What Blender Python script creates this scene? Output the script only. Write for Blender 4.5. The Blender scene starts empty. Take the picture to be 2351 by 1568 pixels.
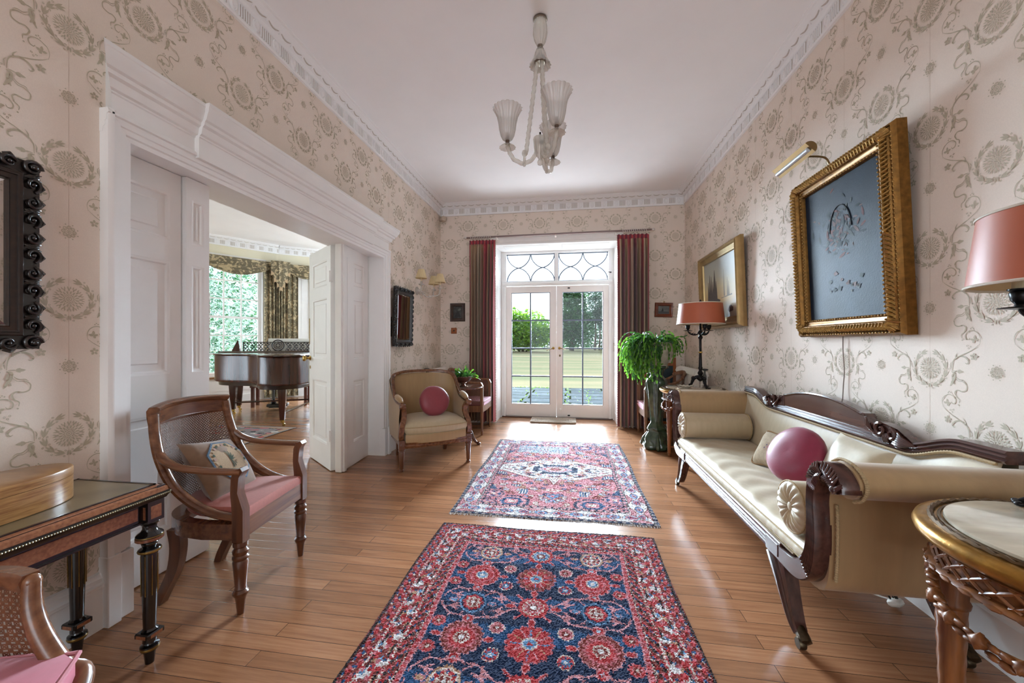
import bpy, bmesh, math, random
import numpy as np
from mathutils import Matrix, Vector
sin, cos, pi, R = math.sin, math.cos, math.pi, math.radians
sc = bpy.context.scene
COL = sc.collection
# ------------------------------------------------------------------ camera
H = 1.16
cd = bpy.data.cameras.new('camera'); cam = bpy.data.objects.new('camera', cd); COL.objects.link(cam)
cd.sensor_width = 36.0; cd.sensor_fit = 'HORIZONTAL'; cd.lens = 886.43 / 2351 * 36
cd.shift_y = 1.6 / 2351; cd.clip_start = 0.02; cd.clip_end = 400
cam.location = (0, 0, H); cam.rotation_euler = (pi / 2, 0, 0.1495)
sc.camera = cam
# ------------------------------------------------------------------ sky, sun, daylight, exposure
wd = bpy.data.worlds.new('sky'); sc.world = wd; wd.use_nodes = True
bg = wd.node_tree.nodes['Background']; bg.inputs[0].default_value = (0.74, 0.88, 1.0, 1); bg.inputs[1].default_value = 0.75
def lamp(name, kind, loc, rot, energy, color, **kw):
    l = bpy.data.lights.new(name, kind); l.energy = energy; l.color = color
    for k, v in kw.items(): setattr(l, k, v)
    o = bpy.data.objects.new(name, l); COL.objects.link(o); o.location = loc; o.rotation_euler = rot
    return o
lamp('sun', 'SUN', (3, 12, 8), (R(-76), 0, R(8)), 20.0, (.68, .85, 1), angle=R(52))
# bright overcast sky above the garden, over the head of the french doors
lamp('garden_skylight', 'AREA', (-.2, 8.8, 5.4), (R(-58), 0, 0), 50, (.72, .92, 1), shape='RECTANGLE', size=5, size_y=3)
# added lamp, out of view on the terrace, fills the ceiling like light off paving
lamp('terrace_ceiling_fill', 'AREA', (-.2, 6.95, -.10), (pi, 0, 0), 72, (.86, .93, 1), shape='RECTANGLE', size=4, size_y=1.6)
# added fill lamp behind the camera, at an opening made for it
lamp('rear_fill', 'AREA', (-.15, -4.62, 1.8), (R(90), 0, 0), 14, (.92, .96, 1), shape='RECTANGLE', size=3.0, size_y=2.5)
# sky above the bay windows of the music room
lamp('bay_skylight', 'AREA', (-7.75, 7.3, 4.7), (R(52), 0, R(-122)), 330, (.8, .92, 1), shape='RECTANGLE', size=2.6, size_y=2.2)
lamp('side_bay_skylight', 'AREA', (-6.3, 9.2, 4.7), (R(52), 0, R(-143)), 330, (.8, .92, 1), shape='RECTANGLE', size=2.6, size_y=2.2)
# sky at the tall window in the far side of the music room
lamp('west_window_daylight', 'AREA', (-7.9, 2.7, 1.7), (R(90), 0, R(-90)), 26, (.74, .88, 1), shape='RECTANGLE', size=2.5, size_y=2.2)
vs = sc.view_settings; vs.view_transform = 'Standard'; vs.look = 'None'; vs.gamma = 1; vs.use_curve_mapping = False; vs.exposure = 2.0
sc.cycles.max_bounces = 10; sc.cycles.diffuse_bounces = 5; sc.cycles.glossy_bounces = 4
sc.cycles.transmission_bounces = 8; sc.cycles.transparent_max_bounces = 24
sc.cycles.sample_clamp_indirect = 6; sc.cycles.caustics_reflective = False; sc.cycles.caustics_refractive = False
sc.cycles.use_denoising = True
# ------------------------------------------------------------------ materials
def srgb(r, g, b):
    f = lambda c: (c / 255 / 12.92) if c <= 10 else ((c / 255 + .055) / 1.055) ** 2.4
    return (f(r), f(g), f(b), 1)
MATS = {}
KEEP = ('white_paint', 'ceiling_plaster', 'cornice_plaster', 'cornice_recess', 'damask_paper', 'damask_motif', 'paper_seam', 'cream_wall', 'door_cream', 'paper_white', 'mirror_glass', 'radiator_white', 'white_plastic', 'murano_glass', 'fluted_glass', 'pole_white', 'pleated_cream_silk', 'onyx_marble')
OUT = ('maple', 'oak_', 'pine', 'hedge', 'silver_', 'weed')
tone = lambda n: 1.0 if n in KEEP else (.58 if n.startswith(OUT) else .74)
def mat(name, col, rough=.5, metal=0, var=0, vscale=30, bump=0, bscale=200, spec=.5, col2=None, stretch=(1, 1, 1), coat=0, trans=0, sheen=0, detail=4):
    if name in MATS: return MATS[name]
    m = bpy.data.materials.new(name); m.use_nodes = True; nt = m.node_tree; N = nt.nodes; L = nt.links
    b = N['Principled BSDF']; k_ = tone(name); c = tuple(x * k_ for x in srgb(*col)[:3]) + (1,)
    b.inputs['Base Color'].default_value = c; b.inputs['Roughness'].default_value = rough; b.inputs['Metallic'].default_value = metal
    b.inputs['Specular IOR Level'].default_value = spec; b.inputs['Coat Weight'].default_value = coat; b.inputs['Coat Roughness'].default_value = .12
    b.inputs['Transmission Weight'].default_value = trans; b.inputs['Sheen Weight'].default_value = sheen
    tc = N.new('ShaderNodeTexCoord'); mp = N.new('ShaderNodeMapping'); L.new(tc.outputs['Object'], mp.inputs[0]); mp.inputs['Scale'].default_value = stretch
    if var or col2:
        n = N.new('ShaderNodeTexNoise'); n.inputs['Scale'].default_value = vscale; n.inputs['Detail'].default_value = detail; L.new(mp.outputs[0], n.inputs[0])
        r = N.new('ShaderNodeValToRGB'); L.new(n.outputs[0], r.inputs[0]); e = r.color_ramp.elements
        e[0].position = .3; e[1].position = .7
        if col2: e[0].color = tuple(x * k_ for x in srgb(*col2)[:3]) + (1,); e[1].color = c
        else:
            e[0].color = tuple(x * (1 - var) for x in c[:3]) + (1,); e[1].color = tuple(min(1, x * (1 + var)) for x in c[:3]) + (1,)
        L.new(r.outputs[0], b.inputs['Base Color'])
    if bump:
        n2 = N.new('ShaderNodeTexNoise'); n2.inputs['Scale'].default_value = bscale; n2.inputs['Detail'].default_value = 3; L.new(mp.outputs[0], n2.inputs[0])
        bp = N.new('ShaderNodeBump'); bp.inputs['Strength'].default_value = bump; bp.inputs['Distance'].default_value = .002
        L.new(n2.outputs[0], bp.inputs['Height']); L.new(bp.outputs[0], b.inputs['Normal'])
    MATS[name] = m; return m
def wood(name, c1, c2, rough=.3, scale=1, axis='x', coat=.3):
    st = {'x': (.06, 1, 1), 'y': (1, .06, 1), 'z': (1, 1, .06)}[axis]
    return mat(name, c1, rough, col2=c2, vscale=45 * scale, stretch=st, bump=.08, bscale=90 * scale, coat=coat, detail=6)
def glassmat(name, tint=(1, 1, 1), fac=.07):
    m = bpy.data.materials.new(name); m.use_nodes = True; nt = m.node_tree; N = nt.nodes; L = nt.links; N.remove(N['Principled BSDF'])
    t = N.new('ShaderNodeBsdfTransparent'); t.inputs[0].default_value = (*tint, 1); g = N.new('ShaderNodeBsdfGlossy'); g.inputs['Roughness'].default_value = .03
    mx = N.new('ShaderNodeMixShader'); mx.inputs[0].default_value = fac
    L.new(t.outputs[0], mx.inputs[1]); L.new(g.outputs[0], mx.inputs[2]); L.new(mx.outputs[0], N['Material Output'].inputs[0])
    MATS[name] = m; return m
def leafmat(name, c, c2, tr=.35, rough=.4):
    m = mat(name, c, rough, col2=c2, vscale=25); nt = m.node_tree; N = nt.nodes; L = nt.links
    b = N['Principled BSDF']; t = N.new('ShaderNodeBsdfTranslucent'); t.inputs[0].default_value = tuple(x * tone(name) for x in srgb(*c)[:3]) + (1,)
    mx = N.new('ShaderNodeMixShader'); mx.inputs[0].default_value = tr
    L.new(b.outputs[0], mx.inputs[1]); L.new(t.outputs[0], mx.inputs[2]); L.new(mx.outputs[0], N['Material Output'].inputs[0]); return m
# ------------------------------------------------------------------ mesh helpers
def xf(loc=(0, 0, 0), rz=0, rx=0, ry=0, s=(1, 1, 1)):
    if not hasattr(s, '__len__'): s = (s, s, s)
    return Matrix.Translation(loc) @ Matrix.Rotation(rz, 4, 'Z') @ Matrix.Rotation(ry, 4, 'Y') @ Matrix.Rotation(rx, 4, 'X') @ Matrix.Diagonal((*s, 1))
def spl(pts, n=6, closed=False):
    P = [Vector(p) for p in pts]; out = []; k = len(P); rng = k if closed else k - 1
    for i in range(rng):
        a = P[(i - 1) % k] if closed or i > 0 else P[0] * 2 - P[1]; b = P[i]; c = P[(i + 1) % k]; d = P[(i + 2) % k] if closed or i + 2 < k else P[k - 1] * 2 - P[k - 2]
        for j in range(n):
            t = j / n; out.append(.5 * ((2 * b) + (c - a) * t + (2 * a - 5 * b + 4 * c - d) * t * t + (3 * b - a - 3 * c + d) * t ** 3))
    if not closed: out.append(P[-1].copy())
    return out
def circ(n, rx=1, ry=None, ph=0):
    ry = rx if ry is None else ry
    return [(rx * cos(2 * pi * i / n + ph), ry * sin(2 * pi * i / n + ph)) for i in range(n)]
class MB:
    def __init__(s): s.v = []; s.f = []; s.m = []
    def add(s, vs, fs, mi=0, M=None):
        o = len(s.v); s.v += [tuple(M @ Vector(p)) for p in vs] if M is not None else [tuple(p) for p in vs]
        s.f += [tuple(i + o for i in f) for f in fs]; s.m += [mi] * len(fs) if isinstance(mi, int) else list(mi); return s
    def box(s, x0, y0, z0, x1, y1, z1, mi=0, M=None, b=0):
        x0, x1 = min(x0, x1), max(x0, x1); y0, y1 = min(y0, y1), max(y0, y1); z0, z1 = min(z0, z1), max(z0, z1)
        if b <= 0:
            return s.add([(x, y, z) for z in (z0, z1) for y in (y0, y1) for x in (x0, x1)], [(0, 2, 3, 1), (4, 5, 7, 6), (0, 1, 5, 4), (2, 6, 7, 3), (0, 4, 6, 2), (1, 3, 7, 5)], mi, M)
        b = min(b, (x1 - x0) / 2.01, (y1 - y0) / 2.01, (z1 - z0) / 2.01)
        ring = lambda e: [(x0 + e, y0 + b), (x0 + b, y0 + e), (x1 - b, y0 + e), (x1 - e, y0 + b), (x1 - e, y1 - b), (x1 - b, y1 - e), (x0 + b, y1 - e), (x0 + e, y1 - b)]
        rs = [[(x, y, z0) for x, y in ring(b)], [(x, y, z0 + b) for x, y in ring(0)], [(x, y, z1 - b) for x, y in ring(0)], [(x, y, z1) for x, y in ring(b)]]
        return s.loft(rs, mi=mi, M=M)
    def loft(s, rings, closed=True, cap=True, mi=0, M=None, wrap=False):
        n = len(rings[0]); vs = [p for r in rings for p in r]; fs = []; k = len(rings)
        for i in range(k if wrap else k - 1):
            a = i * n; b = ((i + 1) % k) * n
            for j in range(n if closed else n - 1):
                j2 = (j + 1) % n; fs.append((a + j, a + j2, b + j2, b + j))
        if cap and not wrap: fs += [tuple(range(n - 1, -1, -1)), tuple(range((k - 1) * n, k * n))]
        return s.add(vs, fs, mi, M)
    def lathe(s, prof, n=24, mi=0, M=None, mod=None):
        rs = []
        for r, z in prof:
            rs.append([((r if mod is None else mod(r, z, 2 * pi * i / n)) * cos(2 * pi * i / n), (r if mod is None else mod(r, z, 2 * pi * i / n)) * sin(2 * pi * i / n), z) for i in range(n)])
        return s.loft(rs, mi=mi, M=M)
    def tube(s, pts, rad=.01, n=8, mi=0, M=None, closed=False, prof=None, up=None, cap=True, twist=0):
        P = [Vector(p) for p in pts]; k = len(P); rings = []; u = None
        for i in range(k):
            t = (P[(i + 1) % k] - P[i - 1]) if (closed or 0 < i < k - 1) else (P[1] - P[0] if i == 0 else P[-1] - P[-2])
            if t.length < 1e-9: t = Vector((0, 0, 1))
            t.normalize()
            if up is not None:
                w = t.cross(Vector(up)); w = w if w.length > 1e-4 else t.orthogonal(); w.normalize(); u = w.cross(t)
            else:
                if u is None: u = t.orthogonal().normalized()
                u = (u - t * u.dot(t)); u = u.normalized() if u.length > 1e-6 else t.orthogonal().normalized(); w = t.cross(u)
            r = rad[i] if hasattr(rad, '__len__') else rad; a0 = twist * i
            pr = prof or circ(n)
            rings.append([P[i] + (w * (x * cos(a0) - y * sin(a0)) + u * (x * sin(a0) + y * cos(a0))) * r for x, y in pr])
        return s.loft(rings, cap=cap and not closed, mi=mi, M=M, wrap=closed)
    def prism(s, pts, h0, h1, ax='z', mi=0, M=None, b=0):
        f = {'z': lambda a, c, h: (a, c, h), 'y': lambda a, c, h: (a, h, c), 'x': lambda a, c, h: (h, a, c)}[ax]
        return s.loft([[f(a, c, h0) for a, c in pts], [f(a, c, h1) for a, c in pts]], mi=mi, M=M)
    def sph(s, c, r, nu=12, nv=8, mi=0, M=None):
        r = r if hasattr(r, '__len__') else (r, r, r)
        rs = [[(c[0] + r[0] * sin(pi * (j + .02) / (nv + .04)) * cos(2 * pi * i / nu), c[1] + r[1] * sin(pi * (j + .02) / (nv + .04)) * sin(2 * pi * i / nu), c[2] - r[2] * cos(pi * j / nv)) for i in range(nu)] for j in range(nv + 1)]
        return s.loft(rs, mi=mi, M=M)
    def grid(s, fn, nu, nv, mi=0, M=None, mf=None):
        vs = [fn(i / nu, j / nv) for j in range(nv + 1) for i in range(nu + 1)]; w = nu + 1
        fs = [(j * w + i, j * w + i + 1, (j + 1) * w + i + 1, (j + 1) * w + i) for j in range(nv) for i in range(nu)]
        return s.add(vs, fs, mi if mf is None else [mf(i, j) for j in range(nv) for i in range(nu)], M)
    def build(s, name, mats, parent=None, ang=38, loc=None):
        me = bpy.data.meshes.new(name); me.from_pydata(s.v, [], s.f)
        for m in (mats if isinstance(mats, (list, tuple)) else [mats]): me.materials.append(m)
        if any(s.m): me.polygons.foreach_set('material_index', s.m)
        if ang:
            me.polygons.foreach_set('use_smooth', [True] * len(me.polygons)); me.set_sharp_from_angle(angle=R(ang))
        me.update(); me.validate()
        o = bpy.data.objects.new(name, me); COL.objects.link(o)
        if parent is not None: o.parent = parent
        if loc: o.location = loc
        return o
def fix(o):
    bm = bmesh.new(); bm.from_mesh(o.data); bmesh.ops.recalc_face_normals(bm, faces=bm.faces); bm.to_mesh(o.data); bm.free(); return o
def tag(o, label, cat=None, group=None, kind=None):
    if label: o['label'] = label
    if cat: o['category'] = cat
    if group: o['group'] = group
    if kind: o['kind'] = kind
    return o
def thing(name, label, cat, loc=(0, 0, 0), rz=0, group=None):
    o = bpy.data.objects.new(name, None); COL.objects.link(o); o.location = loc; o.rotation_euler = (0, 0, rz); o.empty_display_size = .1
    return tag(o, label, cat, group)
def dup(root, loc, rz, label=None, scale=None):
    def cp(o, par):
        c = o.copy(); COL.objects.link(c)
        if par is not None: c.parent = par
        for ch in list(o.children): cp(ch, c)
        return c
    kids = None; r = cp(root, None); r.location = loc; r.rotation_euler = (0, 0, rz)
    if label: r['label'] = label
    if scale: r.scale = scale
    return r
def struct(o, label): o['kind'] = 'structure'; o['label'] = label; return o
def cushion(w, h, t, n=14, pw=2.6, edge=.006, wob=0, seed=1):
    # soft square pad lying in xy, thickness t in z
    rnd = random.Random(seed); mb = MB(); ph = [rnd.uniform(0, 6) for _ in range(4)]
    def side(sg):
        def fn(u, v):
            a = 2 * u - 1; b = 2 * v - 1; k = (max(0, 1 - abs(a) ** pw) * max(0, 1 - abs(b) ** pw)) ** .45
            pin = 1 - .06 * (1 - abs(a) ** 2) * abs(b) - .0; pin2 = 1 - .06 * (1 - abs(b) ** 2) * abs(a)
            z = sg * (t / 2 * k + edge * 0) + wob * t * .12 * sin(5 * a + ph[0]) * sin(4 * b + ph[1]) * k
            return (a * w / 2 * pin2, b * h / 2 * pin, z)
        return fn
    mb.grid(side(1), n, n); mb.grid(lambda u, v: side(-1)(1 - u, v), n, n); return mb
def roundcush(r, t, n=28, wob=.0, seed=3):
    mb = MB(); rnd = random.Random(seed); ph = rnd.uniform(0, 6)
    prof = [(r * .03, -t / 2 * .93)] + [(r * sin(a), -t / 2 * abs(cos(a)) ** .75 * (1 if a < pi / 2 else -1)) for a in [i * pi / 12 for i in range(1, 12)]] + [(r * .03, t / 2 * .93)]
    mb.lathe(prof, n, mod=lambda rr, z, th: rr * (1 + wob * sin(3 * th + ph) + wob * .6 * sin(7 * th + z * 40))); return mb
# ------------------------------------------------------------------ palette
WHITE = mat('white_paint', (238, 236, 234), .38, var=.02, vscale=6, bump=.03, bscale=60)
PLASTER = mat('ceiling_plaster', (247, 247, 248), .8, var=.015, vscale=3)
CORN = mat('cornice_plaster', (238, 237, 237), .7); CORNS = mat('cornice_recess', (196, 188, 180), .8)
PAPER = mat('damask_paper', (230, 216, 203), .75, var=.03, vscale=260, bump=.05, bscale=500)
MOTIF = mat('damask_motif', (186, 176, 154), .7, var=.05, vscale=200)
SEAM = mat('paper_seam', (200, 178, 160), .8)
CREAMW = mat('cream_wall', (222, 214, 190), .8)
BRASS = mat('brass', (205, 170, 95), .25, 1, var=.1); IRON = mat('black_bronze', (30, 28, 30), .32, .6, var=.2, vscale=60, bump=.2, bscale=80)
GLASS = glassmat('window_glass', fac=.012)
WR, WL, YB, ZC = 1.5254, -1.8951, 5.4894, 3.18
# floor boards ------------------------------------------------------------
def floormat():
    m = bpy.data.materials.new('oak_strip_floor'); m.use_nodes = True; nt = m.node_tree; N = nt.nodes; L = nt.links; b = N['Principled BSDF']
    tc = N.new('ShaderNodeTexCoord'); br = N.new('ShaderNodeTexBrick'); L.new(tc.outputs['Object'], br.inputs[0])
    br.offset = .37; br.offset_frequency = 2; br.squash = 1
    for k, v in dict(Scale=1, **{'Mortar Size': .0011, 'Mortar Smooth': .1, 'Bias': 0, 'Brick Width': 1.15, 'Row Height': .0720}).items(): br.inputs[k].default_value = v
    br.inputs['Color1'].default_value = (0, 0, 0, 1); br.inputs['Color2'].default_value = (1, 1, 1, 1); br.inputs['Mortar'].default_value = (.5, .5, .5, 1)
    mp = N.new('ShaderNodeMapping'); L.new(tc.outputs['Object'], mp.inputs[0]); mp.inputs['Scale'].default_value = (1.2, 22, 1)
    off = N.new('ShaderNodeVectorMath'); off.operation = 'ADD'; sep = N.new('ShaderNodeVectorMath'); sep.operation = 'SCALE'; L.new(br.outputs[0], sep.inputs[0]); sep.inputs['Scale'].default_value = 7
    L.new(mp.outputs[0], off.inputs[0]); L.new(sep.outputs[0], off.inputs[1])
    n = N.new('ShaderNodeTexNoise'); n.inputs['Scale'].default_value = 3.2; n.inputs['Detail'].default_value = 7; n.inputs['Roughness'].default_value = .65; L.new(off.outputs[0], n.inputs[0])
    r = N.new('ShaderNodeValToRGB'); L.new(n.outputs[0], r.inputs[0]); e = r.color_ramp.elements
    e[0].position = .25; e[0].color = srgb(132, 88, 60); e[1].position = .72; e[1].color = srgb(168, 121, 88)
    pl = N.new('ShaderNodeValToRGB'); L.new(br.outputs[0], pl.inputs[0]); q = pl.color_ramp.elements; q[0].color = (.78, .74, .70, 1); q[1].color = (1.1, 1.08, 1.06, 1)
    mul = N.new('ShaderNodeMix'); mul.data_type = 'RGBA'; mul.blend_type = 'MULTIPLY'; mul.inputs[0].default_value = 1; L.new(r.outputs[0], mul.inputs[6]); L.new(pl.outputs[0], mul.inputs[7])
    jn = N.new('ShaderNodeMix'); jn.data_type = 'RGBA'; L.new(br.outputs['Fac'], jn.inputs[0]); L.new(mul.outputs[2], jn.inputs[6]); jn.inputs[7].default_value = srgb(58, 34, 22)
    L.new(jn.outputs[2], b.inputs['Base Color'])
    n3 = N.new('ShaderNodeTexNoise'); n3.inputs['Scale'].default_value = 5; n3.inputs['Detail'].default_value = 4; L.new(tc.outputs['Object'], n3.inputs[0])
    rr = N.new('ShaderNodeMapRange'); L.new(n3.outputs[0], rr.inputs[0]); rr.inputs[3].default_value = .15; rr.inputs[4].default_value = .29; L.new(rr.outputs[0], b.inputs['Roughness'])
    bp = N.new('ShaderNodeBump'); bp.inputs['Strength'].default_value = .25; bp.inputs['Distance'].default_value = .0015; bp.invert = True
    L.new(br.outputs['Fac'], bp.inputs['Height']); L.new(bp.outputs[0], b.inputs['Normal']); return m
mb = MB(); mb.box(-8.2, -4.7, -.12, 1.75, 5.93, 0); mb.box(-8.2, 5.93, -.12, -2.0, 9.0, 0)
struct(mb.build('floor', floormat(), ang=0), 'polished oak strip floor of boards running across the room')
mb = MB(); mb.box(-2.02, -4.7, ZC, 1.75, 5.75, ZC + .12)
struct(mb.build('ceiling', PLASTER, ang=0), 'plain white plaster ceiling')
# wallpaper motif -----------------------------------------------------------
TV = []; TF = []
def poly(pts): o = len(TV); TV.extend(pts); TF.append(tuple(range(o, o + len(pts))))
def strip(pts, w0, w1=None, n=4, taper=True):
    P = [Vector((x, y, 0)) for x, y in pts]; P = spl(P, n); k = len(P); o = len(TV); w1 = w0 if w1 is None else w1
    for i, p in enumerate(P):
        t = (P[min(i + 1, k - 1)] - P[max(i - 1, 0)]).normalized(); s = i / (k - 1); w = (w0 + (w1 - w0) * s) * (min(1, .35 + 2.5 * min(s, 1 - s)) if taper else 1) / 2
        TV.extend([(p.x - t.y * w, p.y + t.x * w), (p.x + t.y * w, p.y - t.x * w)])
    for i in range(k - 1): TF.append((o + 2 * i, o + 2 * i + 1, o + 2 * i + 3, o + 2 * i + 2))
def petal(cx, cy, a, r0, r1, w, k=.55):
    f = lambda r, s: (cx + r * cos(a) - s * sin(a), cy + r * sin(a) + s * cos(a)); d = r1 - r0
    poly([f(r0, 0), f(r0 + d * .25, -w * .38), f(r0 + d * k, -w / 2), f(r0 + d * .82, -w * .3), f(r1, 0), f(r0 + d * .82, w * .3), f(r0 + d * k, w / 2), f(r0 + d * .25, w * .38)])
def ringp(cx, cy, r0, r1, n=10):
    o = len(TV)
    for i in range(n):
        a = 2 * pi * i / n; TV.extend([(cx + r0 * cos(a), cy + r0 * sin(a)), (cx + r1 * cos(a), cy + r1 * sin(a))])
    for i in range(n): j = (i + 1) % n; TF.append((o + 2 * i, o + 2 * i + 1, o + 2 * j + 1, o + 2 * j))
def dot(cx, cy, r, n=7): poly([(cx + r * cos(2 * pi * i / n), cy + r * sin(2 * pi * i / n)) for i in range(n)])
ringp(0, 0, .0062, .0088, 14); dot(0, 0, .0028)
for i in range(16):
    a = 2 * pi * i / 16; petal(0, 0, a, .0100, .0205, .0034); petal(0, 0, a + pi / 16, .018, .0325, .005); petal(0, 0, a, .0285, .0425, .0058)
for i in range(32):
    a = 2 * pi * (i + .5) / 32; petal(0, 0, a, .0375, .049, .0038, .4)
for sg in (1, -1):
    for i in range(6):
        th = -pi / 2 + sg * (.15 + i * .475); nx = lambda r, t: (r * cos(t), r * sin(t))
        cx, cy = nx(.0725, th); d = th + sg * pi / 2
        petal(cx, cy, d + sg * .16, -.002, .036, .0078); petal(cx, cy, d - sg * .16, .0, .032, .0070); petal(cx, cy, d + sg * .50, .0, .031, .0070)
        for q in (.0625, .0835):
            x, y = nx(q, th + sg * .02); ringp(x, y, .0018, .0036, 8)
    # scroll, flower branch, bud and ribbon
    S = lambda pts: [(sg * x, y) for x, y in pts]
    strip(S([(.097, -.004), (.1, .03), (.113, .048), (.14, .062), (.168, .076), (.19, .091), (.203, .104)]), .0050, .002)
    strip(S([(.203, .1), (.207, .122), (.2, .142), (.181, .155), (.161, .152), (.15, .138), (.153, .124), (.163, .121), (.168, .128)]), .0024, .0048)
    strip(S([(.108, .042), (.128, .056), (.15, .052), (.163, .038), (.158, .027), (.15, .03)]), .0075, .004)
    strip(S([(.112, .042), (.113, .058), (.122, .07)]), .006, .0015); strip(S([(.092, .002), (.09, .02), (.096, .032)]), .004, .0015)
    for i in range(5): petal(sg * .183, .055, 2 * pi * i / 5 + .4, .002, .0155, .0095)
    for a, l in ((.3, .017), (1.5, .02), (2.8, .016), (4.2, .012)): petal(sg * .185, .118, a if sg > 0 else pi - a, .0, l, .0095)
    for x, y in ((.163, .087), (.171, .094), (.158, .097)): ringp(sg * x, y, .0018, .0036, 7)
    for x, y in ((.17, .164), (.176, .168), (.181, .163)): dot(sg * x, y, .0026)
    strip(S([(.1, -.004), (.112, -.004), (.12, -.005)]), .003); petal(sg * .118, -.0055, 0 if sg > 0 else pi, 0, .027, .011); petal(sg * .118, -.0055, .5 if sg > 0 else pi - .5, 0, .016, .006); petal(sg * .118, -.0055, -.5 if sg > 0 else pi + .5, 0, .016, .006)
    strip(S([(.096, -.008), (.108, -.014), (.107, -.034), (.098, -.05), (.09, -.066)]), .0085, .009); strip(S([(.112, -.012), (.1, -.02), (.1, -.04), (.108, -.058)]), .0035, .009)
    strip(S([(.108, -.028), (.122, -.043), (.14, -.044), (.155, -.056), (.154, -.076), (.138, -.083), (.12, -.08), (.11, -.09), (.115, -.106), (.127, -.116), (.126, -.13)]), .0032, .0055)
    strip(S([(.114, -.026), (.126, -.037), (.142, -.038), (.152, -.046)]), .0028); dot(sg * .124, -.138, .003)
    strip(S([(0.005, -.0815), (.003, -.064)]), .005)
# small rosette half a drop away
VH = .257
ringp(0, VH, .0055, .0075, 10); dot(0, VH, .003)
for i in range(8):
    a = 2 * pi * i / 8; ringp(.0165 * cos(a), VH + .0165 * sin(a), .0042, .0068, 9); dot(.0165 * cos(a), VH + .0165 * sin(a), .002, 5); dot(.0285 * cos(a + pi / 8), VH + .0285 * sin(a + pi / 8), .0026, 6)
TVA = np.array(TV); TE = [0.0] * len(TV)
for q_, f_ in enumerate(TF):
    for i_ in f_: TE[i_] = .0005 + .00016 * (q_ % 9)
def paper(mb, to3, u0, u1, v0, v1, uc, vc, holes=(), pp=.2625, V=.514):
    """damask repeats over u0..u1, v0..v1; roundel of column uc at height vc"""
    for k in range(int((u0 - uc) / pp) - 2, int((u1 - uc) / pp) + 3):
        for j in range(int((v0 - vc) / V) - 3, int((v1 - vc) / V) + 3):
            P = TVA + [uc + k * pp, vc + j * V + (VH if k % 2 else 0)]
            if P[:, 0].max() < u0 or P[:, 0].min() > u1 or P[:, 1].max() < v0 or P[:, 1].min() > v1: continue
            ok = (P[:, 0] > u0) & (P[:, 0] < u1) & (P[:, 1] > v0) & (P[:, 1] < v1)
            for a, b, c, d in holes: ok &= ~((P[:, 0] > a) & (P[:, 0] < b) & (P[:, 1] > c) & (P[:, 1] < d))
            o = len(mb.v); mb.v.extend([to3(x, y, e_) for (x, y), e_ in zip(P.tolist(), TE)])
            if ok.all(): fs = [tuple(i + o for i in f) for f in TF]
            else: fs = [tuple(i + o for i in f) for f in TF if all(ok[i] for i in f)]
            mb.f.extend(fs); mb.m.extend([2] * len(fs))
    k0 = int((u0 - uc) / (2 * pp)) - 1
    for k in range(k0, k0 + 40):
        u = uc + 2 * k * pp
        if u0 < u < u1 and not any(a < u < b for a, b, c, d in holes): mb.add([to3(u - .0006, v0, .0003), to3(u + .0006, v0, .0003), to3(u + .0006, v1, .0003), to3(u - .0006, v1, .0003)], [(0, 1, 2, 3)], 3)
WM = [WHITE, PAPER, MOTIF, SEAM, CREAMW]
def q4(mb, P, mi): mb.add(P, [(0, 1, 2, 3)], mi)
# right wall
mb = MB(); mb.box(WR + .001, -4.7, 0, WR + .2, YB + .2, ZC + .1)
q4(mb, [(WR, -4.5, 0), (WR, YB, 0), (WR, YB, ZC), (WR, -4.5, ZC)], 1)
paper(mb, lambda u, v, e=.0006: (WR - e, u, v), .1, YB - .002, .2, 3.06, 3.2159 - .2625, 1.0488)
struct(mb.build('wall_right', WM, ang=0), 'right wall in pinkish cream damask wallpaper')
# back wall with the garden doorway
DX0, DX1, DZ = -1.07, .65, 2.565
mb = MB()
for x0, x1, z0, z1 in ((WL - .255, DX0, 0, ZC), (DX1, WR, 0, ZC), (DX0, DX1, DZ + .1, ZC)):
    mb.box(x0, YB + .001, z0, x1, YB + .5, z1)
    xa = max(x0, WL); q4(mb, [(xa, YB, z0), (x1, YB, z0), (x1, YB, z1), (xa, YB, z1)], 1)
mb.box(DX0, YB + .001, DZ, DX1, YB + .5, DZ + .101)
paper(mb, lambda u, v, e=.0006: (u, YB - e, v), WL + .002, WR - .002, .2, 3.06, -1.743 + .2625, 2.855, holes=[(DX0, DX1, 0, DZ + .1)])
struct(mb.build('wall_back', WM, ang=0), 'end wall in pinkish cream damask wallpaper around the garden doors')
# left wall with the wide opening
OY0, OY1, OZ = 1.405, 3.705, 2.045
mb = MB()
for y0, y1, z0, z1 in ((-4.7, OY0, 0, ZC), (OY1, YB + .5, 0, ZC), (OY0, OY1, OZ, ZC)):
    mb.box(WL - .25, y0, z0, WL - .001, y1, z1 + .1, 4 if False else 0)
    yb = min(y1, YB); q4(mb, [(WL, yb, z0), (WL, y0, z0), (WL, y0, z1), (WL, yb, z1)], 1)
    q4(mb, [(WL - .251, y0, z0), (WL - .251, y1, z0), (WL - .251, y1, z1), (WL - .251, y0, z1)], 4)
paper(mb, lambda u, v, e=.0006: (WL + e, u, v), .35, YB - .002, .2, 3.06, 1.2071, 1.8388, holes=[(OY0 - .09, OY1 + .07, 0, 2.25)])
struct(mb.build('wall_left', WM, ang=0), 'left wall in pinkish cream damask wallpaper around the wide doorway')
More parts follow.
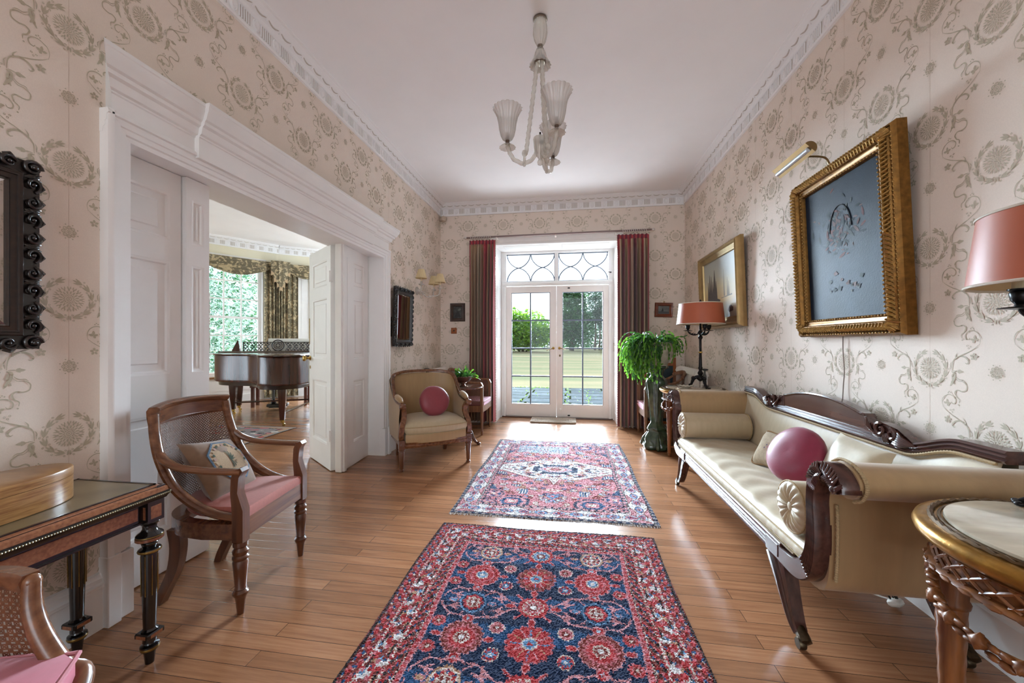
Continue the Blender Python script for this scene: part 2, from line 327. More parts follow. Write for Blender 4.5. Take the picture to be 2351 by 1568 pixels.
# unseen wall behind the camera, its opening added to let fill light in
mb = MB()
for x0, x1, z0, z1 in ((-2.15, -1.7, 0, ZC), (1.4, 1.7, 0, ZC), (-1.7, 1.4, 0, .5), (-1.7, 1.4, 3.05, ZC)): mb.box(x0, -4.7, z0, x1, -4.5, z1 + (.1 if z1 == ZC else 0), 1)
struct(mb.build('wall_front', WM, ang=0), 'wall behind the camera around a wide opening added for fill light')
# baseboards ------------------------------------------------------------------
BB = [(0, 0), (.022, 0), (.022, .165), (.03, .17), (.03, .182), (.02, .19), (.018, .205), (.012, .212), (.010, .222), (0, .226)]
def run(mb, prof, A, B, nrm, mi=0):
    a = Vector((*A, 0)); b = Vector((*B, 0)); n = Vector((*nrm, 0))
    mb.loft([[p + n * d + Vector((0, 0, z)) for d, z in prof] for p in (a, b)], mi=mi)
mb = MB(); run(mb, BB, (WR, -4.5), (WR, YB), (-1, 0)); struct(fix(mb.build('baseboard_right', WHITE, ang=30)), 'white moulded skirting along the right wall')
mb = MB(); run(mb, BB, (WL, -4.5), (WL, 1.312), (1, 0)); run(mb, BB, (WL, 3.79), (WL, YB), (1, 0)); struct(fix(mb.build('baseboard_left', WHITE, ang=30)), 'white moulded skirting along the left wall')
mb = MB(); run(mb, BB, (WL, YB), (DX0 - .06, YB), (0, -1)); run(mb, BB, (DX1 + .06, YB), (WR, YB), (0, -1)); struct(fix(mb.build('baseboard_back', WHITE, ang=30)), 'white moulded skirting along the end wall')
# cornice -----------------------------------------------------------------------
CP = [(0, 3.012), (.018, 3.012), (.022, 3.022), (.022, 3.03), (.014, 3.034), (.012, 3.132), (.02, 3.134), (.026, 3.140), (.03, 3.148), (.034, 3.15), (.05, 3.168), (.062, 3.172), (.066, 3.178), (.085, 3.186), (.09, 3.196), (.102, 3.2), (.106, 3.21), (0, 3.21)]
CP = [(d, 3.012 + (z - 3.012) * .86) for d, z in CP]
def cornice(name, label, A, B, nrm, ends=(0, 0), zo=0, full=True):
    a = Vector((*A, 0)); b = Vector((*B, 0)); n = Vector((*nrm, 0)); t = (b - a).normalized(); Ln = (b - a).length
    mb = MB(); mb.loft([[p + n * d + t * (d * e) + Vector((0, 0, z + zo)) for d, z in CP] for p, e in ((a, ends[0]), (b, -ends[1]))])
    pt = lambda s, d, z: tuple(a + t * s + n * d + Vector((0, 0, z + zo)))
    k = int(Ln / .158); pitch = Ln / k; zc = 3.012 + (.071) * .86
    for i in range(k):
        s0 = (i + .5) * pitch
        # patera: ring and fluted boss
        cx = [pt(s0 + .026 * cos(q) * r, .0135 + h, zc + .040 * sin(q) * r) for r, h in ((1, 0), (.86, .006), (.74, .002), (.55, .007), (.2, .003), (.05, .006)) for q in [2 * pi * j / 14 for j in range(14)]]
        mb.add(cx, [(g * 14 + j, g * 14 + (j + 1) % 14, (g + 1) * 14 + (j + 1) % 14, (g + 1) * 14 + j) for g in range(5) for j in range(14)] + [tuple(range(70, 84))], 0)
        for j in range(5):
            s1 = s0 + pitch / 2 + (j - 2) * .0165
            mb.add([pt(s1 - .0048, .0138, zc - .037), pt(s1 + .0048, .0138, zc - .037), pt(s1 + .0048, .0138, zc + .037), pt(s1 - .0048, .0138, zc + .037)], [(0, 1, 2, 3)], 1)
            mb.add([pt(s1 + .0048, .0135, zc - .037), pt(s1 + .0117, .0135, zc - .037), pt(s1 + .0117, .0135, zc + .037), pt(s1 + .0048, .0135, zc + .037), pt(s1 + .006, .019, zc - .036), pt(s1 + .0105, .019, zc - .036), pt(s1 + .0105, .019, zc + .036), pt(s1 + .006, .019, zc + .036)], [(4, 5, 6, 7), (0, 1, 5, 4), (1, 2, 6, 5), (2, 3, 7, 6), (3, 0, 4, 7)], 0)
    k = int(Ln / .105); pitch = Ln / k
    for i in range(k):
        g = [pt((i + u) * pitch, .047 + .012 * (2 * u - 1) ** 2, 3.1405 - .0 + .018 * (2 * u - 1) ** 2 - .002) for u in [j / 6 for j in range(7)]]
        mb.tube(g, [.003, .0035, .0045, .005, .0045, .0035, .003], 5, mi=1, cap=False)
        mb.sph(pt(i * pitch, .062, 3.162), .007, 6, 4)
        mb.tube([pt(i * pitch, .06, 3.162), pt(i * pitch, .045, 3.135)], .0035, 4, cap=False)
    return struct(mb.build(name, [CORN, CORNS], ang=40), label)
cornice('trim_1', 'plaster cornice with rosettes and swags along the left wall', (WL, YB), (WL, -4.5), (1, 0), (1, 0))
cornice('trim_2', 'plaster cornice with rosettes and swags over the garden doors', (WR, YB), (WL, YB), (0, -1), (1, 1))
cornice('trim_3', 'plaster cornice with rosettes and swags along the right wall', (WR, -4.5), (WR, YB), (-1, 0), (0, 1))
# left doorway surround: architraves, plinths, frieze and hood --------------------
AP = [(0, 0), (0, .04), (.012, .046), (.02, .046), (.024, .036), (.05, .034), (.054, .028), (.075, .026), (.08, .018), (.1, .016), (.1, -.03), (0, -.03)]   # across, out
mb = MB()
for y, sg in ((1.305, 1), (3.80, -1)):
    mb.loft([[(WL + o, y + sg * a, z) for a, o in AP] for z in (.28, 2.115)])
    mb.box(WL - .03, y - sg * .004, 0, WL + .048, y + sg * .045, .285, b=.003); mb.box(WL - .03, y + sg * .04, 0, WL + .032, y + sg * .103, .275, b=.003)
mb.loft([[(WL + o, y, 2.115 - a * .95) for a, o in AP] for y in (1.3035, 3.8015)])
mb.box(WL - .28, OY0 - .03, 0, WL - .0, OY0 + .004, OZ + .02); mb.box(WL - .28, OY1 - .004, 0, WL, OY1 + .03, OZ + .02); mb.box(WL - .28, OY0, OZ - .012, WL, OY1, OZ + .03)
FR = [(0, 2.085), (.030, 2.085), (.030, 2.185), (.036, 2.188), (.036, 2.196), (.05, 2.2), (.055, 2.214), (.06, 2.232), (.075, 2.24), (.078, 2.255), (.09, 2.262), (.1, 2.285), (.108, 2.298), (.112, 2.318), (.116, 2.322), (.116, 2.338), (.0, 2.345)]
def frz(y0, y1, e, w0, w1):
    rs = []
    for yy, sg in ((y0, -w0), (y1, w1)): rs.append([(WL + d + (e if d > .001 else 0), yy + sg * max(0, d - .03), z) for d, z in FR])
    mb.loft(rs)
frz(1.325, 1.70, 0, 1, 0); frz(1.68, 3.425, .026, .28, .28); frz(3.40, 3.78, 0, 0, 1)
struct(fix(mb.build('trim_4', WHITE, ang=30)), 'white door surround with stepped frieze and projecting hood over the wide doorway')
# folding door leaves --------------------------------------------------------------
def leaf(name, label, L, Wd, th, panels, A, ang, knob=None):
    # leaf in local x (width) / z, thickness y; both faces panelled
    mb = MB(); hb = []
    for sgn in (1, -1):
        y = sgn * th / 2; xs = sorted({0, Wd, *[p[0] for p in panels], *[p[1] for p in panels]}); zs = sorted({.008, L, *[p[2] for p in panels], *[p[3] for p in panels]})
        for i in range(len(xs) - 1):
            for j in range(len(zs) - 1):
                cx = (xs[i] + xs[i + 1]) / 2; cz = (zs[j] + zs[j + 1]) / 2
                if not any(p[0] < cx < p[1] and p[2] < cz < p[3] for p in panels): q4(mb, [(xs[i], y, zs[j]), (xs[i + 1], y, zs[j]), (xs[i + 1], y, zs[j + 1]), (xs[i], y, zs[j + 1])], 0)
        for a, b, c, d in panels:
            rs = []
            for e, dp in ((0, 0), (.004, .002), (.012, .004), (.018, .012), (.026, .013), (.05, .013), (.056, .008), (.075, .006)):
                e = min(e, (b - a) / 2.3); rs.append([(a + e, y - sgn * dp, c + e), (b - e, y - sgn * dp, c + e), (b - e, y - sgn * dp, d - e), (a + e, y - sgn * dp, d - e)])
            mb.loft(rs, cap=False); mb.add(rs[-1], [(0, 1, 2, 3)])
    h = th / 2
    for P in ([(0, -h, .008), (0, h, .008), (0, h, L), (0, -h, L)], [(Wd, -h, .008), (Wd, h, .008), (Wd, h, L), (Wd, -h, L)], [(0, -h, L), (Wd, -h, L), (Wd, h, L), (0, h, L)], [(0, -h, .008), (Wd, -h, .008), (Wd, h, .008), (0, h, .008)]): q4(mb, P, 0)
    o = fix(mb.build(name, WHITE, ang=25)); o.location = (A[0], A[1], 0); o.rotation_euler = (0, 0, ang); struct(o, label); return o
def pan(W, s=.085): return [(s, W - s, .22, .80), (s, W - s, 1.0, 1.57), (s, W - s, 1.68, 1.92)]
def panL(W, l, r): return [(l, W - r, .22, .80), (l, W - r, 1.0, 1.57), (l, W - r, 1.68, 1.92)]
leaf('door_1', 'white panelled folding door leaf closed behind the cane armchair', 2.03, .335, .05, panL(.335, .03, .055), (-2.045, 1.41), pi / 2)
leaf('door_2', 'narrow white folding door leaf at the left edge of the opening', 2.03, .13, .06, panL(.13, .03, .03), (-2.025, 1.752), pi / 2)
def hinge(par, x, y, z, h=.1):
    m = MB(); m.box(x - .003, y - .016, z - h / 2, x + .003, y + .016, z + h / 2); m.lathe([(.001, z - h / 2 - .006), (.006, z - h / 2), (.006, z + h / 2), (.001, z + h / 2 + .006)], 8, M=xf((x, y, 0))); return m.build('hinge', par and WHITE, par)
d3 = leaf('door_3', 'white panelled folding door leaf swung into the music room with brass knob', 2.04, .62, .075, pan(.62, .10), (-2.098, 3.206), math.atan2(3.587 - 3.206, -2.585 + 2.098))
m = MB()
m.lathe([(.001, 0), (.024, 0), (.024, .005), (.012, .012), (.009, .03), (.017, .038), (.028, .05), (.03, .06), (.024, .07), (.001, .074)], 16, M=xf((.585, .0375, 1.0), rx=-pi / 2)); m.build('door_knob', BRASS, d3)
m = MB(); m.box(.625, -.011, 1.12, .6255, .011, 1.42); m.box(.6, .0375, 1.14, .622, .0395, 1.40, b=.001); m.build('finger_plate', BRASS, d3)
m = MB(); m.lathe([(.001, 0), (.011, 0), (.011, .004), (.001, .005)], 12, M=xf((.585, .0375, .91), rx=-pi / 2, s=(1, 1.5, 1))); m.build('keyhole_cover', BRASS, d3)
hinge(d3, -.003, .035, 1.75); hinge(d3, -.003, .035, .32)
d4 = leaf('door_4', 'white panelled folding door leaf folded back at the right side of the doorway', 2.035, .46, .045, panL(.46, .16, .07), (-2.03, 3.215), R(94))
m = MB(); m.box(0, -.034, .02, .135, -.0226, 2.03, b=.003); m.box(0.02, -.036, .2, .115, -.033, 1.93, b=.001); m.build('cover_strip', WHITE, d4)
m = MB(); m.box(-.001, -.012, 1.83, .0005, .008, 1.98); m.box(-.001, -.012, .1, .0005, .008, .34); m.build('flush_bolt', BRASS, d4)
mb = MB(); mb.box(-2.075, 3.17, .006, -1.985, 3.212, 2.04, b=.004); mb.box(-2.06, 3.15, .006, -2.0, 3.175, 2.04, b=.004)
struct(mb.build('trim_5', WHITE, ang=30), 'white hinge strip between the two folded door leaves')
# french doors ----------------------------------------------------------------------
YF = 5.93
mb = MB()   # door lining, shutters panels of the reveal and architrave
for x, sg in ((DX0, 1), (DX1, -1)):
    mb.box(x - sg * .02, YB, 0, x + sg * .004, YF + .05, DZ)
    zs = [(.12, .62), (.72, 1.12), (1.22, 1.52), (1.64, 2.0), (2.1, 2.46)]
    for z0, z1 in zs:
        for a, b_, c, d in ((YB + .07, YF - .09, z0, z1),):
            rs = [[(x + sg * (.0045 + q), a + e, c + e), (x + sg * (.0045 + q), b_ - e, c + e), (x + sg * (.0045 + q), b_ - e, d - e), (x + sg * (.0045 + q), a + e, d - e)] for e, q in ((0, 0), (.008, .006), (.016, .006), (.024, .001))]
            mb.loft(rs, cap=False); mb.add(rs[-1], [(0, 1, 2, 3)])
mb.box(DX0, YB, DZ - .004, DX1, YF + .05, DZ + .02)
for xa, xb in ((DX0 + .1, -.3), (-.12, DX1 - .1)):
    rs = [[(xa + e, YB + .06 + e, DZ - .0045 - q), (xb - e, YB + .06 + e, DZ - .0045 - q), (xb - e, YF - .1 - e, DZ - .0045 - q), (xa + e, YF - .1 - e, DZ - .0045 - q)] for e, q in ((0, 0), (.008, .006), (.016, .006), (.024, .001))]
    mb.loft(rs, cap=False); mb.add(rs[-1], [(0, 1, 2, 3)])
AR = [(0, .0), (0, .012), (.03, .016), (.034, .022), (.05, .024), (.07, .028), (.085, .034), (.1, .036), (.108, .03), (.108, 0)]
mb.loft([[(x, YB - o, DZ - .002 + a) for a, o in AR] for x in (DX0 - .07, DX1 + .07)])
for x, sg in ((DX0, -1), (DX1, 1)): mb.loft([[(x + sg * a * .8, YB - o, z) for a, o in AR] for z in (0, DZ)])
struct(fix(mb.build('trim_6', WHITE, ang=30)), 'white panelled lining and architrave of the garden doorway')
mb = MB()   # outer frame with transom light
XM = -.206; F0, F1 = -1.045, .63
mb.box(F0 - .02, YF, 0, F0 + .062, YF + .07, 2.53, b=.004); mb.box(F1 - .062, YF, 0, F1 + .02, YF + .07, 2.53, b=.004)
mb.box(F0 - .018, YF - .003, 2.525, F1 + .018, YF + .068, 2.60); mb.box(F0, YF - .012, 2.03, F1, YF + .07, 2.098, b=.006); mb.box(F0, YF - .022, 2.055, F1, YF, 2.078, b=.006); mb.box(XM - .027, YF, 2.09, XM + .027, YF + .06, 2.54, b=.004)
mb.box(F0 + .02, YF - .012, .0, F0 + .06, YF, 2.0, b=.004); mb.box(F1 - .06, YF - .012, 0, F1 - .02, YF, 2.0, b=.004)
for x, sg in ((F0, 1), (F1, -1)): mb.box(x + sg * .02, YF - .03, 0, x + sg * .058, YF, .22, b=.01)
w1 = struct(mb.build('window_1', WHITE, ang=30), 'white frame and transom light with lattice bars above the garden doors')
LEAD = mat('grey_glazing_bar', (108, 120, 138), .4)
m = MB()
for xa, xb in ((F0 + .068, XM - .027), (XM + .027, F1 - .068)):
    z0, z1 = 2.102, 2.522; q = (xb - xa) / 2
    for i in range(2):
        a = xa + i * q; hm = (z0 + z1) / 2
        for zz, s in ((z0, 1), (z1, -1)):
            for dr in (0, 1):
                f = lambda t: (a + (t if dr == 0 else 1 - t) * q, YF + .03, zz + s * (z1 - z0) * (0.5 - .5 * cos(pi * min(1, t))) if False else zz + s * (z1 - z0) * .5 * math.sqrt(max(0, 2 * t - t * t)) * 1.0)
                pts = [(a + (q * t / 2 if dr == 0 else q - q * t / 2), YF + .03, zz + s * (z1 - z0) / 2 * (1.25 * t ** .55 - .25 * t ** 2.2)) for t in [j / 9 for j in range(10)]]
                m.tube(pts, .0085, 6)
    m.box(xa, YF + .022, z0 - .004, xb, YF + .04, z0 + .006); m.box(xa, YF + .022, z1 - .012, xb, YF + .04, z1)
    m.box(xa, YF + .022, z0, xa + .008, YF + .04, z1); m.box(xb - .008, YF + .022, z0, xb, YF + .04, z1)
m.build('lattice_bars', LEAD, w1)
m = MB(); m.box(F0 + .068, YF + .029, 2.1, F1 - .068, YF + .032, 2.525); m.build('glass_pane', GLASS, w1, ang=0)
m = MB(); m.tube([(F1 - .075, YF + .015, 2.20), (F1 - .068, YF - .01, 2.21), (F1 - .03, YF - .012, 2.205)], .006, 6); m.sph((F1 - .03, YF - .012, 2.205), .011, 8, 6); m.build('catch', IRON, w1)
def fleaf(name, label, x0, x1, hx, sg):
    m = MB(); a, b_ = x0 + .082, x1 - .082; z0, z1 = .205, 1.925; y0, y1 = YF + .008, YF + .05
    if sg < 0: a, b_ = x0 + .08, x1 - .098
    else: a, b_ = x0 + .09, x1 - .08
    m.box(x0, y0, .018, a, y1, 2.022, b=.002); m.box(b_, y0, .018, x1, y1, 2.022, b=.002); m.box(a - .001, y0, .018, b_ + .001, y1, z0, b=.002); m.box(a - .001, y0, z1, b_ + .001, y1, 2.022, b=.002)
    o = struct(m.build(name, mat('door_cream', (232, 224, 219), .35, var=.02, vscale=6), ang=30), label)
    g = MB(); h = .0105
    g.box((a + b_) / 2 - h, y0 + .006, z0, (a + b_) / 2 + h, y0 + .03, z1)
    for k in range(1, 4): z = z0 + (z1 - z0) * k / 4; g.box(a, y0 + .007, z - h, b_, y0 + .029, z + h)
    g.box(a, y0 + .004, z0, a + .008, y0 + .03, z1); g.box(b_ - .008, y0 + .004, z0, b_, y0 + .03, z1); g.box(a, y0 + .004, z0, b_, y0 + .03, z0 + .007); g.box(a, y0 + .004, z1 - .008, b_, y0 + .03, z1)
    g.build('glazing_bars', LEAD, o, ang=0)
    g = MB(); g.box(a, y0 + .017, z0, b_, y0 + .020, z1); g.build('glass_pane', GLASS, o, ang=0)
    g = MB(); M = xf((hx, y0, 1.068), rx=pi / 2)
    g.lathe([(.001, 0), (.02, 0), (.021, .004), (.015, .009), (.008, .012), (.008, .04), (.001, .042)], 16, M=M); g.build('handle_rose', BRASS, o)
    g = MB(); g.tube(spl([(hx, y0 - .036, 1.068), (hx + sg * .03, y0 - .04, 1.062 + (.004 if sg > 0 else -.004)), (hx + sg * .085, y0 - .036, 1.055 if sg > 0 else 1.04), (hx + sg * .098, y0 - .034, 1.05 if sg > 0 else 1.028)], 4), .0062, 8); g.build('lever_handle', mat('bronze_lever', (150, 130, 90), .3, .9), o); return o
da = fleaf('door_5', 'left glazed leaf of the white garden doors', -.983, XM - .001, -.255, -1)
db = fleaf('door_6', 'right glazed leaf of the white garden doors', XM + .001, .57, -.162, 1)
m = MB(); m.lathe([(.001, 0), (.013, 0), (.013, .003), (.001, .004)], 14, M=xf((-.155, YF + .008, .955), rx=pi / 2, s=(1, 1.4, 1))); m.build('keyhole_cover', mat('old_bronze', (120, 100, 70), .35, .8), db)
m = MB(); m.lathe([(.001, 0), (.018, 0), (.016, .006), (.001, .008)], 14, M=xf((-.15, YF + .008, .135), rx=pi / 2)); m.build('lock_cover', WHITE, db)
for z in (.045, 1.985):
    m = MB(); m.lathe([(.001, 0), (.016, 0), (.014, .005), (.001, .006)], 12, M=xf((-.02, YF + .008, z), rx=pi / 2, s=(1.3, .7, 1))); m.build('flush_bolt', IRON, db)
mb = MB(); mb.box(F0, YF - .035, 0, F1, YF + .09, .018, b=.004); struct(mb.build('trim_7', wood('threshold_wood', (104, 64, 44), (70, 40, 28)), ang=30), 'brown wooden threshold under the garden doors')
m = MB(); m.box(F1 + .012, YF - .016, 1.02, F1 + .024, YF - .004, 1.14, b=.002); m.sph((F1 + .018, YF - .02, 1.14), .01, 8, 6); o = m.build('door_bolt', BRASS); tag(o, 'small bronze bolt on the right jamb of the garden doors', 'bolt')
# ------------------------------------------------------------------ knotted rugs: every knot a coloured cell
WOOL = {k: mat('wool_' + k, c, .95, var=.28, vscale=320, bump=.5, bscale=450, spec=.1, sheen=.15) for k, c in dict(
    navy=(26, 46, 82), blue=(36, 82, 128), sky=(104, 150, 190), red=(190, 58, 64), rose=(206, 118, 128), pink=(214, 150, 158), brick=(140, 62, 58), cream=(226, 214, 204), tan=(190, 150, 122), white=(232, 228, 228), dark=(52, 40, 42), grey=(150, 140, 140), paleblue=(176, 196, 212)).items()}
WK = list(WOOL); WI = {k: i for i, k in enumerate(WK)}
class Ras:
    def __init__(s, x0, y0, x1, y1, c, col, wob=.002, seed=1):
        s.nx = int((x1 - x0) / c); s.ny = int((y1 - y0) / c); s.b = (x0, y0, x1, y1); rg = np.random.default_rng(seed); s.rg = rg
        X, Y = np.meshgrid(x0 + (np.arange(s.nx) + .5) * (x1 - x0) / s.nx, y0 + (np.arange(s.ny) + .5) * (y1 - y0) / s.ny)
        s.X = X + rg.normal(0, wob, X.shape) + .004 * np.sin(Y * 9 + seed); s.Y = Y + rg.normal(0, wob, X.shape) + .003 * np.sin(X * 11); s.A = np.full(X.shape, WI[col], np.int32)
    def set(s, m, col): s.A[m] = WI[col]
    def rect(s, a, b, c, d, col): s.set((s.X > a) & (s.X < c) & (s.Y > b) & (s.Y < d), col)
    def flower(s, cx, cy, r, n, rings, sx=1, sy=1, ph=0):
        dx = (s.X - cx) / sx; dy = (s.Y - cy) / sy; q = np.hypot(dx, dy); t = np.arctan2(dy, dx) + ph
        for fr, col, amp in rings: s.set(q < r * fr * (1 - amp + amp * np.abs(np.cos(n * t / 2))), col)
        return q, t
    def dots(s, cx, cy, r, n, dr, col, ph=0):
        for i in range(n): s.set(np.hypot(s.X - cx - r * cos(2 * pi * i / n + ph), s.Y - cy - r * sin(2 * pi * i / n + ph)) < dr, col)
    def line(s, pts, w, col, n=5):
        P = [(p.x, p.y) for p in spl([(*p, 0) for p in pts], n)] if len(pts) > 2 else pts
        for (a, b), (c, d) in zip(P[:-1], P[1:]):
            L2 = (c - a) ** 2 + (d - b) ** 2 + 1e-12; t = np.clip(((s.X - a) * (c - a) + (s.Y - b) * (d - b)) / L2, 0, 1)
            s.set(np.hypot(s.X - a - t * (c - a), s.Y - b - t * (d - b)) < w / 2, col)
    def mesh(s, name, th, amp=.0012, fringe=None):
        x0, y0, x1, y1 = s.b; nx, ny = s.nx, s.ny
        gx, gy = np.meshgrid(np.linspace(x0, x1, nx + 1), np.linspace(y0, y1, ny + 1)); gz = th + s.rg.normal(0, amp, gx.shape)
        gx = gx + .006 * np.sin(gy * 5 + 1) * np.abs((gx - (x0 + x1) / 2) / (x1 - x0) * 2) ** 2; gy = gy + .005 * np.sin(gx * 7)
        V = np.stack([gx, gy, gz], -1).reshape(-1, 3); i, j = np.meshgrid(np.arange(nx), np.arange(ny)); a = (j * (nx + 1) + i).ravel()
        F = np.stack([a, a + 1, a + nx + 2, a + nx + 1], -1); M = s.A.ravel()
        mb = MB(); mb.v = V.tolist(); mb.f = F.tolist(); mb.m = M.tolist()
        rim = [k for k in range(nx + 1)] + [(k + 1) * (nx + 1) + nx for k in range(ny)] + [ny * (nx + 1) + k for k in range(nx - 1, -1, -1)] + [k * (nx + 1) for k in range(ny - 1, 0, -1)]
        o = len(mb.v); mb.v += [(mb.v[k][0], mb.v[k][1], .0005) for k in rim]; m = len(rim)
        mb.f += [(rim[q], o + q, o + (q + 1) % m, rim[(q + 1) % m]) for q in range(m)]; mb.m += [WI['dark']] * m
        return mb
# --- near rug: indigo field of red flowers
r = Ras(-.80, .12, .485, 2.37, .0040, 'brick', seed=4); X, Y = r.X, r.Y; x0, y0, x1, y1 = r.b
ed = np.minimum(np.minimum(X - x0, x1 - X), np.minimum(Y - y0, y1 - Y)); al = np.where(np.minimum(X - x0, x1 - X) < np.minimum(Y - y0, y1 - Y), Y, X)
rn = r.rg.random(X.shape)
def band(a, b, col): r.set((ed >= a) & (ed < b), col)
def sprinkle(a, b, cols, per, ph=0):
    for k, (c, f) in enumerate(cols): r.set((ed >= a) & (ed < b) & (np.sin(al * 2 * pi / per + k * 2.1 + ph) * np.sin((ed - a) / (b - a) * pi * 2 + k * 1.3) > f), c)
band(0, .012, 'dark'); band(.012, .062, 'brick'); sprinkle(.014, .060, [('rose', .35), ('blue', .55), ('red', .3), ('cream', .86)], .062)
band(.062, .069, 'cream'); r.set((ed >= .062) & (ed < .069) & (np.sin(al * 2 * pi / .018) > .2), 'red')
band(.069, .148, 'white'); sprinkle(.070, .147, [('red', .25), ('brick', .5), ('tan', .62), ('sky', .80), ('red', .6)], .128); sprinkle(.070, .147, [('brick', .66), ('rose', .62), ('blue', .88)], .071, 1)
r.set((ed >= .073) & (ed < .145) & (np.abs(ed - .109 - .026 * np.sign(np.sin(al * 2 * pi / .12))) < .004), 'dark')
band(.148, .155, 'cream'); r.set((ed >= .148) & (ed < .155) & (np.sin(al * 2 * pi / .018) > .2), 'red')
band(.155, .196, 'brick'); sprinkle(.156, .195, [('red', .3), ('rose', .6), ('blue', .66), ('dark', .5), ('cream', .9)], .055)
band(.196, .202, 'dark'); r.set((ed >= .196) & (ed < .202) & (np.sin(al * 2 * pi / .011) > .1), 'cream')
band(.202, .220, 'rose'); r.set((ed >= .202) & (ed < .22) & (np.sin(al * 2 * pi / .03) > .3), 'red'); band(.22, .226, 'pink')
fld = ed >= .226; r.set(fld, 'navy'); r.set(fld & (np.sin(Y * 31 + 1.3 * np.sin(Y * 7)) + .5 * rn > .55), 'blue'); keep = r.A.copy()
cx = -.158; rows = [2.075 - .2025 * k for k in range(0, 10)]
def vine(yc, sg, sv):
    f = lambda pts: [(cx + sg * a, yc + sv * b) for a, b in pts]
    r.line(f([(.04, .02), (.09, .022), (.13, .05), (.17, .082), (.21, .085), (.265, .10)]), .0085, 'pink'); r.line(f([(.13, .05), (.15, .06), (.15, .078)]), .007, 'pink'); r.line(f([(.17, .082), (.2, .07), (.225, .045)]), .006, 'pink')
    r.line(f([(.265, .1), (.31, .085), (.35, .085), (.39, .05), (.405, .018)]), .0085, 'pink'); r.line(f([(.35, .085), (.36, .1)]), .006, 'pink'); r.line(f([(.31, .085), (.30, .066)]), .006, 'pink')
    for bx in (.155, .352):
        r.line(f([(bx + .01, .04), (bx - .03, .036)]), .010, 'pink'); r.line(f([(bx + .002, .04), (bx - .022, .058)]), .010, 'pink'); r.line(f([(bx + .002, .038), (bx - .02, .016)]), .010, 'pink'); r.line(f([(bx + .01, .04), (bx + .026, .046)]), .007, 'pink')
for k, yc in enumerate(rows):
    ev = k % 2 == 0
    if ev:
        for sg in (1, -1):
            for sv in (1, -1): vine(yc, sg, sv)
        for i in range(4):
            a = pi / 4 + i * pi / 2; r.line([(cx + .05 * cos(a), yc + .05 * sin(a)), (cx + .105 * cos(a), yc + .105 * sin(a))], .013, 'pink'); r.line([(cx + .05 * cos(a), yc + .05 * sin(a)), (cx + .1 * cos(a), yc + .1 * sin(a))], .008, 'red')
            b = i * pi / 2; r.flower(cx + .098 * cos(b), yc + .092 * sin(b), .021, 2, [(1, 'pink', 0), (.75, 'red', 0)], sx=1.3 if i % 2 == 0 else .8, sy=.7 if i % 2 == 0 else 1.1)
        r.flower(cx, yc, .068, 12, [(1, 'red', .14), (.74, 'cream', .1), (.66, 'sky' if k == 0 else 'rose', .25), (.4, 'brick', .3), (.2, 'white', 0)]); r.dots(cx, yc, .042, 12, .0052, 'blue' if k == 0 else 'red'); r.dots(cx, yc, .026, 8, .004, 'white')
        for sg in (1, -1):
            px = cx + sg * .267
            c1 = ('tan', 'cream') if k % 4 == 0 else ('sky', 'blue'); r.flower(px, yc, .064, 8, [(1, c1[0], .06), (.86, 'navy' if c1[0] == 'sky' else c1[1], .03), (.74, 'red', .12), (.55, 'cream', .3), (.42, 'brick', .2), (.16, 'white', 0)], sx=.95, sy=1.05); r.dots(px, yc, .042, 8, .007, 'blue' if k % 4 == 0 else 'red'); r.dots(px, yc, .02, 4, .006, 'cream')
            for dx in (-.088, .088): r.flower(px + dx, yc, .016, 2, [(1, 'pink', 0), (.7, 'tan' if k % 4 == 0 else 'sky', 0)], sx=1.4, sy=.8)
    else:
        pal = [('brick', 'red', 'tan', 'white'), ('red', 'red', 'rose', 'cream'), ('brick', 'rose', 'red', 'white')][(k // 2) % 3]
        r.flower(cx, yc, .097, 16, [(1, 'rose', .13), (.94, pal[0], .13), (.72, pal[1], .2), (.34, 'cream', .08), (.27, 'sky', .2), (.1, 'red', 0)])
        for i in range(12): a = 2 * pi * i / 12; r.line([(cx + .038 * cos(a), yc + .038 * sin(a)), (cx + .075 * cos(a), yc + .075 * sin(a))], .006, ['sky', 'pink', 'tan'][i % 3])
        for sg in (1, -1):
            px = cx + sg * .267; q = (k // 2) % 2
            r.flower(px, yc, .09, 18, [(1, 'pink', .1), (.93, 'red' if q == 0 else 'brick', .1), (.70, 'rose', .12), (.6, 'red', .16), (.36, 'cream', .1), (.28, 'brick' if q else 'sky', .2), (.14, 'white', 0)]); r.dots(px, yc, .066, 18, .005, 'brick' if q == 0 else 'rose')
            for dx in (-.108, .108): r.flower(px + dx, yc, .018, 2, [(1, 'pink', 0), (.75, 'red', 0)], sx=1.3, sy=.8)
            for dy in (.068, -.068):
                r.flower(cx + sg * .138, yc + dy, .034, 10, [(1, 'cream', .1), (.88, 'rose' if dy > 0 else 'red', .1), (.5, 'brick' if dy > 0 else 'sky', .2), (.2, 'white', 0)]); r.dots(cx + sg * .138, yc + dy, .022, 8, .0045, 'blue' if dy < 0 else 'pink')
                r.flower(cx + sg * .385, yc + dy, .032, 10, [(1, 'rose', .12), (.86, 'red', .1), (.5, 'brick', .2), (.22, 'cream', 0)]); r.dots(cx + sg * .385, yc + dy, .018, 6, .004, 'pink')
    for sg in (1, -1): r.flower(cx + sg * .267, yc - .101, .026, 8, [(1, 'pink', .1), (.8, 'red', .1), (.35, 'paleblue', 0)])
r.A[~fld] = keep[~fld]
o = r.mesh('rug', .009).build('rug', list(WOOL.values()), ang=0); tag(o, 'oriental rug with dark blue field of red flowers, nearest the camera', 'rug', 'oriental rugs on the hall floor')
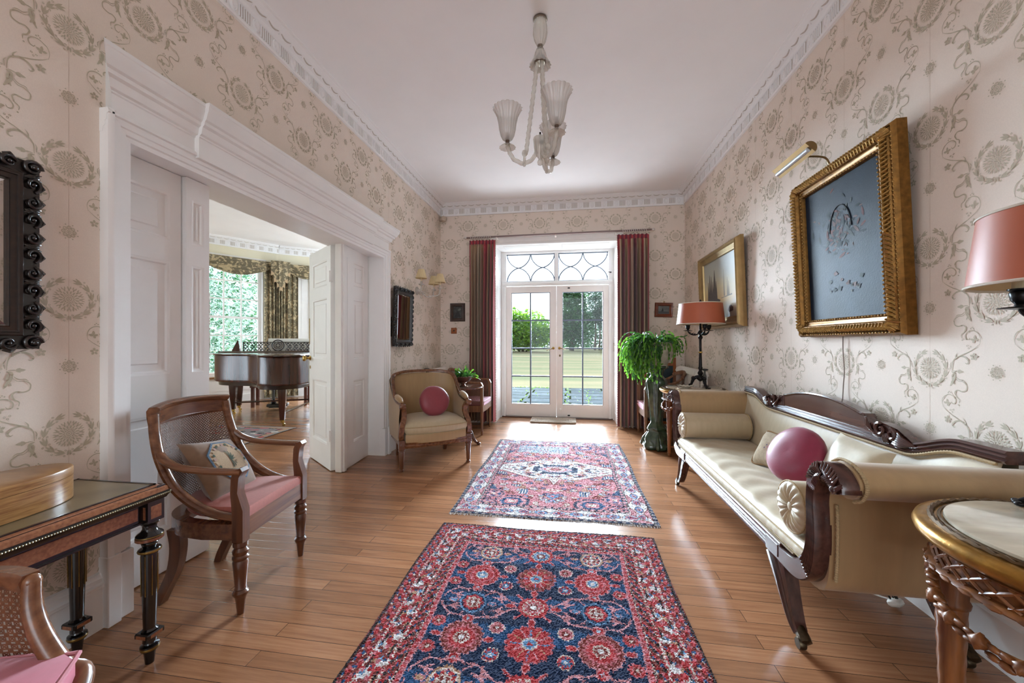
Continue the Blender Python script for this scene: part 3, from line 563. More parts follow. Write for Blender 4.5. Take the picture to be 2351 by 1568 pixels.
# --- far rug: faded rose field, cream medallion
r = Ras(-.815, 2.53, .555, 4.51, .0055, 'pink', seed=9); X, Y = r.X, r.Y; x0, y0, x1, y1 = r.b; mx, my = -.132, 3.52
ax, ay = np.abs(X - mx), np.abs(Y - my); S0 = r.rg
r.set(S0.random(X.shape) > .55, 'rose')
for i in range(150):   # scattered little outlined motifs, mirrored
    px, py = S0.uniform(0, .55), S0.uniform(0, .8); c = S0.choice(['sky', 'paleblue', 'tan', 'cream', 'brick', 'blue']); w, h = S0.uniform(.012, .03), S0.uniform(.008, .022)
    d = np.hypot((ax - px) / w, (ay - py) / h); r.set(d < 1.35, 'brick'); r.set(d < 1.05, c); r.set(d < .4, 'rose')
for px, py, w, h in ((.23, .55, .035, .05), (.46, .03, .045, .03), (.46, .16, .045, .03), (.3, .43, .04, .02)):
    m_ = (np.abs(ax - px) < w) & (np.abs(ay - py) < h); r.set(m_, 'blue'); r.set(m_ & (np.sin((ax - px) * 300) > .3), 'cream')
# corner spandrels
sp = (ax > .13 + .38 * (.83 - np.clip(ay, 0, .83)) / .30) & (ay > .45) | (ax / .60 + ay / .98 > 1.27); sp &= (ay > .42)
r.set(sp, 'blue'); r.set(sp & (S0.random(X.shape) > .5), 'navy')
for (px, py, q) in ((.29, .745, .125), (.45, .63, .085), (.46, .80, .07)):
    d = np.maximum(np.abs(ax - px) / 1.25, np.maximum(np.abs(ay - py), (np.abs(ax - px) / 1.25 + np.abs(ay - py)) / 1.38))
    for f, c in ((1.0, 'rose'), (.86, 'navy'), (.70, 'pink'), (.56, 'blue'), (.32, 'rose'), (.18, 'cream')): r.set((d < q * f) & (ay > .4), c)
    r.set((d < q * .86) & (np.abs(np.sin((ax - px) * 55) * np.sin((ay - py) * 60)) > .62), 'pink')
def hexd(a, b): return np.maximum(ax / a + .55 * ay / b, ay / b * .98)
md = np.minimum(ax / .50 + ay / .20, np.minimum(np.maximum(ax / .40, (ax / .40 + ay / .24) / 1.32), (ax / .16 + ay / .40)))
md = np.minimum(np.maximum((ax / .52 + ay / .30) / 1.18, ay / .25), ax / .13 + ay / .38)
for f, c in ((1.04, 'brick'), (1.0, 'white')): r.set(md < f, c)
for i in range(64):
    px, py = S0.uniform(.0, .42), S0.uniform(0, .24); c = S0.choice(['paleblue', 'pink', 'brick', 'sky', 'tan', 'navy']); d = np.maximum(np.abs(ax - px) / S0.uniform(.008, .028), np.abs(ay - py) / S0.uniform(.006, .016)); r.set((d < 1) & (md < .93), c)
for a in (.86, .7): r.set((np.abs(md - a) < .018) & (np.sin(ax * 60) > -.2), 'brick')
d = np.maximum(ax / .20, np.maximum(ay / .115, (ax / .2 + ay / .115) / 1.5)); r.set(d < 1, 'navy'); r.set((d < 1) & (np.hypot((ax - .13), ay - .075) < .02), 'white')
for f, c in ((.98, 'paleblue'), (.7, 'rose'), (.55, 'cream'), (.38, 'brick'), (.2, 'rose')): r.set(np.hypot(ax / .155, ay / .085) < f, c)
r.set((np.hypot(ax / .155, ay / .085) < .95) & (np.hypot(ax / .155, ay / .085) > .72) & (np.sin(np.arctan2(ay, ax) * 22) > .3), 'pink')
for py, w, h in ((.50, .09, .03), (.62, .05, .05), (.70, .03, .025)):
    d = ax / w + np.abs(ay - py) / h; r.set(d < 1.15, 'brick'); r.set(d < 1, 'cream' if w > .06 else 'sky'); r.set(d < .5, 'rose')
r.set((X < mx + .12) & (X > mx - .42) & (Y > 4.02) & (Y < 4.28) & (S0.random(X.shape) > .35), 'paleblue')
# border
ed = np.minimum(np.minimum(X - x0, x1 - X), np.minimum(Y - y0, y1 - Y)); al = np.where(np.minimum(X - x0, x1 - X) < np.minimum(Y - y0, y1 - Y), Y - my, X - mx)
bd = ed < .185; r.set(bd, 'white'); r.set(ed < .022, 'grey'); r.set((ed < .02) & (np.sin(al * 130) > 0), 'navy')
for a in (.024, .150, .160, .184): r.set(np.abs(ed - a) < .003, 'dark')
r.set((ed > .162) & (ed < .181), 'pink'); r.set((ed > .162) & (ed < .181) & (np.sin(al * 2 * pi / .05) > .55), 'navy')
mnb = (ed > .027) & (ed < .148); per = .236; u = ((al / per + 1000.25) % 1 - .5) * per; w_ = ed - .087
tri = np.abs(((al / per + 1000) % 1) - .5) * 2
r.set(mnb & (np.abs(w_) > .02 + .055 * tri), 'pink'); r.set(mnb & (np.abs(np.abs(w_) - .02 - .055 * tri) < .0035), 'brick')
q = np.hypot(u / .055, w_ / .034)
for f, c in ((1.1, 'brick'), (1.0, 'paleblue'), (.72, 'rose'), (.45, 'blue'), (.25, 'red')): r.set(mnb & (q < f * (.86 + .14 * np.abs(np.cos(3 * np.arctan2(w_, u))))), c)
u2 = ((al / per + 1000.75) % 1 - .5) * per; q = np.hypot(u2 / .045, w_ / .026)
for f, c in ((1.15, 'brick'), (1.0, 'sky'), (.6, 'pink'), (.3, 'navy')): r.set(mnb & (q < f), c)
mb = r.mesh('rug', .007)
rnd = random.Random(5)
for yy, sg in ((2.53, -1), (4.51, 1)):
    for i in range(330):
        x = -.812 + i * .00413; l = rnd.uniform(.008, .026); dx = rnd.uniform(-.008, .008); mb.add([(x, yy, .006), (x + .003, yy, .006), (x + .003 + dx, yy + sg * l, .002), (x + dx, yy + sg * l, .002)], [(0, 1, 2, 3)], WI['cream' if i % 4 else 'grey'])
o = mb.build('rug', list(WOOL.values()), ang=0); tag(o, 'worn oriental rug with pink field and cream medallion, nearer the garden doors', 'rug', 'oriental rugs on the hall floor')
# braided door mat
mb = MB(); JUTE = mat('jute', (188, 168, 150), .95, var=.3, vscale=120, bump=.8, bscale=160)
L_, W_ = .66, .35
def rr(e, z, n=6):
    a, b_ = L_ / 2 - e, W_ / 2 - e; q = max(.008, .035 - e); pts = []
    for cx_, cy_, t0 in ((a - q, b_ - q, 0), (-a + q, b_ - q, 90), (-a + q, -b_ + q, 180), (a - q, -b_ + q, 270)):
        pts += [(cx_ + q * cos(R(t0 + 90 * i / n)), cy_ + q * sin(R(t0 + 90 * i / n)), z) for i in range(n + 1)]
    return pts
mb.loft([rr(.004, .001), rr(.004, .014)]);
for e in [.008 + .0155 * k for k in range(11)]:
    P = rr(e, .014); dens = []
    for a, b_ in zip(P, P[1:] + P[:1]):
        k = max(1, int(math.dist(a, b_) / .012)); dens += [tuple(a[i] + (b_[i] - a[i]) * t / k for i in range(3)) for t in range(k)]
    mb.tube([(x, y, z + (.004 if i % 2 else 0)) for i, (x, y, z) in enumerate(dens)], [(.0085 if i % 2 else .0066) for i in range(len(dens))], 6, closed=True)
o = mb.build('door_mat', JUTE, ang=60, loc=(-.245, 5.70, 0)); tag(o, 'small braided jute door mat in front of the garden doors', 'door mat')
# ------------------------------------------------------------------ seating
WAL = wood('walnut', (150, 98, 64), (98, 58, 36), .25, 1); WALY = wood('walnut_rail', (146, 94, 62), (96, 56, 36), .25, 1, 'y'); WALZ = wood('walnut_leg', (128, 80, 52), (82, 48, 32), .28, 1, 'z')
ROSE = wood('rosewood', (98, 62, 54), (62, 38, 34), .22, 1, 'y'); ROSEZ = wood('rosewood_leg', (92, 58, 50), (58, 36, 32), .24, 1, 'z')
BEECH = wood('beech', (160, 112, 78), (112, 72, 46), .35, 1, 'z', .1)
CANE = mat('cane', (128, 92, 72), .55, var=.25, vscale=90); CANED = mat('dark_cane', (120, 72, 44), .5, var=.3, vscale=90)
def silk(name, c, v=.05): return mat(name, c, .42, var=v, vscale=40, stretch=(1, 1, .08), bump=.12, bscale=140, spec=.35, sheen=.25)
GOLD = silk('gold_silk', (192, 158, 114)); CREAM = silk('cream_silk', (210, 190, 156)); PIPE = mat('piping_cord', (192, 166, 124), .8, var=.2, vscale=200)
PINKS = silk('magenta_silk', (158, 52, 82)); ROSES = silk('dusty_rose_silk', (158, 70, 80)); CORAL = mat('coral_linen', (196, 112, 98), .8, var=.06, vscale=80, bump=.15, bscale=600, sheen=.2)
PINKV = mat('pink_velvet', (206, 84, 110), .7, var=.05, vscale=60, sheen=.5); BRNZ = mat('old_bronze_caps', (96, 84, 66), .4, .9, var=.3, vscale=80)
def cane(mb, S, nu, nv, w=.0024, seg=10, e=.0012, pred=None):
    def rib(f, n, wu=None):
        P = []; ok = []
        for i in range(n + 1):
            u, v = f(i / n); P.append(Vector(S(u, v))); ok.append(pred is None or pred(u, v))
        d = Vector(S(.5, .5)); vs = []
        for i in range(n + 1):
            t = (P[min(i + 1, n)] - P[max(0, i - 1)]); u, v = f(i / n); a = Vector(S(min(1, u + .01), v)) - Vector(S(max(0, u - .01), v)); b = Vector(S(u, min(1, v + .01))) - Vector(S(u, max(0, v - .01)))
            nn = a.cross(b); s = nn.cross(t); s = s.normalized() * w / 2 if s.length > 1e-9 else Vector((0, 0, 0)); vs += [P[i] + s, P[i] - s]
        fs = [(2 * i, 2 * i + 1, 2 * i + 3, 2 * i + 2) for i in range(n) if ok[i] and ok[i + 1]]
        mb.add(vs, fs)
    for i in range(nu):
        for o in (.30, .70): rib(lambda t, q=(i + o) / nu: (q, t), seg)
    for j in range(nv):
        for o in (.30, .70): rib(lambda t, q=(j + o) / nv: (t, q), max(seg, 14))
    for k in range(-nv + 1, nu):
        u0 = max(0, k); u1 = min(nu, k + nv)
        if u1 - u0 < 1: continue
        rib(lambda t: ((u0 + (u1 - u0) * t) / nu, (u0 + (u1 - u0) * t - k) / nv), max(3, int(seg * (u1 - u0) / nv)))
        rib(lambda t: ((u0 + (u1 - u0) * t) / nu, 1 - (u0 + (u1 - u0) * t - k) / nv), max(3, int(seg * (u1 - u0) / nv)))
def turned(mb, x, y, z0, prof, n=16): mb.lathe([(r, z) for r, z in prof], n, M=xf((x, y, z0)))
LEGP = [(.008, 0), (.013, 0), (.019, .06), (.022, .075), (.029, .085), (.03, .095), (.024, .103), (.021, .106), (.024, .11), (.021, .115), (.027, .19), (.03, .225), (.026, .232), (.031, .238), (.032, .246), (.026, .253), (.03, .262), (.031, .272), (.025, .28), (.023, .285), (.029, .292), (.029, .31), (.01, .31)]
# --- cane armchair by the folding doors
t = thing('armchair', 'cane backed walnut armchair with coral seat pad beside the folding doors', 'armchair', (-1.423, 1.684, 0), math.atan2(.125, .992))
ST = [(-.40, .845), (-.388, .755), (-.357, .65), (-.30, .545), (-.215, .468), (-.12, .425), (-.01, .405)]
xs = lambda z: float(np.interp(z, [p[1] for p in ST[::-1]], [p[0] for p in ST[::-1]]))
for sg in (1, -1):
    mb = MB(); P = spl([(x, sg * (.222 if z < .6 else .222 - .018 * (z - .6) / .25), z) for x, z in ST], 5); mb.tube(P, [.021 - .003 * abs(i / len(P) - .3) for i in range(len(P))], 10, up=(0, 1, 0), prof=circ(10, .85, 1.15)); mb.build('back_stile', WAL, t)
    mb = MB(); A = spl([(-.362, sg * .219, .675), (-.325, sg * .225, .645), (-.26, sg * .232, .622), (-.16, sg * .236, .612), (-.06, sg * .234, .608), (.012, sg * .232, .607)], 5)
    mb.tube(A, .0175, 10, up=(0, 0, 1), prof=circ(10, 1.15, .85)); mb.build('arm', WAL, t)
    mb = MB(); mb.prism([(-.022, .31), (.024, .31), (.024, .445), (.0, .52), (.006, .585), (.022, .612), (.012, .626), (-.014, .618), (-.027, .585), (-.03, .52), (-.024, .445)], sg * .224 - .0215, sg * .224 + .0215, 'y'); fix(mb.build('arm_post', WALZ, t, 30))
    mb = MB(); turned(mb, 0, sg * .224, 0, LEGP); mb.build('leg', WALZ, t)
    mb = MB(); pr = [(-.022, -.02), (.022, -.02), (.022, .02), (-.022, .02)]
    L_ = spl([(-.335, sg * .165, .33), (-.325, sg * .165, .25), (-.34, sg * .166, .15), (-.385, sg * .168, .05), (-.405, sg * .17, 0)], 4)
    mb.loft([[(p.x + a * (1.25 - .5 * i / len(L_)), p.y + b, p.z) for a, b in pr] for i, p in enumerate(L_)]); mb.build('leg', WALZ, t, 30)
def ushape(x0, xb, w, k=2.6, n=24): return [(x0 - (x0 - xb) * (1 - abs(a) ** k) ** (1 / 1.6), -w * a) for a in [1 - 2 * i / n for i in range(n + 1)]]
mb = MB(); out = ushape(-.16, -.425, .238); inn = ushape(-.16, -.375, .196)
ringz = lambda z: [(0.0, -.238, z)] + [(x, y, z) for x, y in out] + [(0.0, .238, z), (.0, .196, z)] + [(x, y, z) for x, y in inn[::-1]] + [(0.0, -.196, z)]
mb.loft([ringz(.318), ringz(.385)]); mb.box(-.022, -.205, .322, .018, .205, .402); fix(mb.build('seat_frame', WALY, t, 30))
mb = MB(); P = [(-.405 - .05 * (1 - (2 * u - 1) ** 2), .212 * (2 * u - 1), .848 + .014 * (1 - (2 * u - 1) ** 2)) for u in [i / 20 for i in range(21)]]
mb.tube(P, 1, up=(0, 0, 1), prof=[(-.012, -.055), (.012, -.055), (.016, .0), (.03, .012), (.032, .022), (.02, .03), (-.006, .028), (-.016, .012), (-.016, -.02)]); mb.build('crest_rail', WALY, t, 40)
def S1(u, v):
    z = .40 + .40 * v; a = 2 * u - 1; x0 = xs(max(z, .41)) - .003; xc = -.455 + .05 * (1 - v) ** 2
    return (x0 + (min(xc, x0) - x0) * (1 - abs(a) ** 2.4), .208 * a * (1 if v < .5 else 1 - .03 * (v - .5)), z)
mb = MB(); cane(mb, S1, 34, 30, seg=12); mb.build('cane_back', CANE, t, 0)
mb = MB(); mb.tube(spl([S1(0.02, v / 12) for v in range(13)], 2), .006, 6); mb.tube(spl([S1(.98, v / 12) for v in range(13)], 2), .006, 6); mb.tube([S1(u / 20, .985) for u in range(21)], .006, 6); mb.build('cane_border', CANED, t)
mb = MB(); plan = [(.018, -.2), (.018, .2)] + [(x + .03, y * .985) for x, y in ushape(-.15, -.40, .206)][::-1]
def inset(pl, e):
    cx_ = -.18; return [(cx_ + (x - cx_) * (1 - e / .2), y * (1 - e / .21)) for x, y in pl]
mb.loft([[(x, y, z) for x, y in inset(plan, e)] for e, z in ((.004, .395), (0, .402), (0, .432), (.006, .442), (.03, .446), (.1, .45))]); fix(mb.build('seat_pad', CORAL, t, 35))
# tapestry cushion on it
mb = cushion(.315, .315, .115, wob=.5)
TAUP = mat('taupe_velvet', (140, 108, 82), .8, var=.1, vscale=40, sheen=.4, bump=.1, bscale=60)
o = mb.build('cushion', TAUP, ang=60); fix(o)
o.location = (-1.70, 1.665, .548); o.rotation_euler = (R(-14), R(50), R(-4)); tag(o, 'taupe cushion with octagonal embroidered palm panel on the cane armchair', 'cushion')
mb = MB(); N8 = 8; off = lambda x, y: .0575 * ((1 - min(1, abs(x / .165)) ** 2.6) * (1 - min(1, abs(y / .165)) ** 2.6)) ** .45 + .0012
def oct_(r, e, n=10): # outline ring
    P = [(r * cos(2 * pi * (i + .5) / 8), r * 1.0 * sin(2 * pi * (i + .5) / 8)) for i in range(8)]; out = []
    for a, b_ in zip(P, P[1:] + P[:1]):
        for k in range(4): x = a[0] + (b_[0] - a[0]) * k / 4; y = a[1] + (b_[1] - a[1]) * k / 4; out.append((x, y, off(x, y) + e))
    return out
rs = [oct_(r, e) for r, e in ((.118, 0), (.116, .002), (.108, .002), (.107, .0022), (.075, .0022), (.045, .0022), (.015, .0022))]
o2 = len(mb.v); mb.loft(rs, cap=False); mb.add(rs[-1], [tuple(range(32))], 1)
mb.m = [0] * 64 + [1] * (len(mb.m) - 64)
for i in range(9):
    a = pi * (i + .3) / 9 + .1; l = .05
    pts = [(cos(a) * l * q, .0 + sin(a) * l * q - .018 * q * q - .005) for q in (0, .4, .7, 1)]
    vs = [(x + (.004 if s else -.004) * (1 - q_ / 3.2), y + (.003 if s else -.003), off(x, y) + .005) for q_, (x, y) in enumerate(pts) for s in (0, 1)]; mb.add(vs, [(0, 1, 3, 2), (2, 3, 5, 4), (4, 5, 7, 6)], 2)
for i in range(26):
    a = 2 * pi * i / 26; x, y = .088 * cos(a), .088 * sin(a); mb.add([(x + .008 * cos(b_), y + .008 * sin(b_), off(x, y) + .0048) for b_ in [k * pi / 3 for k in range(6)]], [tuple(range(6))], 2 if i % 3 == 0 else (3 if i % 3 == 1 else 1))
mb.build('embroidered_panel', [mat('blue_braid', (98, 122, 144), .9, var=.4, vscale=150), mat('needlepoint_beige', (196, 168, 136), .9, var=.15, vscale=200), mat('needlepoint_green', (72, 86, 70), .9, var=.3, vscale=150), mat('needlepoint_rose', (186, 150, 140), .9, var=.3, vscale=200)], o, 0)
# --- low cane tub chair in the near left corner
t = thing('armchair', 'low cane backed tub chair with pink velvet seat in the near left corner', 'armchair', (-1.162, .382, 0), math.atan2(-.82, .57))
def S2(u, v):
    a = 2 * u - 1; z = .43 + .19 * v; q = max(0, 1 - v); w = .165 + .085 * q ** 1.7; fx = -.25 + .05 * q; return (fx - .075 * (1 - abs(a) ** 2.2), w * a, z)
mb = MB(); cane(mb, S2, 22, 12, w=.0030, seg=8); mb.build('cane_back', CANED, t, 0)
for sg in (1, -1):
    u = (sg + 1) / 2
    mb = MB(); P = spl([S2(u, 1.08), S2(u, .85), S2(u, .6), S2(u, .35), S2(u, .12), (-.20, sg * .262, .432), (-.14, sg * .268, .40)], 5); mb.tube(P, [.016 + .008 * i / len(P) for i in range(len(P))], 10); mb.sph(tuple(P[0]), .0165, 10, 6); mb.build('back_stile', WAL, t)
    mb = MB(); turned(mb, .2, sg * .205, 0, [(r * .9, z * 1.16) for r, z in LEGP]); mb.build('leg', WALZ, t)
    mb = MB(); mb.loft([[(x + a, sg * .18 + b, z) for a, b in ((-.018, -.018), (.018, -.018), (.018, .018), (-.018, .018))] for x, z in ((-.22, .38), (-.21, .24), (-.22, .1), (-.25, 0))]); mb.build('leg', WALZ, t, 30)
mb = MB(); mb.tube([S2(u / 20, 1.08) for u in range(21)], 1, up=(0, 0, 1), prof=[(-.012, -.02), (.014, -.02), (.02, .004), (.014, .018), (-.012, .018)]); mb.build('crest_rail', WALY, t, 40)
mb = MB(); mb.loft([[(x, y, z) for x, y in [(.225, -.245), (.225, .245), (-.1, .262), (-.22, .23), (-.30, 0), (-.22, -.23), (-.1, -.262)]] for z in (.34, .405)]); mb.build('seat_frame', WALY, t, 30)
mb = MB(); pl = [(.235, -.245), (.235, .245), (.05, .268), (-.18, .262), (-.205, .24), (-.25, .12), (-.262, 0), (-.25, -.12), (-.205, -.24), (-.18, -.262), (.05, -.268)]
mb.loft([[(x * k, y * k, z) for x, y in pl] for k, z in ((.99, .406), (1, .412), (1, .476), (.985, .484), (.9, .488), (.5, .492))]); mb.build('seat_cushion', PINKV, t, 50)
mb = MB(); mb.tube([(p.x, p.y, .480) for p in spl([(*q, 0) for q in pl], 3, True)], .0045, 6, closed=True); mb.build('piping', mat('pale_pink_cord', (216, 140, 150), .8), t)
# --- gold bergere
t = thing('armchair', 'gold silk upholstered bergere armchair beside the folded door leaves', 'armchair', (-1.2355, 3.457, 0), math.atan2(-.812, .584))
BW = WAL
TL = [(.018, 0), (.02, .012), (.012, .02), (.019, .03), (.0235, .12), (.026, .17), (.024, .178), (.03, .183), (.03, .195), (.022, .2)]
for sg in (1, -1):
    mb = MB(); mb.lathe([(.008, 0)] + TL + [(.008, .2)], 20, M=xf((.0, sg * .317, 0)), mod=lambda r, z, th: r * (1 - .07 * (.03 < z < .17) * (math.cos(8 * th) > .2))); mb.box(-.027, sg * .317 - .027, .198, .027, sg * .317 + .027, .28, b=.004); mb.lathe([(.001, 0), (.019, 0), (.019, .003), (.012, .005), (.008, .003), (.001, .006)], 12, M=xf((.027, sg * .317, .24), ry=pi / 2)); mb.build('leg', WALZ, t)
    mb = MB(); mb.loft([[(x + a * k, sg * .25 + b * k, z) for a, b in ((-.022, -.022), (.022, -.022), (.022, .022), (-.022, .022))] for x, z, k in ((-.50, .27, 1.1), (-.5, .2, 1), (-.52, .1, .8), (-.545, 0, .65))]); mb.build('leg', WALZ, t, 30)
    mb = MB(); Q = spl([(-.015, sg * .318, .28), (.0, sg * .325, .32), (.0, sg * .315, .40), (-.02, sg * .295, .47), (-.03, sg * .292, .52), (-.015, sg * .3, .56), (.012, sg * .31, .582)], 5)
    mb.tube(Q, .022, up=(1, 0, 0), prof=[(-1, -.8), (-.6, -1.05), (-.2, -.85), (.2, -1.05), (.6, -.85), (1, -.8), (1, .9), (-1, .9)])
    mb.lathe([(.001, -.026), (.022, -.026), (.026, -.018), (.026, .018), (.022, .026), (.001, .026)], 14, M=xf((.012, sg * .312, .583), rx=pi / 2)); mb.build('arm_support', BW, t, 45)
    mb = MB(); Q = spl([(.005, sg * .312, .598), (-.07, sg * .318, .603), (-.16, sg * .326, .612), (-.25, sg * .33, .635), (-.32, sg * .328, .68), (-.37, sg * .325, .735), (-.42, sg * .32, .79), (-.47, sg * .292, .832), (-.525, sg * .20, .852), (-.55, sg * .1, .857), (-.556, 0, .858)], 5)
    mb.tube(Q, .0165, 10, up=(0, 0, 1), prof=[(-1, -.7), (1, -.7), (1.15, 0), (.8, .8), (.3, .6), (0, .95), (-.3, .6), (-.8, .8), (-1.15, 0)]); mb.build('top_rail', BW, t, 50)
    mb = MB(); mb.tube(spl([(-.02, sg * .312, .615), (-.08, sg * .315, .632), (-.16, sg * .32, .642), (-.22, sg * .322, .652)], 4), [.012, .018, .022, .024, .026, .027, .028, .028, .027, .026, .025, .02, .012], 10); mb.build('arm_pad', GOLD, t, 60)
def shell(sc_, z0):
    def f(u, v):
        a = 2 * u - 1; aa = abs(a); s = math.copysign(1, a)
        if aa > .42: q = (1 - aa) / .58; x = -.02 - .40 * q; y = s * (.296 + .02 * q)
        else: q = aa / .42; th = q * pi / 2; x = -.42 - .125 * cos(th); y = s * .316 * sin(th)
        xs_ = [.0, .07, .16, .25, .32, .37, .42, .47, .56]; zs_ = [.585, .59, .6, .62, .665, .72, .775, .815, .842]
        zt = float(np.interp(-x, xs_, zs_)); z = z0 + (zt - z0) * v; b = sc_ * sin(pi * min(1, v * 1.1) * .9) * .018
        return (x + (.022 * (1 - v) if aa < .42 else 0) * 0 + (b + .02 * (v - .5) * -1 * (1 if aa < .42 else 0)), y - s * b * (1 if aa > .3 else aa / .3), z)
    return f
mb = MB(); fi = shell(1, .27); mb.grid(fi, 40, 10); fo = lambda u, v: tuple(Vector(shell(-.6, .25)(u, v)) + Vector((-.03 * (1 - abs(2 * u - 1) ** 3), .028 * (1 if u > .5 else -1) * min(1, abs(2 * u - 1) * 2.4), 0)))
mb.grid(lambda u, v: fo(1 - u, v), 40, 10); fix(mb.build('upholstered_shell', GOLD, t, 70))
mb = MB()
bow = lambda e, z: [(.02 + e + .04 * (1 - a * a), .30 * a, z) for a in [i / 8 - 1 for i in range(17)]]
mb.loft([[(x, y, .205 + .008 * (1 - (y / .3) ** 2)) for x, y, z in bow(0, 0)] + [(x - .04, y, .205) for x, y, z in bow(0, 0)[::-1]], [(x, y, .23) for x, y, z in bow(.006, 0)] + [(x - .046, y, .23) for x, y, z in bow(.006, 0)[::-1]], [(x, y, .238) for x, y, z in bow(-.002, 0)] + [(x - .04, y, .238) for x, y, z in bow(0, 0)[::-1]], [(x, y, .258) for x, y, z in bow(.004, 0)] + [(x - .044, y, .258) for x, y, z in bow(.004, 0)[::-1]]])
for sg in (1, -1): mb.box(-.5, sg * .305 - .018, .205, .0, sg * .305 + .018, .258, b=.004)
mb.box(-.53, -.25, .205, -.49, .25, .258, b=.004); fix(mb.build('seat_rail', BW, t, 40))
pl = [(.045 * (1 - a * a) + .022, .285 * a) for a in [i / 8 - 1 for i in range(17)]] + [(-.25, .30), (-.42, .27), (-.5, .14), (-.51, 0), (-.5, -.14), (-.42, -.27), (-.25, -.30)]
mb = MB(); mb.loft([[(x * k, y * k, z) for x, y in pl] for k, z in ((.99, .25), (1, .262), (1.0, .32), (.98, .325))]); mb.build('seat_deck', GOLD, t, 50)
mb = MB(); mb.loft([[(-.2 + (x + .2) * k, y * k, z + .004 * sin(y * 60 + x * 20) * (k > .95)) for x, y in pl] for k, z in ((.94, .322), (.99, .332), (1.03, .36), (1.03, .385), (.995, .412), (.9, .432), (.72, .445), (.4, .452))]); mb.build('seat_cushion', CREAM, t, 60)
mb = MB(); mb.tube([(-.2 + (x + .2) * 1.035, y * 1.035, .392) for x, y in pl[:17]], .0045, 6); mb.tube([(-.2 + (x + .2) * 1.0, y * 1.0, .328) for x, y in pl[:17]], .0045, 6); mb.build('piping', PIPE, t)
mb = roundcush(.15, .12, wob=.012); o = mb.build('cushion', ROSES, ang=60); o.location = (-1.315, 3.625, .585); o.rotation_euler = (R(76), 0, R(38)); tag(o, 'round dusty rose cushion on the gold bergere armchair', 'cushion', 'round silk cushions')
# --- pair of square framed cane chairs either side of the garden doors
def cane_chair(label, loc, rz):
    t = thing('cane_chair', label, 'chair', loc, rz, 'cane chairs flanking the garden doors')
    for sg in (1, -1):
        mb = MB(); mb.lathe([(.009, 0), (.012, 0), (.014, .04), (.0165, .045), (.0165, .05), (.014, .055), (.019, .27), (.021, .275), (.021, .29), (.01, .29)], 14, M=xf((0, sg * .24, 0))); mb.build('leg', BEECH, t)
        mb = MB(); mb.loft([[(x + a, sg * .18 + b, z) for a, b in ((-.015, -.015), (.015, -.015), (.015, .015), (-.015, .015))] for x, z in ((-.42, .3), (-.44, .15), (-.47, 0))]); mb.build('leg', BEECH, t, 30)
        mb = MB(); mb.prism([(-.018, .29), (.018, .29), (.018, .61), (.006, .634), (-.004, .652), (-.028, .66), (-.03, .63), (-.018, .615)], sg * .24 - .018, sg * .24 + .018, 'y'); fix(mb.build('arm_post', BEECH, t, 25))
        def S3(u, v, sg=sg): x = -.02 - .36 * u; return (x, sg * (.24 - .03 * u * u), .375 + (.27 + .05 * u ** 2) * v)
        mb = MB(); cane(mb, S3, 20, 15, w=.0026, seg=4); mb.build('side_cane', CANE, t, 0)
        mb = MB(); mb.tube(spl([(-.015, sg * .24, .652), (-.16, sg * .238, .658), (-.28, sg * .228, .675), (-.36, sg * .212, .705), (-.41, sg * .185, .74)], 5), .013, 8, up=(0, 0, 1), prof=[(-1, -1), (1, -1), (1.1, .3), (0, 1), (-1.1, .3)]); mb.build('arm', BEECH, t, 40)
    S4 = lambda u, v: (-.385 - .075 * (1 - (2 * u - 1) ** 2) - .03 * v, .2 * (2 * u - 1), .375 + .40 * v)
    mb = MB(); cane(mb, S4, 20, 22, w=.0026, seg=6); mb.build('back_cane', CANE, t, 0)
    mb = MB(); mb.tube([(-.415 - .075 * (1 - (2 * u - 1) ** 2), .205 * (2 * u - 1), .755 + .045 * (1 - (2 * u - 1) ** 2)) for u in [i / 16 for i in range(17)]], 1, up=(0, 0, 1), prof=[(-.012, -.022), (.012, -.022), (.016, .01), (0, .022), (-.014, .01)]); mb.build('crest_rail', BEECH, t, 40)
    mb = MB(); P = [(.015, -.24), (.022, 0), (.015, .24), (-.2, .25), (-.38, .21), (-.47, 0), (-.38, -.21), (-.2, -.25)]; mb.loft([[(x, y, z) for x, y in P] for z in (.285, .365)]); mb.build('seat_frame', BEECH, t, 30)
    mb = MB(); mb.loft([[(x * k, y * k, z) for x, y in [(.02, -.21), (.028, 0), (.02, .21), (-.2, .225), (-.37, .19), (-.44, 0), (-.37, -.19), (-.2, -.225)]] for k, z in ((.98, .366), (1, .372), (1, .41), (.98, .42), (.8, .426))]); mb.build('seat_cushion', PINKV2, t, 40)
    mb = MB(); mb.tube([(.021, -.21, .412), (.029, 0, .412), (.021, .21, .412), (-.2, .226, .412)], .004, 5); mb.tube([(.021, -.21, .412), (-.2, -.226, .412)], .004, 5); mb.build('piping', mat('cream_cord', (222, 200, 196), .8), t)
    return t
PINKV2 = mat('fuchsia_velvet', (196, 74, 118), .75, var=.05, vscale=60, sheen=.4)
c1 = cane_chair('square armed cane chair with fuchsia seat left of the garden doors', (-1.09, 4.95, 0), 0)
dup(c1, (.868, 4.906, 0), pi, 'square armed cane chair with fuchsia seat behind the trailing plant, right of the garden doors')
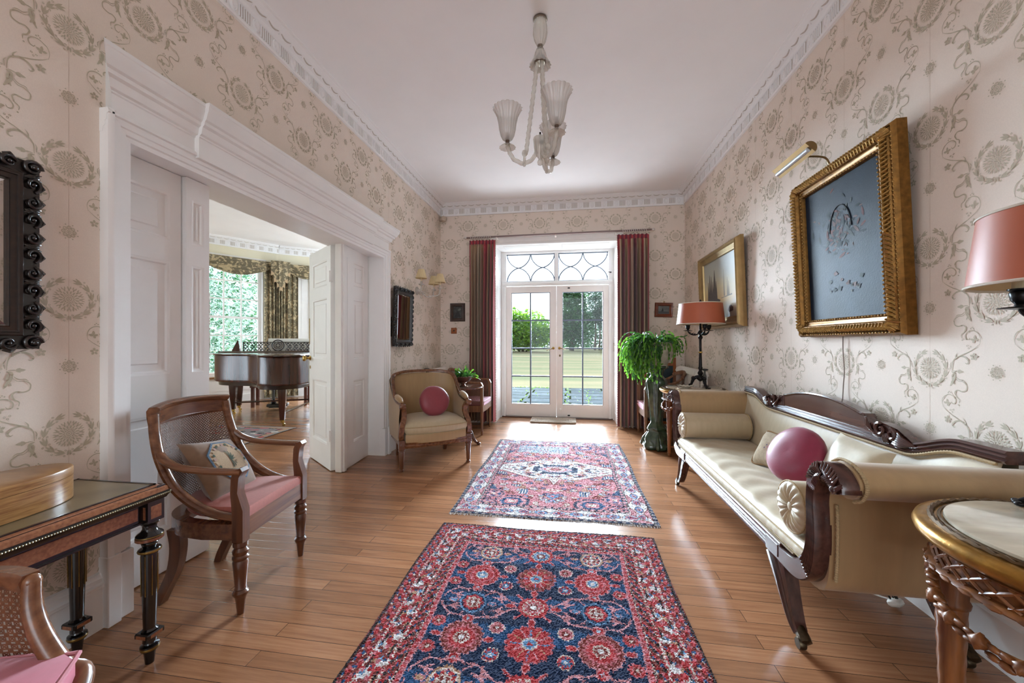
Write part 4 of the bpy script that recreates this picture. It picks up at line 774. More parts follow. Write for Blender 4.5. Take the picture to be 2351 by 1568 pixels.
# --- scroll ended settee
CY = 2.44
t = thing('settee', 'long rosewood scroll arm settee in gold silk along the right wall', 'settee', (0, CY, 0))
CL = [(.62, .302), (.74, .294), (.83, .302), (.885, .345), (.912, .42), (.918, .52), (.914, .60), (.926, .665), (.958, .712), (1.01, .722), (1.05, .70), (1.062, .672)]
CW = [.066, .066, .075, .078, .064, .056, .052, .055, .062, .07, .066, .058]
def frontx(t_, i, n):
    q = abs(t_)
    return (.005 if abs(q - .5) < .06 else 0) + .0
for sg in (1, -1):
    mb = MB(); P = spl([(a, b, 0) for a, b in CL], 5); W = np.interp(np.arange(len(P)), np.arange(len(CL)) * 5, CW); rings = []
    tt = [-.5, -.5, -.44, -.38, -.33, -.26, -.2, -.12, -.06, .02, .08, .16, .22, .3, .36, .44, .5, .5]
    for i, p in enumerate(P):
        d = (P[min(i + 1, len(P) - 1)] - P[max(i - 1, 0)]).normalized(); n = Vector((-d.y, d.x)); ring = []
        reed = 1 if 14 < i < 34 else 0
        for k, q in enumerate(tt):
            bump = 0 if k in (0, 17) else (.0 if k in (1, 16) else (.007 if (k % 2 == 0) or not reed else -.001)); a = n * (q * W[i])
            ring.append((.852 - bump + (.048 if k in (0, 17) else 0), sg * (p.x + a.x), p.y + a.y))
        rings.append(ring)
    mb.loft(rings); 
    # acanthus carving over the scroll head
    for j in range(16):
        f = 36 + j * 1.15; i = min(int(f), len(P) - 2); p = P[i]; d = (P[i + 1] - P[i]).normalized(); n = Vector((-d.y, d.x)); w = W[i]
        mb.tube([(.846, sg * (p.x + n.x * w * .48 - d.x * .012), p.y + n.y * w * .48 - d.y * .012), (.836, sg * (p.x + n.x * w * .2), p.y + n.y * w * .2), (.84, sg * (p.x - n.x * w * .12 + d.x * .012), p.y - n.y * w * .12 + d.y * .012)], [.003, .0058, .002], 6)
        mb.tube([(.846, sg * (p.x - n.x * w * .48 - d.x * .01), p.y - n.y * w * .48 - d.y * .01), (.839, sg * (p.x - n.x * w * .25), p.y - n.y * w * .25), (.843, sg * (p.x - n.x * w * .05 + d.x * .008), p.y - n.y * w * .05 + d.y * .008)], [.003, .005, .002], 6)
    mb.sph((.842, sg * 1.052, .684), .013, 10, 6)
    fix(mb.build('arm_facing', ROSE, t, 35))
    body = [(.80, .262), (.885, .262), (.925, .30), (.942, .38), (.946, .55), (.942, .61), (.955, .64), (.99, .652), (1.03, .648), (1.07, .668), (1.088, .70), (1.075, .73), (1.04, .752), (.99, .756), (.94, .74), (.905, .70), (.893, .64), (.895, .52), (.892, .42), (.87, .345), (.8, .335)]
    bp = [(p.x, p.y) for p in spl([(a, b, 0) for a, b in body], 3, True)]
    mb = MB(); mb.loft([[(x, sg * a, b) for a, b in bp] for x in (.895, 1.0, 1.2, 1.40, 1.47)]); mb.loft([[(.896, sg * (1.0 + (a - 1.0) * 1.004), .5 + (b - .5) * 1.004) for a, b in bp], [(.905, sg * (1.0 + (a - 1.0) * 1.008), .5 + (b - .5) * 1.006) for a, b in bp]]); fix(mb.build('upholstered_arm', GOLD, t, 50))
    # braid around the facing
    mb = MB(); B = spl([(.955, .33, 0), (.963, .42, 0), (.965, .55, 0), (.960, .60, 0)], 20); mb.tube([(.907, sg * p.x, p.y) for p in B], [.0065 if i % 2 else .0045 for i in range(len(B))], 5)
    B = spl([(.935, .742, 0), (.98, .764, 0), (1.04, .762, 0), (1.085, .735, 0), (1.098, .70, 0), (1.078, .662, 0), (1.04, .642, 0)], 12); mb.tube([(.907, sg * p.x, p.y) for p in B], [.0065 if i % 2 else .0045 for i in range(len(B))], 5); mb.build('braid', PIPE, t)
    for x, nm in ((.875, 'front'), (1.415, 'rear')):
        mb = MB(); LG = spl([(.655, .285, 0), (.70, .21, 0), (.735, .14, 0), (.775, .075, 0), (.81, .045, 0)], 5) if sg < 0 or nm == 'rear' else spl([(.70, .285, 0), (.74, .21, 0), (.77, .14, 0), (.81, .075, 0), (.845, .045, 0)], 5)
        nL = len(LG); rings = []; FS = .803 if (sg < 0 or nm == 'rear') else .838
        for i, p in enumerate(LG):
            d = (LG[min(i + 1, nL - 1)] - LG[max(0, i - 1)]).normalized(); n = Vector((-d.y, d.x)); w = .048 * (1 - i / nL) + .016; h = .026 - .008 * i / nL
            rings.append([(x + u * h - (.004 if abs(v) < .7 and u < 0 else 0), sg * (p.x + n.x * w * v), p.y + n.y * w * v) for u, v in ((-1, -1), (-1, -.55), (-.75, -.4), (-.75, -.1), (-1, 0), (-.75, .1), (-.75, .4), (-1, .55), (-1, 1), (1, 1), (1, -1))])
        mb.loft(rings); l = fix(mb.build('leg', ROSEZ, t, 35))
        mb = MB(); mb.lathe([(.008, -.055), (.02, -.05), (.022, -.03), (.019, .0), (.013, .012), (.004, .016)], 12, M=xf((x, sg * FS, .058), rx=sg * R(60)), mod=lambda r, z, th: r * (1 + .09 * cos(7 * th))); mb.build('paw_cap', BRNZ, l)
        mb = MB(); mb.lathe([(.004, -.012), (.019, -.012), (.021, -.006), (.021, .006), (.019, .012), (.004, .012)], 16, M=xf((x - .012, sg * (FS + .03), .0212), ry=pi / 2)); mb.tube([(x, sg * (FS + .007), .05), (x, sg * (FS + .03), .021), (x - .02, sg * (FS + .03), .021)], .0055, 6); mb.build('castor', BRNZ, l)
    mb = MB(); mb.box(.846, sg * .60, .263, .87, sg * .72, .339, b=.003); mb.box(.842, sg * .612, .275, .85, sg * .708, .327, b=.002); mb.build('corner_block', ROSE, t, 30)
mb = MB(); mb.loft([[(.853 - o, y, z) for o, z in ((-.03, .266), (0, .266), (.004, .27), (.002, .277), (.006, .282), (.006, .288), (.001, .291), (.006, .295), (.006, .301), (.001, .304), (.006, .308), (.006, .314), (.001, .317), (.005, .324), (.004, .333), (0, .337), (-.03, .337))] for y in (-.66, .66)]); fix(mb.build('seat_rail', ROSE, t, 30))
mb = MB(); mb.box(.88, -.82, .262, 1.46, .82, .325); mb.box(.885, -.88, .30, 1.44, .88, .336); mb.build('seat_deck', GOLD, t, 0)
mb = MB(); mb.box(.868, -.875, .337, 1.385, .875, .395, b=.022)
mb.v = [(x, y, z + (.018 * (1 - (2 * (x - .868) / .517 - 1) ** 4) * (1 - (y / .88) ** 6) if z > .37 else 0)) for x, y, z in mb.v]
mb2 = MB(); 
def mt(u, v):
    x = .868 + .517 * u; y = -.875 + 1.75 * v; e = min(min(u, 1 - u) / .06, min(v, 1 - v) / .02, 1); e = math.sqrt(max(0, 1 - (1 - e) ** 2)); r_ = .0035 * sin(19 * y + 9 * x) * sin(7 * y - 23 * x) + .0025 * sin(41 * y + 5 * sin(11 * x)); return (x, y, .378 + .022 * e + .010 * (1 - (2 * u - 1) ** 2) + r_ * e)
mb2.grid(mt, 26, 90)
for u_, f in ((0, 1), (1, -1)):
    pts = [mt(u_, v / 90) for v in range(91)]; x_ = pts[0][0]
    n0 = len(mb2.v); vs = []
    for k, zz in enumerate((0, .35, .7, 1)):
        for i, p in enumerate(pts): vs.append((x_ - f * (.010 * sin(pi * zz) + .0035 * sin(i * 2.3 + .6 * sin(i)) * sin(pi * zz)), p[1], p[2] + (.338 - p[2]) * zz))
    mb2.add(vs, [(k * 91 + i, k * 91 + i + 1, (k + 1) * 91 + i + 1, (k + 1) * 91 + i) for k in range(3) for i in range(90)])
for v_ in (0, 1):
    pts = [mt(u / 26, v_) for u in range(27)]; mb2.add([q for p in pts for q in (p, (p[0], p[1], .338))], [(2 * i, 2 * i + 1, 2 * i + 3, 2 * i + 2) for i in range(26)])
fix(mb2.build('seat_cushion', CREAM, t, 60))
mb = MB(); mb.tube([(.866, -.872 + 1.744 * i / 80, mt(0, i / 80)[2] + .001) for i in range(81)], .0042, 6); mb.tube([(.864, -.872 + 1.744 * i / 80, .3415) for i in range(81)], .0042, 6); mb.build('piping', PIPE, t)
mb = MB(); mb.tube([(.856, -.80 + 1.6 * i / 240, .339) for i in range(241)], [.0035 if i % 2 else .0055 for i in range(241)], 5); mb.build('braid', mat('dark_gold_braid', (140, 116, 84), .85), t)
zr = lambda s: .722 + .068 * (lambda q: q * q * (3 - 2 * q))(min(1, max(0, (abs(s) - .56) / .25)))
mb = MB(); NB = 60
fb = lambda u, v: (1.372 + .05 * v + .0 - .022 * sin(pi * v) ** .7, -.93 + 1.86 * u, .33 + (zr(-.93 + 1.86 * u) - .03 - .33) * v)
mb.grid(fb, NB, 8); mb.grid(lambda u, v: (1.465, -.93 + 1.86 * (1 - u), .26 + (zr(.93 - 1.86 * u) - .03 - .26) * v), NB, 4); mb.grid(lambda u, v: (1.42 + .045 * v, -.93 + 1.86 * u, zr(-.93 + 1.86 * u) - .03), NB, 1); fix(mb.build('upholstered_back', CREAM, t, 60))
mb = MB(); ys = [-.955 + 1.91 * i / 90 for i in range(91)]
mb.tube([(1.435, y, zr(y) - .008) for y in ys], 1, up=(1, 0, 0), prof=[(.022, -.034), (.010, -.036), (.004, -.030), (-.004, -.034), (-.012, -.028), (-.018, -.034), (-.022, -.026), (-.022, .03), (.022, .03)][::-1] if False else [(-.022, .03), (-.022, -.026), (-.014, -.033), (-.008, -.026), (0, -.033), (.007, -.026), (.014, -.034), (.022, -.028), (.022, .03)]); fix(mb.build('crest_rail', ROSE, t, 35))
mb = MB(); ys = [-.93 + 1.86 * i / 300 for i in range(301)]; mb.tube([(1.402, y, zr(y) - .036) for y in ys], [.0075 if i % 2 else .005 for i in range(301)], 5); mb.build('braid', PIPE, t)
mb = MB(); arc = [(-.37, .705), (-.37, .80), (-.36, .815)] + [(s, .815 + .045 * (1 - (s / .34) ** 2)) for s in [-.34 + .68 * i / 24 for i in range(25)]] + [(.36, .815), (.37, .80), (.37, .705)]
mb.loft([[(1.415 + dx, .03 + s * k, z if z < .71 else z - d_) for s, z in arc] for dx, k, d_ in ((.045, 1, 0), (.0, 1, 0), (-.004, .985, .006), (-.002, .975, .010), (.002, .965, .014))]); fix(mb.build('crest_panel', wood('rosewood_panel', (104, 66, 54), (66, 40, 34), .18, .6, 'y', .5), t, 30))
for sg in (1, -1):
    mb = MB(); o_ = .03 + sg * .0
    sp_ = lambda cy, cz, r0, tn, d0, sgn: [(1.405 - .006 * (1 - q / 24), o_ + sg * (cy + r0 * (1 - q / 27) * cos(d0 + sgn * tn * q / 24)), cz + r0 * (1 - q / 27) * sin(d0 + sgn * tn * q / 24)) for q in range(25)]
    mb.tube(sp_(.475, .762, .030, 9, pi / 2, 1), [.0085] * 10 + [.0085 - .0004 * k for k in range(15)], 6); mb.tube(sp_(.535, .752, .028, 9, pi / 2, -1), [.0085] * 10 + [.0085 - .0004 * k for k in range(15)], 6)
    for k in range(7): mb.tube([(1.406, o_ + sg * (.385 + .007 * k), .80 - .010 * k), (1.397, o_ + sg * (.40 + .009 * k), .764 - .006 * k), (1.405, o_ + sg * (.435 + .010 * k), .738 - .002 * k)], [.003, .0062, .003], 6)
    for k in range(6): mb.tube([(1.405, o_ + sg * (.56 - .004 * k), .77 - .011 * k), (1.397, o_ + sg * (.595 - .002 * k), .752 - .008 * k), (1.405, o_ + sg * (.655 - .008 * k), .727 - .002 * k)], [.006, .0065, .003], 6)
    for k in range(4): mb.tube([(1.404, o_ + sg * (.492 + .009 * k), .752), (1.398, o_ + sg * (.494 + .008 * k), .728), (1.404, o_ + sg * (.49 + .01 * k), .708)], [.003, .005, .003], 6)
    mb.prism([(o_ + sg * a, b) for a, b in ((.36, .70), (.37, .80), (.40, .775), (.45, .795), (.5, .79), (.56, .78), (.61, .755), (.66, .725), (.66, .70))], 1.408, 1.45, 'x'); fix(mb.build('carved_scroll', ROSE, t, 50))
# bolsters and cushions on the settee
def bolster(label, loc, L_=.47, r=.098):
    mb = MB(); pl = lambda r_, z, th: r_ * (1 + .012 * sin(5 * th + z * 14))
    mb.lathe([(r * .97, 0), (r, .01), (r * 1.01, L_ / 2), (r, L_ - .01), (r * .97, L_)], 32, M=xf(ry=pi / 2), mod=pl)
    for z, s in ((0, -1), (L_, 1)):
        rs = [[((z + s * (.002 + h + (.0055 * q * (1 - q) * 4) * cos(16 * th + .8 * sin(3 * th)))), r * .97 * q * cos(th), r * .97 * q * sin(th)) for th in [2 * pi * i / 96 for i in range(96)]] for q, h in ((1, 0), (.86, .010), (.65, .014), (.4, .010), (.2, .003), (.06, 0))]
        mb.loft(rs)
    o = fix(mb.build('bolster', CREAM, ang=60)); o.location = loc; tag(o, label, 'bolster cushion', 'silk bolsters on the settee')
    for z in (0, L_):
        mb = MB(); mb.tube([(z, r * cos(2 * pi * i / 32), r * sin(2 * pi * i / 32)) for i in range(32)], .0045, 6, closed=True); mb.build('piping', PIPE, o)
        mb = MB(); mb.sph((z + (.002 if z else -.002), 0, 0), (.01, .019, .019), 12, 8); mb.build('button', CREAM, o)
    return o
bolster('gold silk bolster at the near end of the settee, gathered end showing large', (.876, 1.695, .503)); bolster('gold silk bolster at the far end of the settee nearest the lamp table', (.882, 3.235, .503))
mb = roundcush(.152, .125, wob=.012, seed=8); o = mb.build('cushion', PINKS, ang=60); o.location = (1.165, 2.215, .570); o.rotation_euler = (0, R(-62), R(20)); tag(o, 'round magenta silk cushion in the middle of the settee', 'cushion', 'round silk cushions')
mb = cushion(.22, .22, .08, wob=.3, seed=4); o = fix(mb.build('cushion', mat('faded_tapestry', (196, 176, 148), .9, var=.14, vscale=60, bump=.2, bscale=300), ang=60)); o.location = (1.205, 2.525, .512); o.rotation_euler = (R(-6), R(-58), R(22)); tag(o, 'small square beige cushion with embroidered posy beside the magenta cushion', 'cushion')
mb = MB(); rnd = random.Random(2); zc_ = lambda x, y: .04 * ((1 - abs(x / .11) ** 2.6) * (1 - abs(y / .11) ** 2.6)) ** .45 + .003
for i in range(34):
    a = rnd.uniform(0, 6.3); q = rnd.uniform(0, .034); x, y = q * cos(a) * .8, q * sin(a) - .01; s = rnd.uniform(.003, .0065); mb.add([(x + s * cos(k * pi / 3), y + s * sin(k * pi / 3), zc_(x, y)) for k in range(6)], [tuple(range(6))], rnd.choice([0, 0, 1, 2]))
mb.build('embroidered_posy', [mat('silk_rose', (198, 140, 144), .9), mat('silk_green', (126, 130, 110), .9), mat('silk_mauve', (120, 100, 120), .9)], o, 0)
mb = MB(); P = [(.106 * a, .106 * b, 0) for a, b in ((-1, -1), (0, -.96), (1, -1), (.96, 0), (1, 1), (0, .96), (-1, 1), (-.96, 0))]; mb.tube([tuple(p) for p in spl(P, 8, True)], .005, 6, closed=True); mb.build('cord_edge', mat('tan_cord', (158, 124, 84), .9, var=.3, vscale=200), o)
mb = cushion(.34, .30, .11, wob=.4, seed=6); o = fix(mb.build('cushion', silk('ivory_silk', (222, 208, 180)), ang=60)); o.location = (1.245, 1.955, .555); o.rotation_euler = (R(9), R(-66), R(-4)); tag(o, 'plain ivory square cushion leaning behind the near scroll arm of the settee', 'cushion')
# ------------------------------------------------------------------ tables, lamps, hangings
GILT = mat('gilt_wood', (186, 138, 62), .32, .75, var=.25, vscale=40, bump=.25, bscale=120); GILTD = mat('dark_gilt', (104, 78, 46), .4, .6, var=.3, vscale=60)
FRUITW = wood('carved_fruitwood', (170, 108, 58), (104, 60, 30), .38, 1, 'z', .15); EBON = mat('ebonised_wood', (24, 21, 22), .18, coat=.5); BURL = mat('thuya_burl', (186, 122, 84), .3, col2=(140, 84, 56), vscale=110, coat=.3); INL = mat('ormolu', (170, 140, 78), .35, .9, var=.2)
MARB = mat('onyx_marble', (214, 202, 180), .08, col2=(176, 164, 146), vscale=5, stretch=(1, 4, 1), coat=.3, detail=8)
SHADE = mat('terracotta_shade', (204, 112, 80), .45, var=.03, vscale=10, spec=.35); SHIN = mat('shade_lining', (226, 196, 150), .7); TRIMC = mat('cream_trim', (236, 224, 206), .7)
WAX = mat('candle_sleeve', (226, 220, 190), .5)
# --- round gilt tables with twisted legs
def gilt_table(label, loc):
    t = thing('side_table', label, 'table', loc, 0, 'gilt round tables at the settee ends'); Rr = .305
    mb = MB(); mb.lathe([(.2, .662), (.275, .662), (.283, .668), (.293, .672), (.303, .682), (.307, .694), (.302, .706), (.293, .711), (.284, .712), (.25, .712), (.2, .711)], 72); mb.build('rim', GILT, t, 45)
    mb = MB(); n = 110
    mb.tube([(.272 * cos(2 * pi * i / n), .272 * sin(2 * pi * i / n), .713 + (.002 if i % 2 else -.0015)) for i in range(n)], [.0075 if i % 2 else .0055 for i in range(n)], 6, closed=True); mb.tube([(.257 * cos(2 * pi * i / 60), .257 * sin(2 * pi * i / 60), .7135) for i in range(60)], .0035, 6, closed=True); mb.build('rope_moulding', GILTD, t)
    mb = MB(); mb.lathe([(.02, .712), (.247, .712), (.25, .716), (.249, .722), (.245, .724), (.02, .724)], 64); mb.build('marble_top', MARB, t, 40)
    mb = MB(); rr = .272
    mb.lathe([(rr - .02, .598), (rr + .004, .598), (rr + .010, .603), (rr + .005, .609), (rr - .004, .611), (rr - .014, .612), (rr - .014, .652), (rr - .002, .654), (rr + .006, .66), (rr - .02, .664)], 64)
    for k in range(34):
        a0 = 2 * pi * k / 34
        for sg in (1, -1): mb.tube([((rr - .006 + .004 * sin(pi * q)) * cos(a0 + sg * .25 * (q - .5)), (rr - .006 + .004 * sin(pi * q)) * sin(a0 + sg * .25 * (q - .5)), .611 + .042 * q) for q in (0, .25, .5, .75, 1)], .0042, 5)
        mb.tube([((rr + .009) * cos(a0 + d_), (rr + .009) * sin(a0 + d_), .603) for d_ in (-.05, 0, .05)], [.003, .0062, .003], 6)
    mb.build('lattice_apron', FRUITW, t, 50)
    for k in range(4):
        a = R(51 + 90 * k); cx, cy = .235 * cos(a), .235 * sin(a)
        mb = MB(); ns = 60; rings = []
        for i in range(ns + 1):
            z = .03 + .46 * i / ns; base = .0165 + .013 * (i / ns); rings.append([(cx + (base * (1 + .085 * abs(cos(3 * (th - z * 22))) - .04)) * cos(th), cy + (base * (1 + .085 * abs(cos(3 * (th - z * 22))) - .04)) * sin(th), z) for th in [2 * pi * j / 18 for j in range(18)]])
        mb.loft(rings); mb.lathe([(.008, 0), (.014, .004), (.016, .015), (.013, .026), (.02, .03), (.021, .036), (.016, .04)], 16, M=xf((cx, cy, 0))); mb.lathe([(.028, .485), (.034, .49), (.033, .50), (.03, .51), (.034, .57), (.037, .60), (.03, .602)], 18, M=xf((cx, cy, 0)), mod=lambda r, z, th: r * (1 + .10 * cos(6 * th + 60 * z) * (.495 < z < .6))); mb.build('leg', FRUITW, t, 60)
    # carved garlands of buds and leaves under the apron
    rnd = random.Random(7)
    for k in range(4):
        mb = MB(); a0 = R(51 + 90 * k)
        for i in range(21):
            q = i / 20; a = a0 + q * pi / 2; z = .585 - .075 * sin(pi * q) ** .7; rr_ = .268 + .012 * sin(pi * q); s = .75 + .5 * rnd.random(); p = (rr_ * cos(a), rr_ * sin(a), z + rnd.uniform(-.006, .006))
            if i % 3 == 1: mb.sph(p, (.0155 * s, .0155 * s, .0135 * s), 8, 6); mb.lathe([(.004, -.012), (.013, -.004), (.0155, .006), (.009, .013)], 8, M=xf(p, rz=a, ry=rnd.uniform(.6, 1.4), s=s), mod=lambda r, z_, th: r * (1 + .2 * cos(4 * th)))
            else:
                for s2 in (1, -1): mb.sph((p[0], p[1], p[2] + s2 * .009), (.012 * s * abs(sin(a)) + .006, .012 * s * abs(cos(a)) + .006, .008 * s), 7, 5)
        mb.tube([((.262 + .01 * sin(pi * q)) * cos(a0 + q * pi / 2), (.262 + .01 * sin(pi * q)) * sin(a0 + q * pi / 2), .588 - .075 * sin(pi * q) ** .7) for q in [i / 16 for i in range(17)]], .006, 6); mb.build('carved_garland', FRUITW, t, 60)
    mb = MB()
    for k in (0, 1):
        a = R(51 + 90 * k); mb.tube([(.235 * cos(a), .235 * sin(a), .10), (.1 * cos(a), .1 * sin(a), .115), (0, 0, .12), (-.1 * cos(a), -.1 * sin(a), .115), (-.235 * cos(a), -.235 * sin(a), .10)], .009, 8)
    mb.lathe([(.004, .1), (.03, .108), (.034, .12), (.02, .135), (.012, .15), (.004, .165)], 14); mb.build('stretcher', FRUITW, t, 45); return t
T2 = gilt_table('round gilt table with marble top at the far end of the settee, bearing a lamp', (1.18, 3.97, 0))
dup(T2, (1.15, 1.0, 0), 0, 'round gilt table with twisted legs and marble top in the near right corner')
# --- candelabrum lamps
def candelabrum(label, loc, rz):
    t = thing('table_lamp', label, 'lamp', loc, rz, 'bronze candelabrum lamps with terracotta shades')
    mb = MB()
    for k in range(3):
        a = 2 * pi * k / 3 + .5; mb.tube([(r_ * cos(a), r_ * sin(a), z) for r_, z in ((.01, .105), (.035, .10), (.06, .085), (.07, .06), (.078, .035), (.10, .016), (.118, .008))], [.016, .016, .017, .014, .011, .012, .007], 8)
        mb.sph((.062 * cos(a), .062 * sin(a), .09), .02, 8, 6)
        for w in (-.25, 0, .25): mb.sph((.118 * cos(a + w * .5), .118 * sin(a + w * .5), .007), (.012, .012, .007), 7, 5)
    mb.lathe([(.004, .06), (.02, .07), (.035, .085), (.03, .105), (.018, .115), (.014, .12)], 18); mb.build('paw_base', IRON, t, 60)
    mb = MB(); mb.lathe([(.012, .115), (.02, .125), (.026, .14), (.018, .155), (.013, .165), (.017, .175), (.02, .19), (.0155, .2), (.0125, .33), (.016, .335), (.0155, .343), (.012, .347), (.0115, .46), (.02, .475), (.022, .485), (.014, .495), (.012, .505), (.021, .515), (.026, .528), (.018, .54), (.011, .55), (.01, .6), (.006, .62), (.005, .815), (.009, .82), (.012, .828), (.006, .84), (.001, .845)], 20, mod=lambda r, z, th: r * (1 - .08 * (.2 < z < .46) * (cos(8 * th) > .3))); mb.build('column', IRON, t, 45)
    mb = MB(); mb.lathe([(.0158, .332), (.0172, .336), (.0172, .342), (.0158, .346)], 16); mb.build('gilt_collar', BRASS, t)
    for k in range(3):
        a = 2 * pi * k / 3 + .25; c, s = cos(a), sin(a)
        mb = MB(); mb.tube([(r_ * c, r_ * s, z) for r_, z in spl2(((.012, .525), (.035, .508), (.065, .506), (.092, .518), (.108, .535), (.112, .55)), 4)], .006, 8)
        for q, z in ((.05, .512), (.075, .514), (.095, .524)): mb.sph((q * c, q * s, z), .0095, 7, 5)
        mb.tube([(.06 * c, .06 * s, .508), (.066 * c, .066 * s, .522), (.058 * c, .058 * s, .528)], .0035, 5)
        mb.lathe([(.004, .542), (.04, .546), (.042, .549), (.012, .553), (.01, .558), (.018, .57), (.021, .59), (.019, .594), (.024, .598), (.024, .602), (.004, .602)], 18, M=xf((.112 * c, .112 * s, 0))); mb.build('candle_arm', IRON, t, 45)
        mb = MB(); mb.lathe([(.002, .6), (.0155, .6), (.0155, .66), (.002, .662)], 14, M=xf((.112 * c, .112 * s, 0))); mb.build('candle_sleeve', WAX, t, 45)
    mb = MB(); n = 64
    mb.lathe([(.212, .606), (.190, .806)], n); f = mb.f[:]; mb.f = [x for x in mb.f if len(x) == 4]; mb.m = [0] * len(mb.f)
    o = len(mb.v); mb.v += [(x * .992, y * .992, z) for x, y, z in mb.v]; mb.f += [tuple(i + o for i in q[::-1]) for q in mb.f]; mb.m += [1] * (len(mb.f) // 2); mb.build('lamp_shade', [SHADE, SHIN], t, 50)
    mb = MB()
    mb.tube([(.2115 * cos(2 * pi * i / n), .2115 * sin(2 * pi * i / n), .609) for i in range(n)], .0042, 6, closed=True); mb.tube([(.190 * cos(2 * pi * i / n), .190 * sin(2 * pi * i / n), .804) for i in range(n)], .0042, 6, closed=True)
    for k in range(3): a = 2 * pi * k / 3; mb.tube([(0, 0, .8), (.188 * cos(a), .188 * sin(a), .802)], .002, 5)
    mb.build('shade_trim', TRIMC, t); return t
def spl2(P, n): return [(p.x, p.y) for p in spl([(a, b, 0) for a, b in P], n)]
L2 = candelabrum('tall bronze lamp with terracotta shade on the far gilt table by the trailing plant', (1.235, 3.93, .7245), .3)
dup(L2, (1.285, 1.16, .7245), 2.05, 'bronze lamp with terracotta shade cut by the right edge, on the near gilt table', scale=(1, 1, .965))
# shell dishes
def shell_dish(label, loc, rz, s=1):
    mb = MB(); rs = []
    for q in (.05, .3, .6, .85, 1.0):
        rs.append([((q * (.062 + .0055 * cos(12 * th) * q)) * cos(th) * (1.15 if cos(th) > 0 else .9), (q * (.062 + .0055 * cos(12 * th) * q)) * sin(th), .004 + .020 * q * q + .003 * cos(12 * th) * q * q) for th in [2 * pi * i / 72 for i in range(72)]])
    mb.loft(rs, cap=False); o_ = len(mb.v); mb.add([(x, y, z - .0035) for x, y, z in mb.v[:]], [tuple(i for i in f[::-1]) for f in mb.f[:]])
    mb.lathe([(.002, 0), (.022, 0), (.02, .004), (.002, .005)], 16); o = mb.build('shell_dish', mat('pale_onyx', (226, 222, 206), .2, var=.05, vscale=30, coat=.4), ang=70); o.location = loc; o.rotation_euler = (0, 0, rz); o.scale = (s, s, s); return tag(o, label, 'dish', 'shell shaped dishes on the gilt tables')
shell_dish('pale scalloped shell dish on the near gilt table', (1.155, .985, .7245), 2.6, 1.15); shell_dish('pale scalloped shell dish beside the lamp on the far gilt table', (1.085, 3.86, .7245), 2.6)
# --- ebonised table on the left wall
t = thing('console_table', 'ebonised console table with burl veneer against the left wall, near corner', 'table', (-1.668, .74, 0))
LX, LY, TZ = .198, .487, .642
mb = MB(); mb.box(-LX + .012, -LY + .012, TZ - .03, LX - .012, LY - .012, TZ - .006); 
mb.loft([[(sx * (LX + o), sy * (LY + o), z) for sx, sy in ((-1, -1), (1, -1), (1, 1), (-1, 1))] for o, z in ((-.03, TZ - .056), (-.006, TZ - .052), (-.002, TZ - .044), (.004, TZ - .036), (.001, TZ - .030), (.001, TZ - .026))]); fix(mb.build('top_moulding', EBON, t, 30))
mb = MB(); mb.loft([[(sx * (LX + o), sy * (LY + o), z) for sx, sy in ((-1, -1), (1, -1), (1, 1), (-1, 1))] for o, z in ((-.002, TZ - .026), (-.004, TZ - .012), (-.018, TZ - .004), (-.03, TZ), (-.034, TZ))]); fix(mb.build('top_border', BURL, t, 30))
mb = MB(); mb.box(-LX + .03, -LY + .03, TZ - .01, LX - .03, LY - .03, TZ + .001); mb.build('table_top', mat('olive_leather', (150, 132, 98), .3, col2=(122, 106, 78), vscale=9, coat=.2), t, 0)
mb = MB()
for a, b_, c, d in ((-LX + .026, -LY + .026, LX - .026, -LY + .034), (-LX + .026, LY - .034, LX - .026, LY - .026), (-LX + .026, -LY + .026, -LX + .034, LY - .026), (LX - .034, -LY + .026, LX - .026, LY - .026)): mb.box(a, b_, TZ - .008, c, d, TZ + .0025)
mb.build('string_inlay', EBON, t, 0)
mb = MB(); e = LX + .006
for k in range(150):
    mb.sph((e - .0, -LY + 2 * LY * (k + .5) / 150, TZ - .033), .0032, 6, 4)
for k in range(60):
    for sy in (1, -1): mb.sph((-LX + 2 * LX * (k + .5) / 60, sy * (LY + .006), TZ - .033), .0032, 6, 4)
o = mb.build('beading', mat('bright_bead', (168, 160, 130), .3, .8), t); o['kind'] = 'stuff'
mb = MB(); a, b_ = LX - .03, LY - .03; mb.box(-a, -b_, TZ - .125, a, b_, TZ - .05); mb.box(-a - .003, -b_ - .003, TZ - .128, a + .003, b_ + .003, TZ - .118, b=.003); mb.build('apron', EBON, t, 30)
mb = MB(); mb.box(a, -b_ + .055, TZ - .108, a + .0022, b_ - .055, TZ - .066); mb.box(-a + .055, b_, TZ - .108, a - .055, b_ + .0022, TZ - .066); mb.box(-a + .055, -b_ - .0022, TZ - .108, a - .055, -b_, TZ - .066); mb.build('burl_panels', BURL, t, 0)
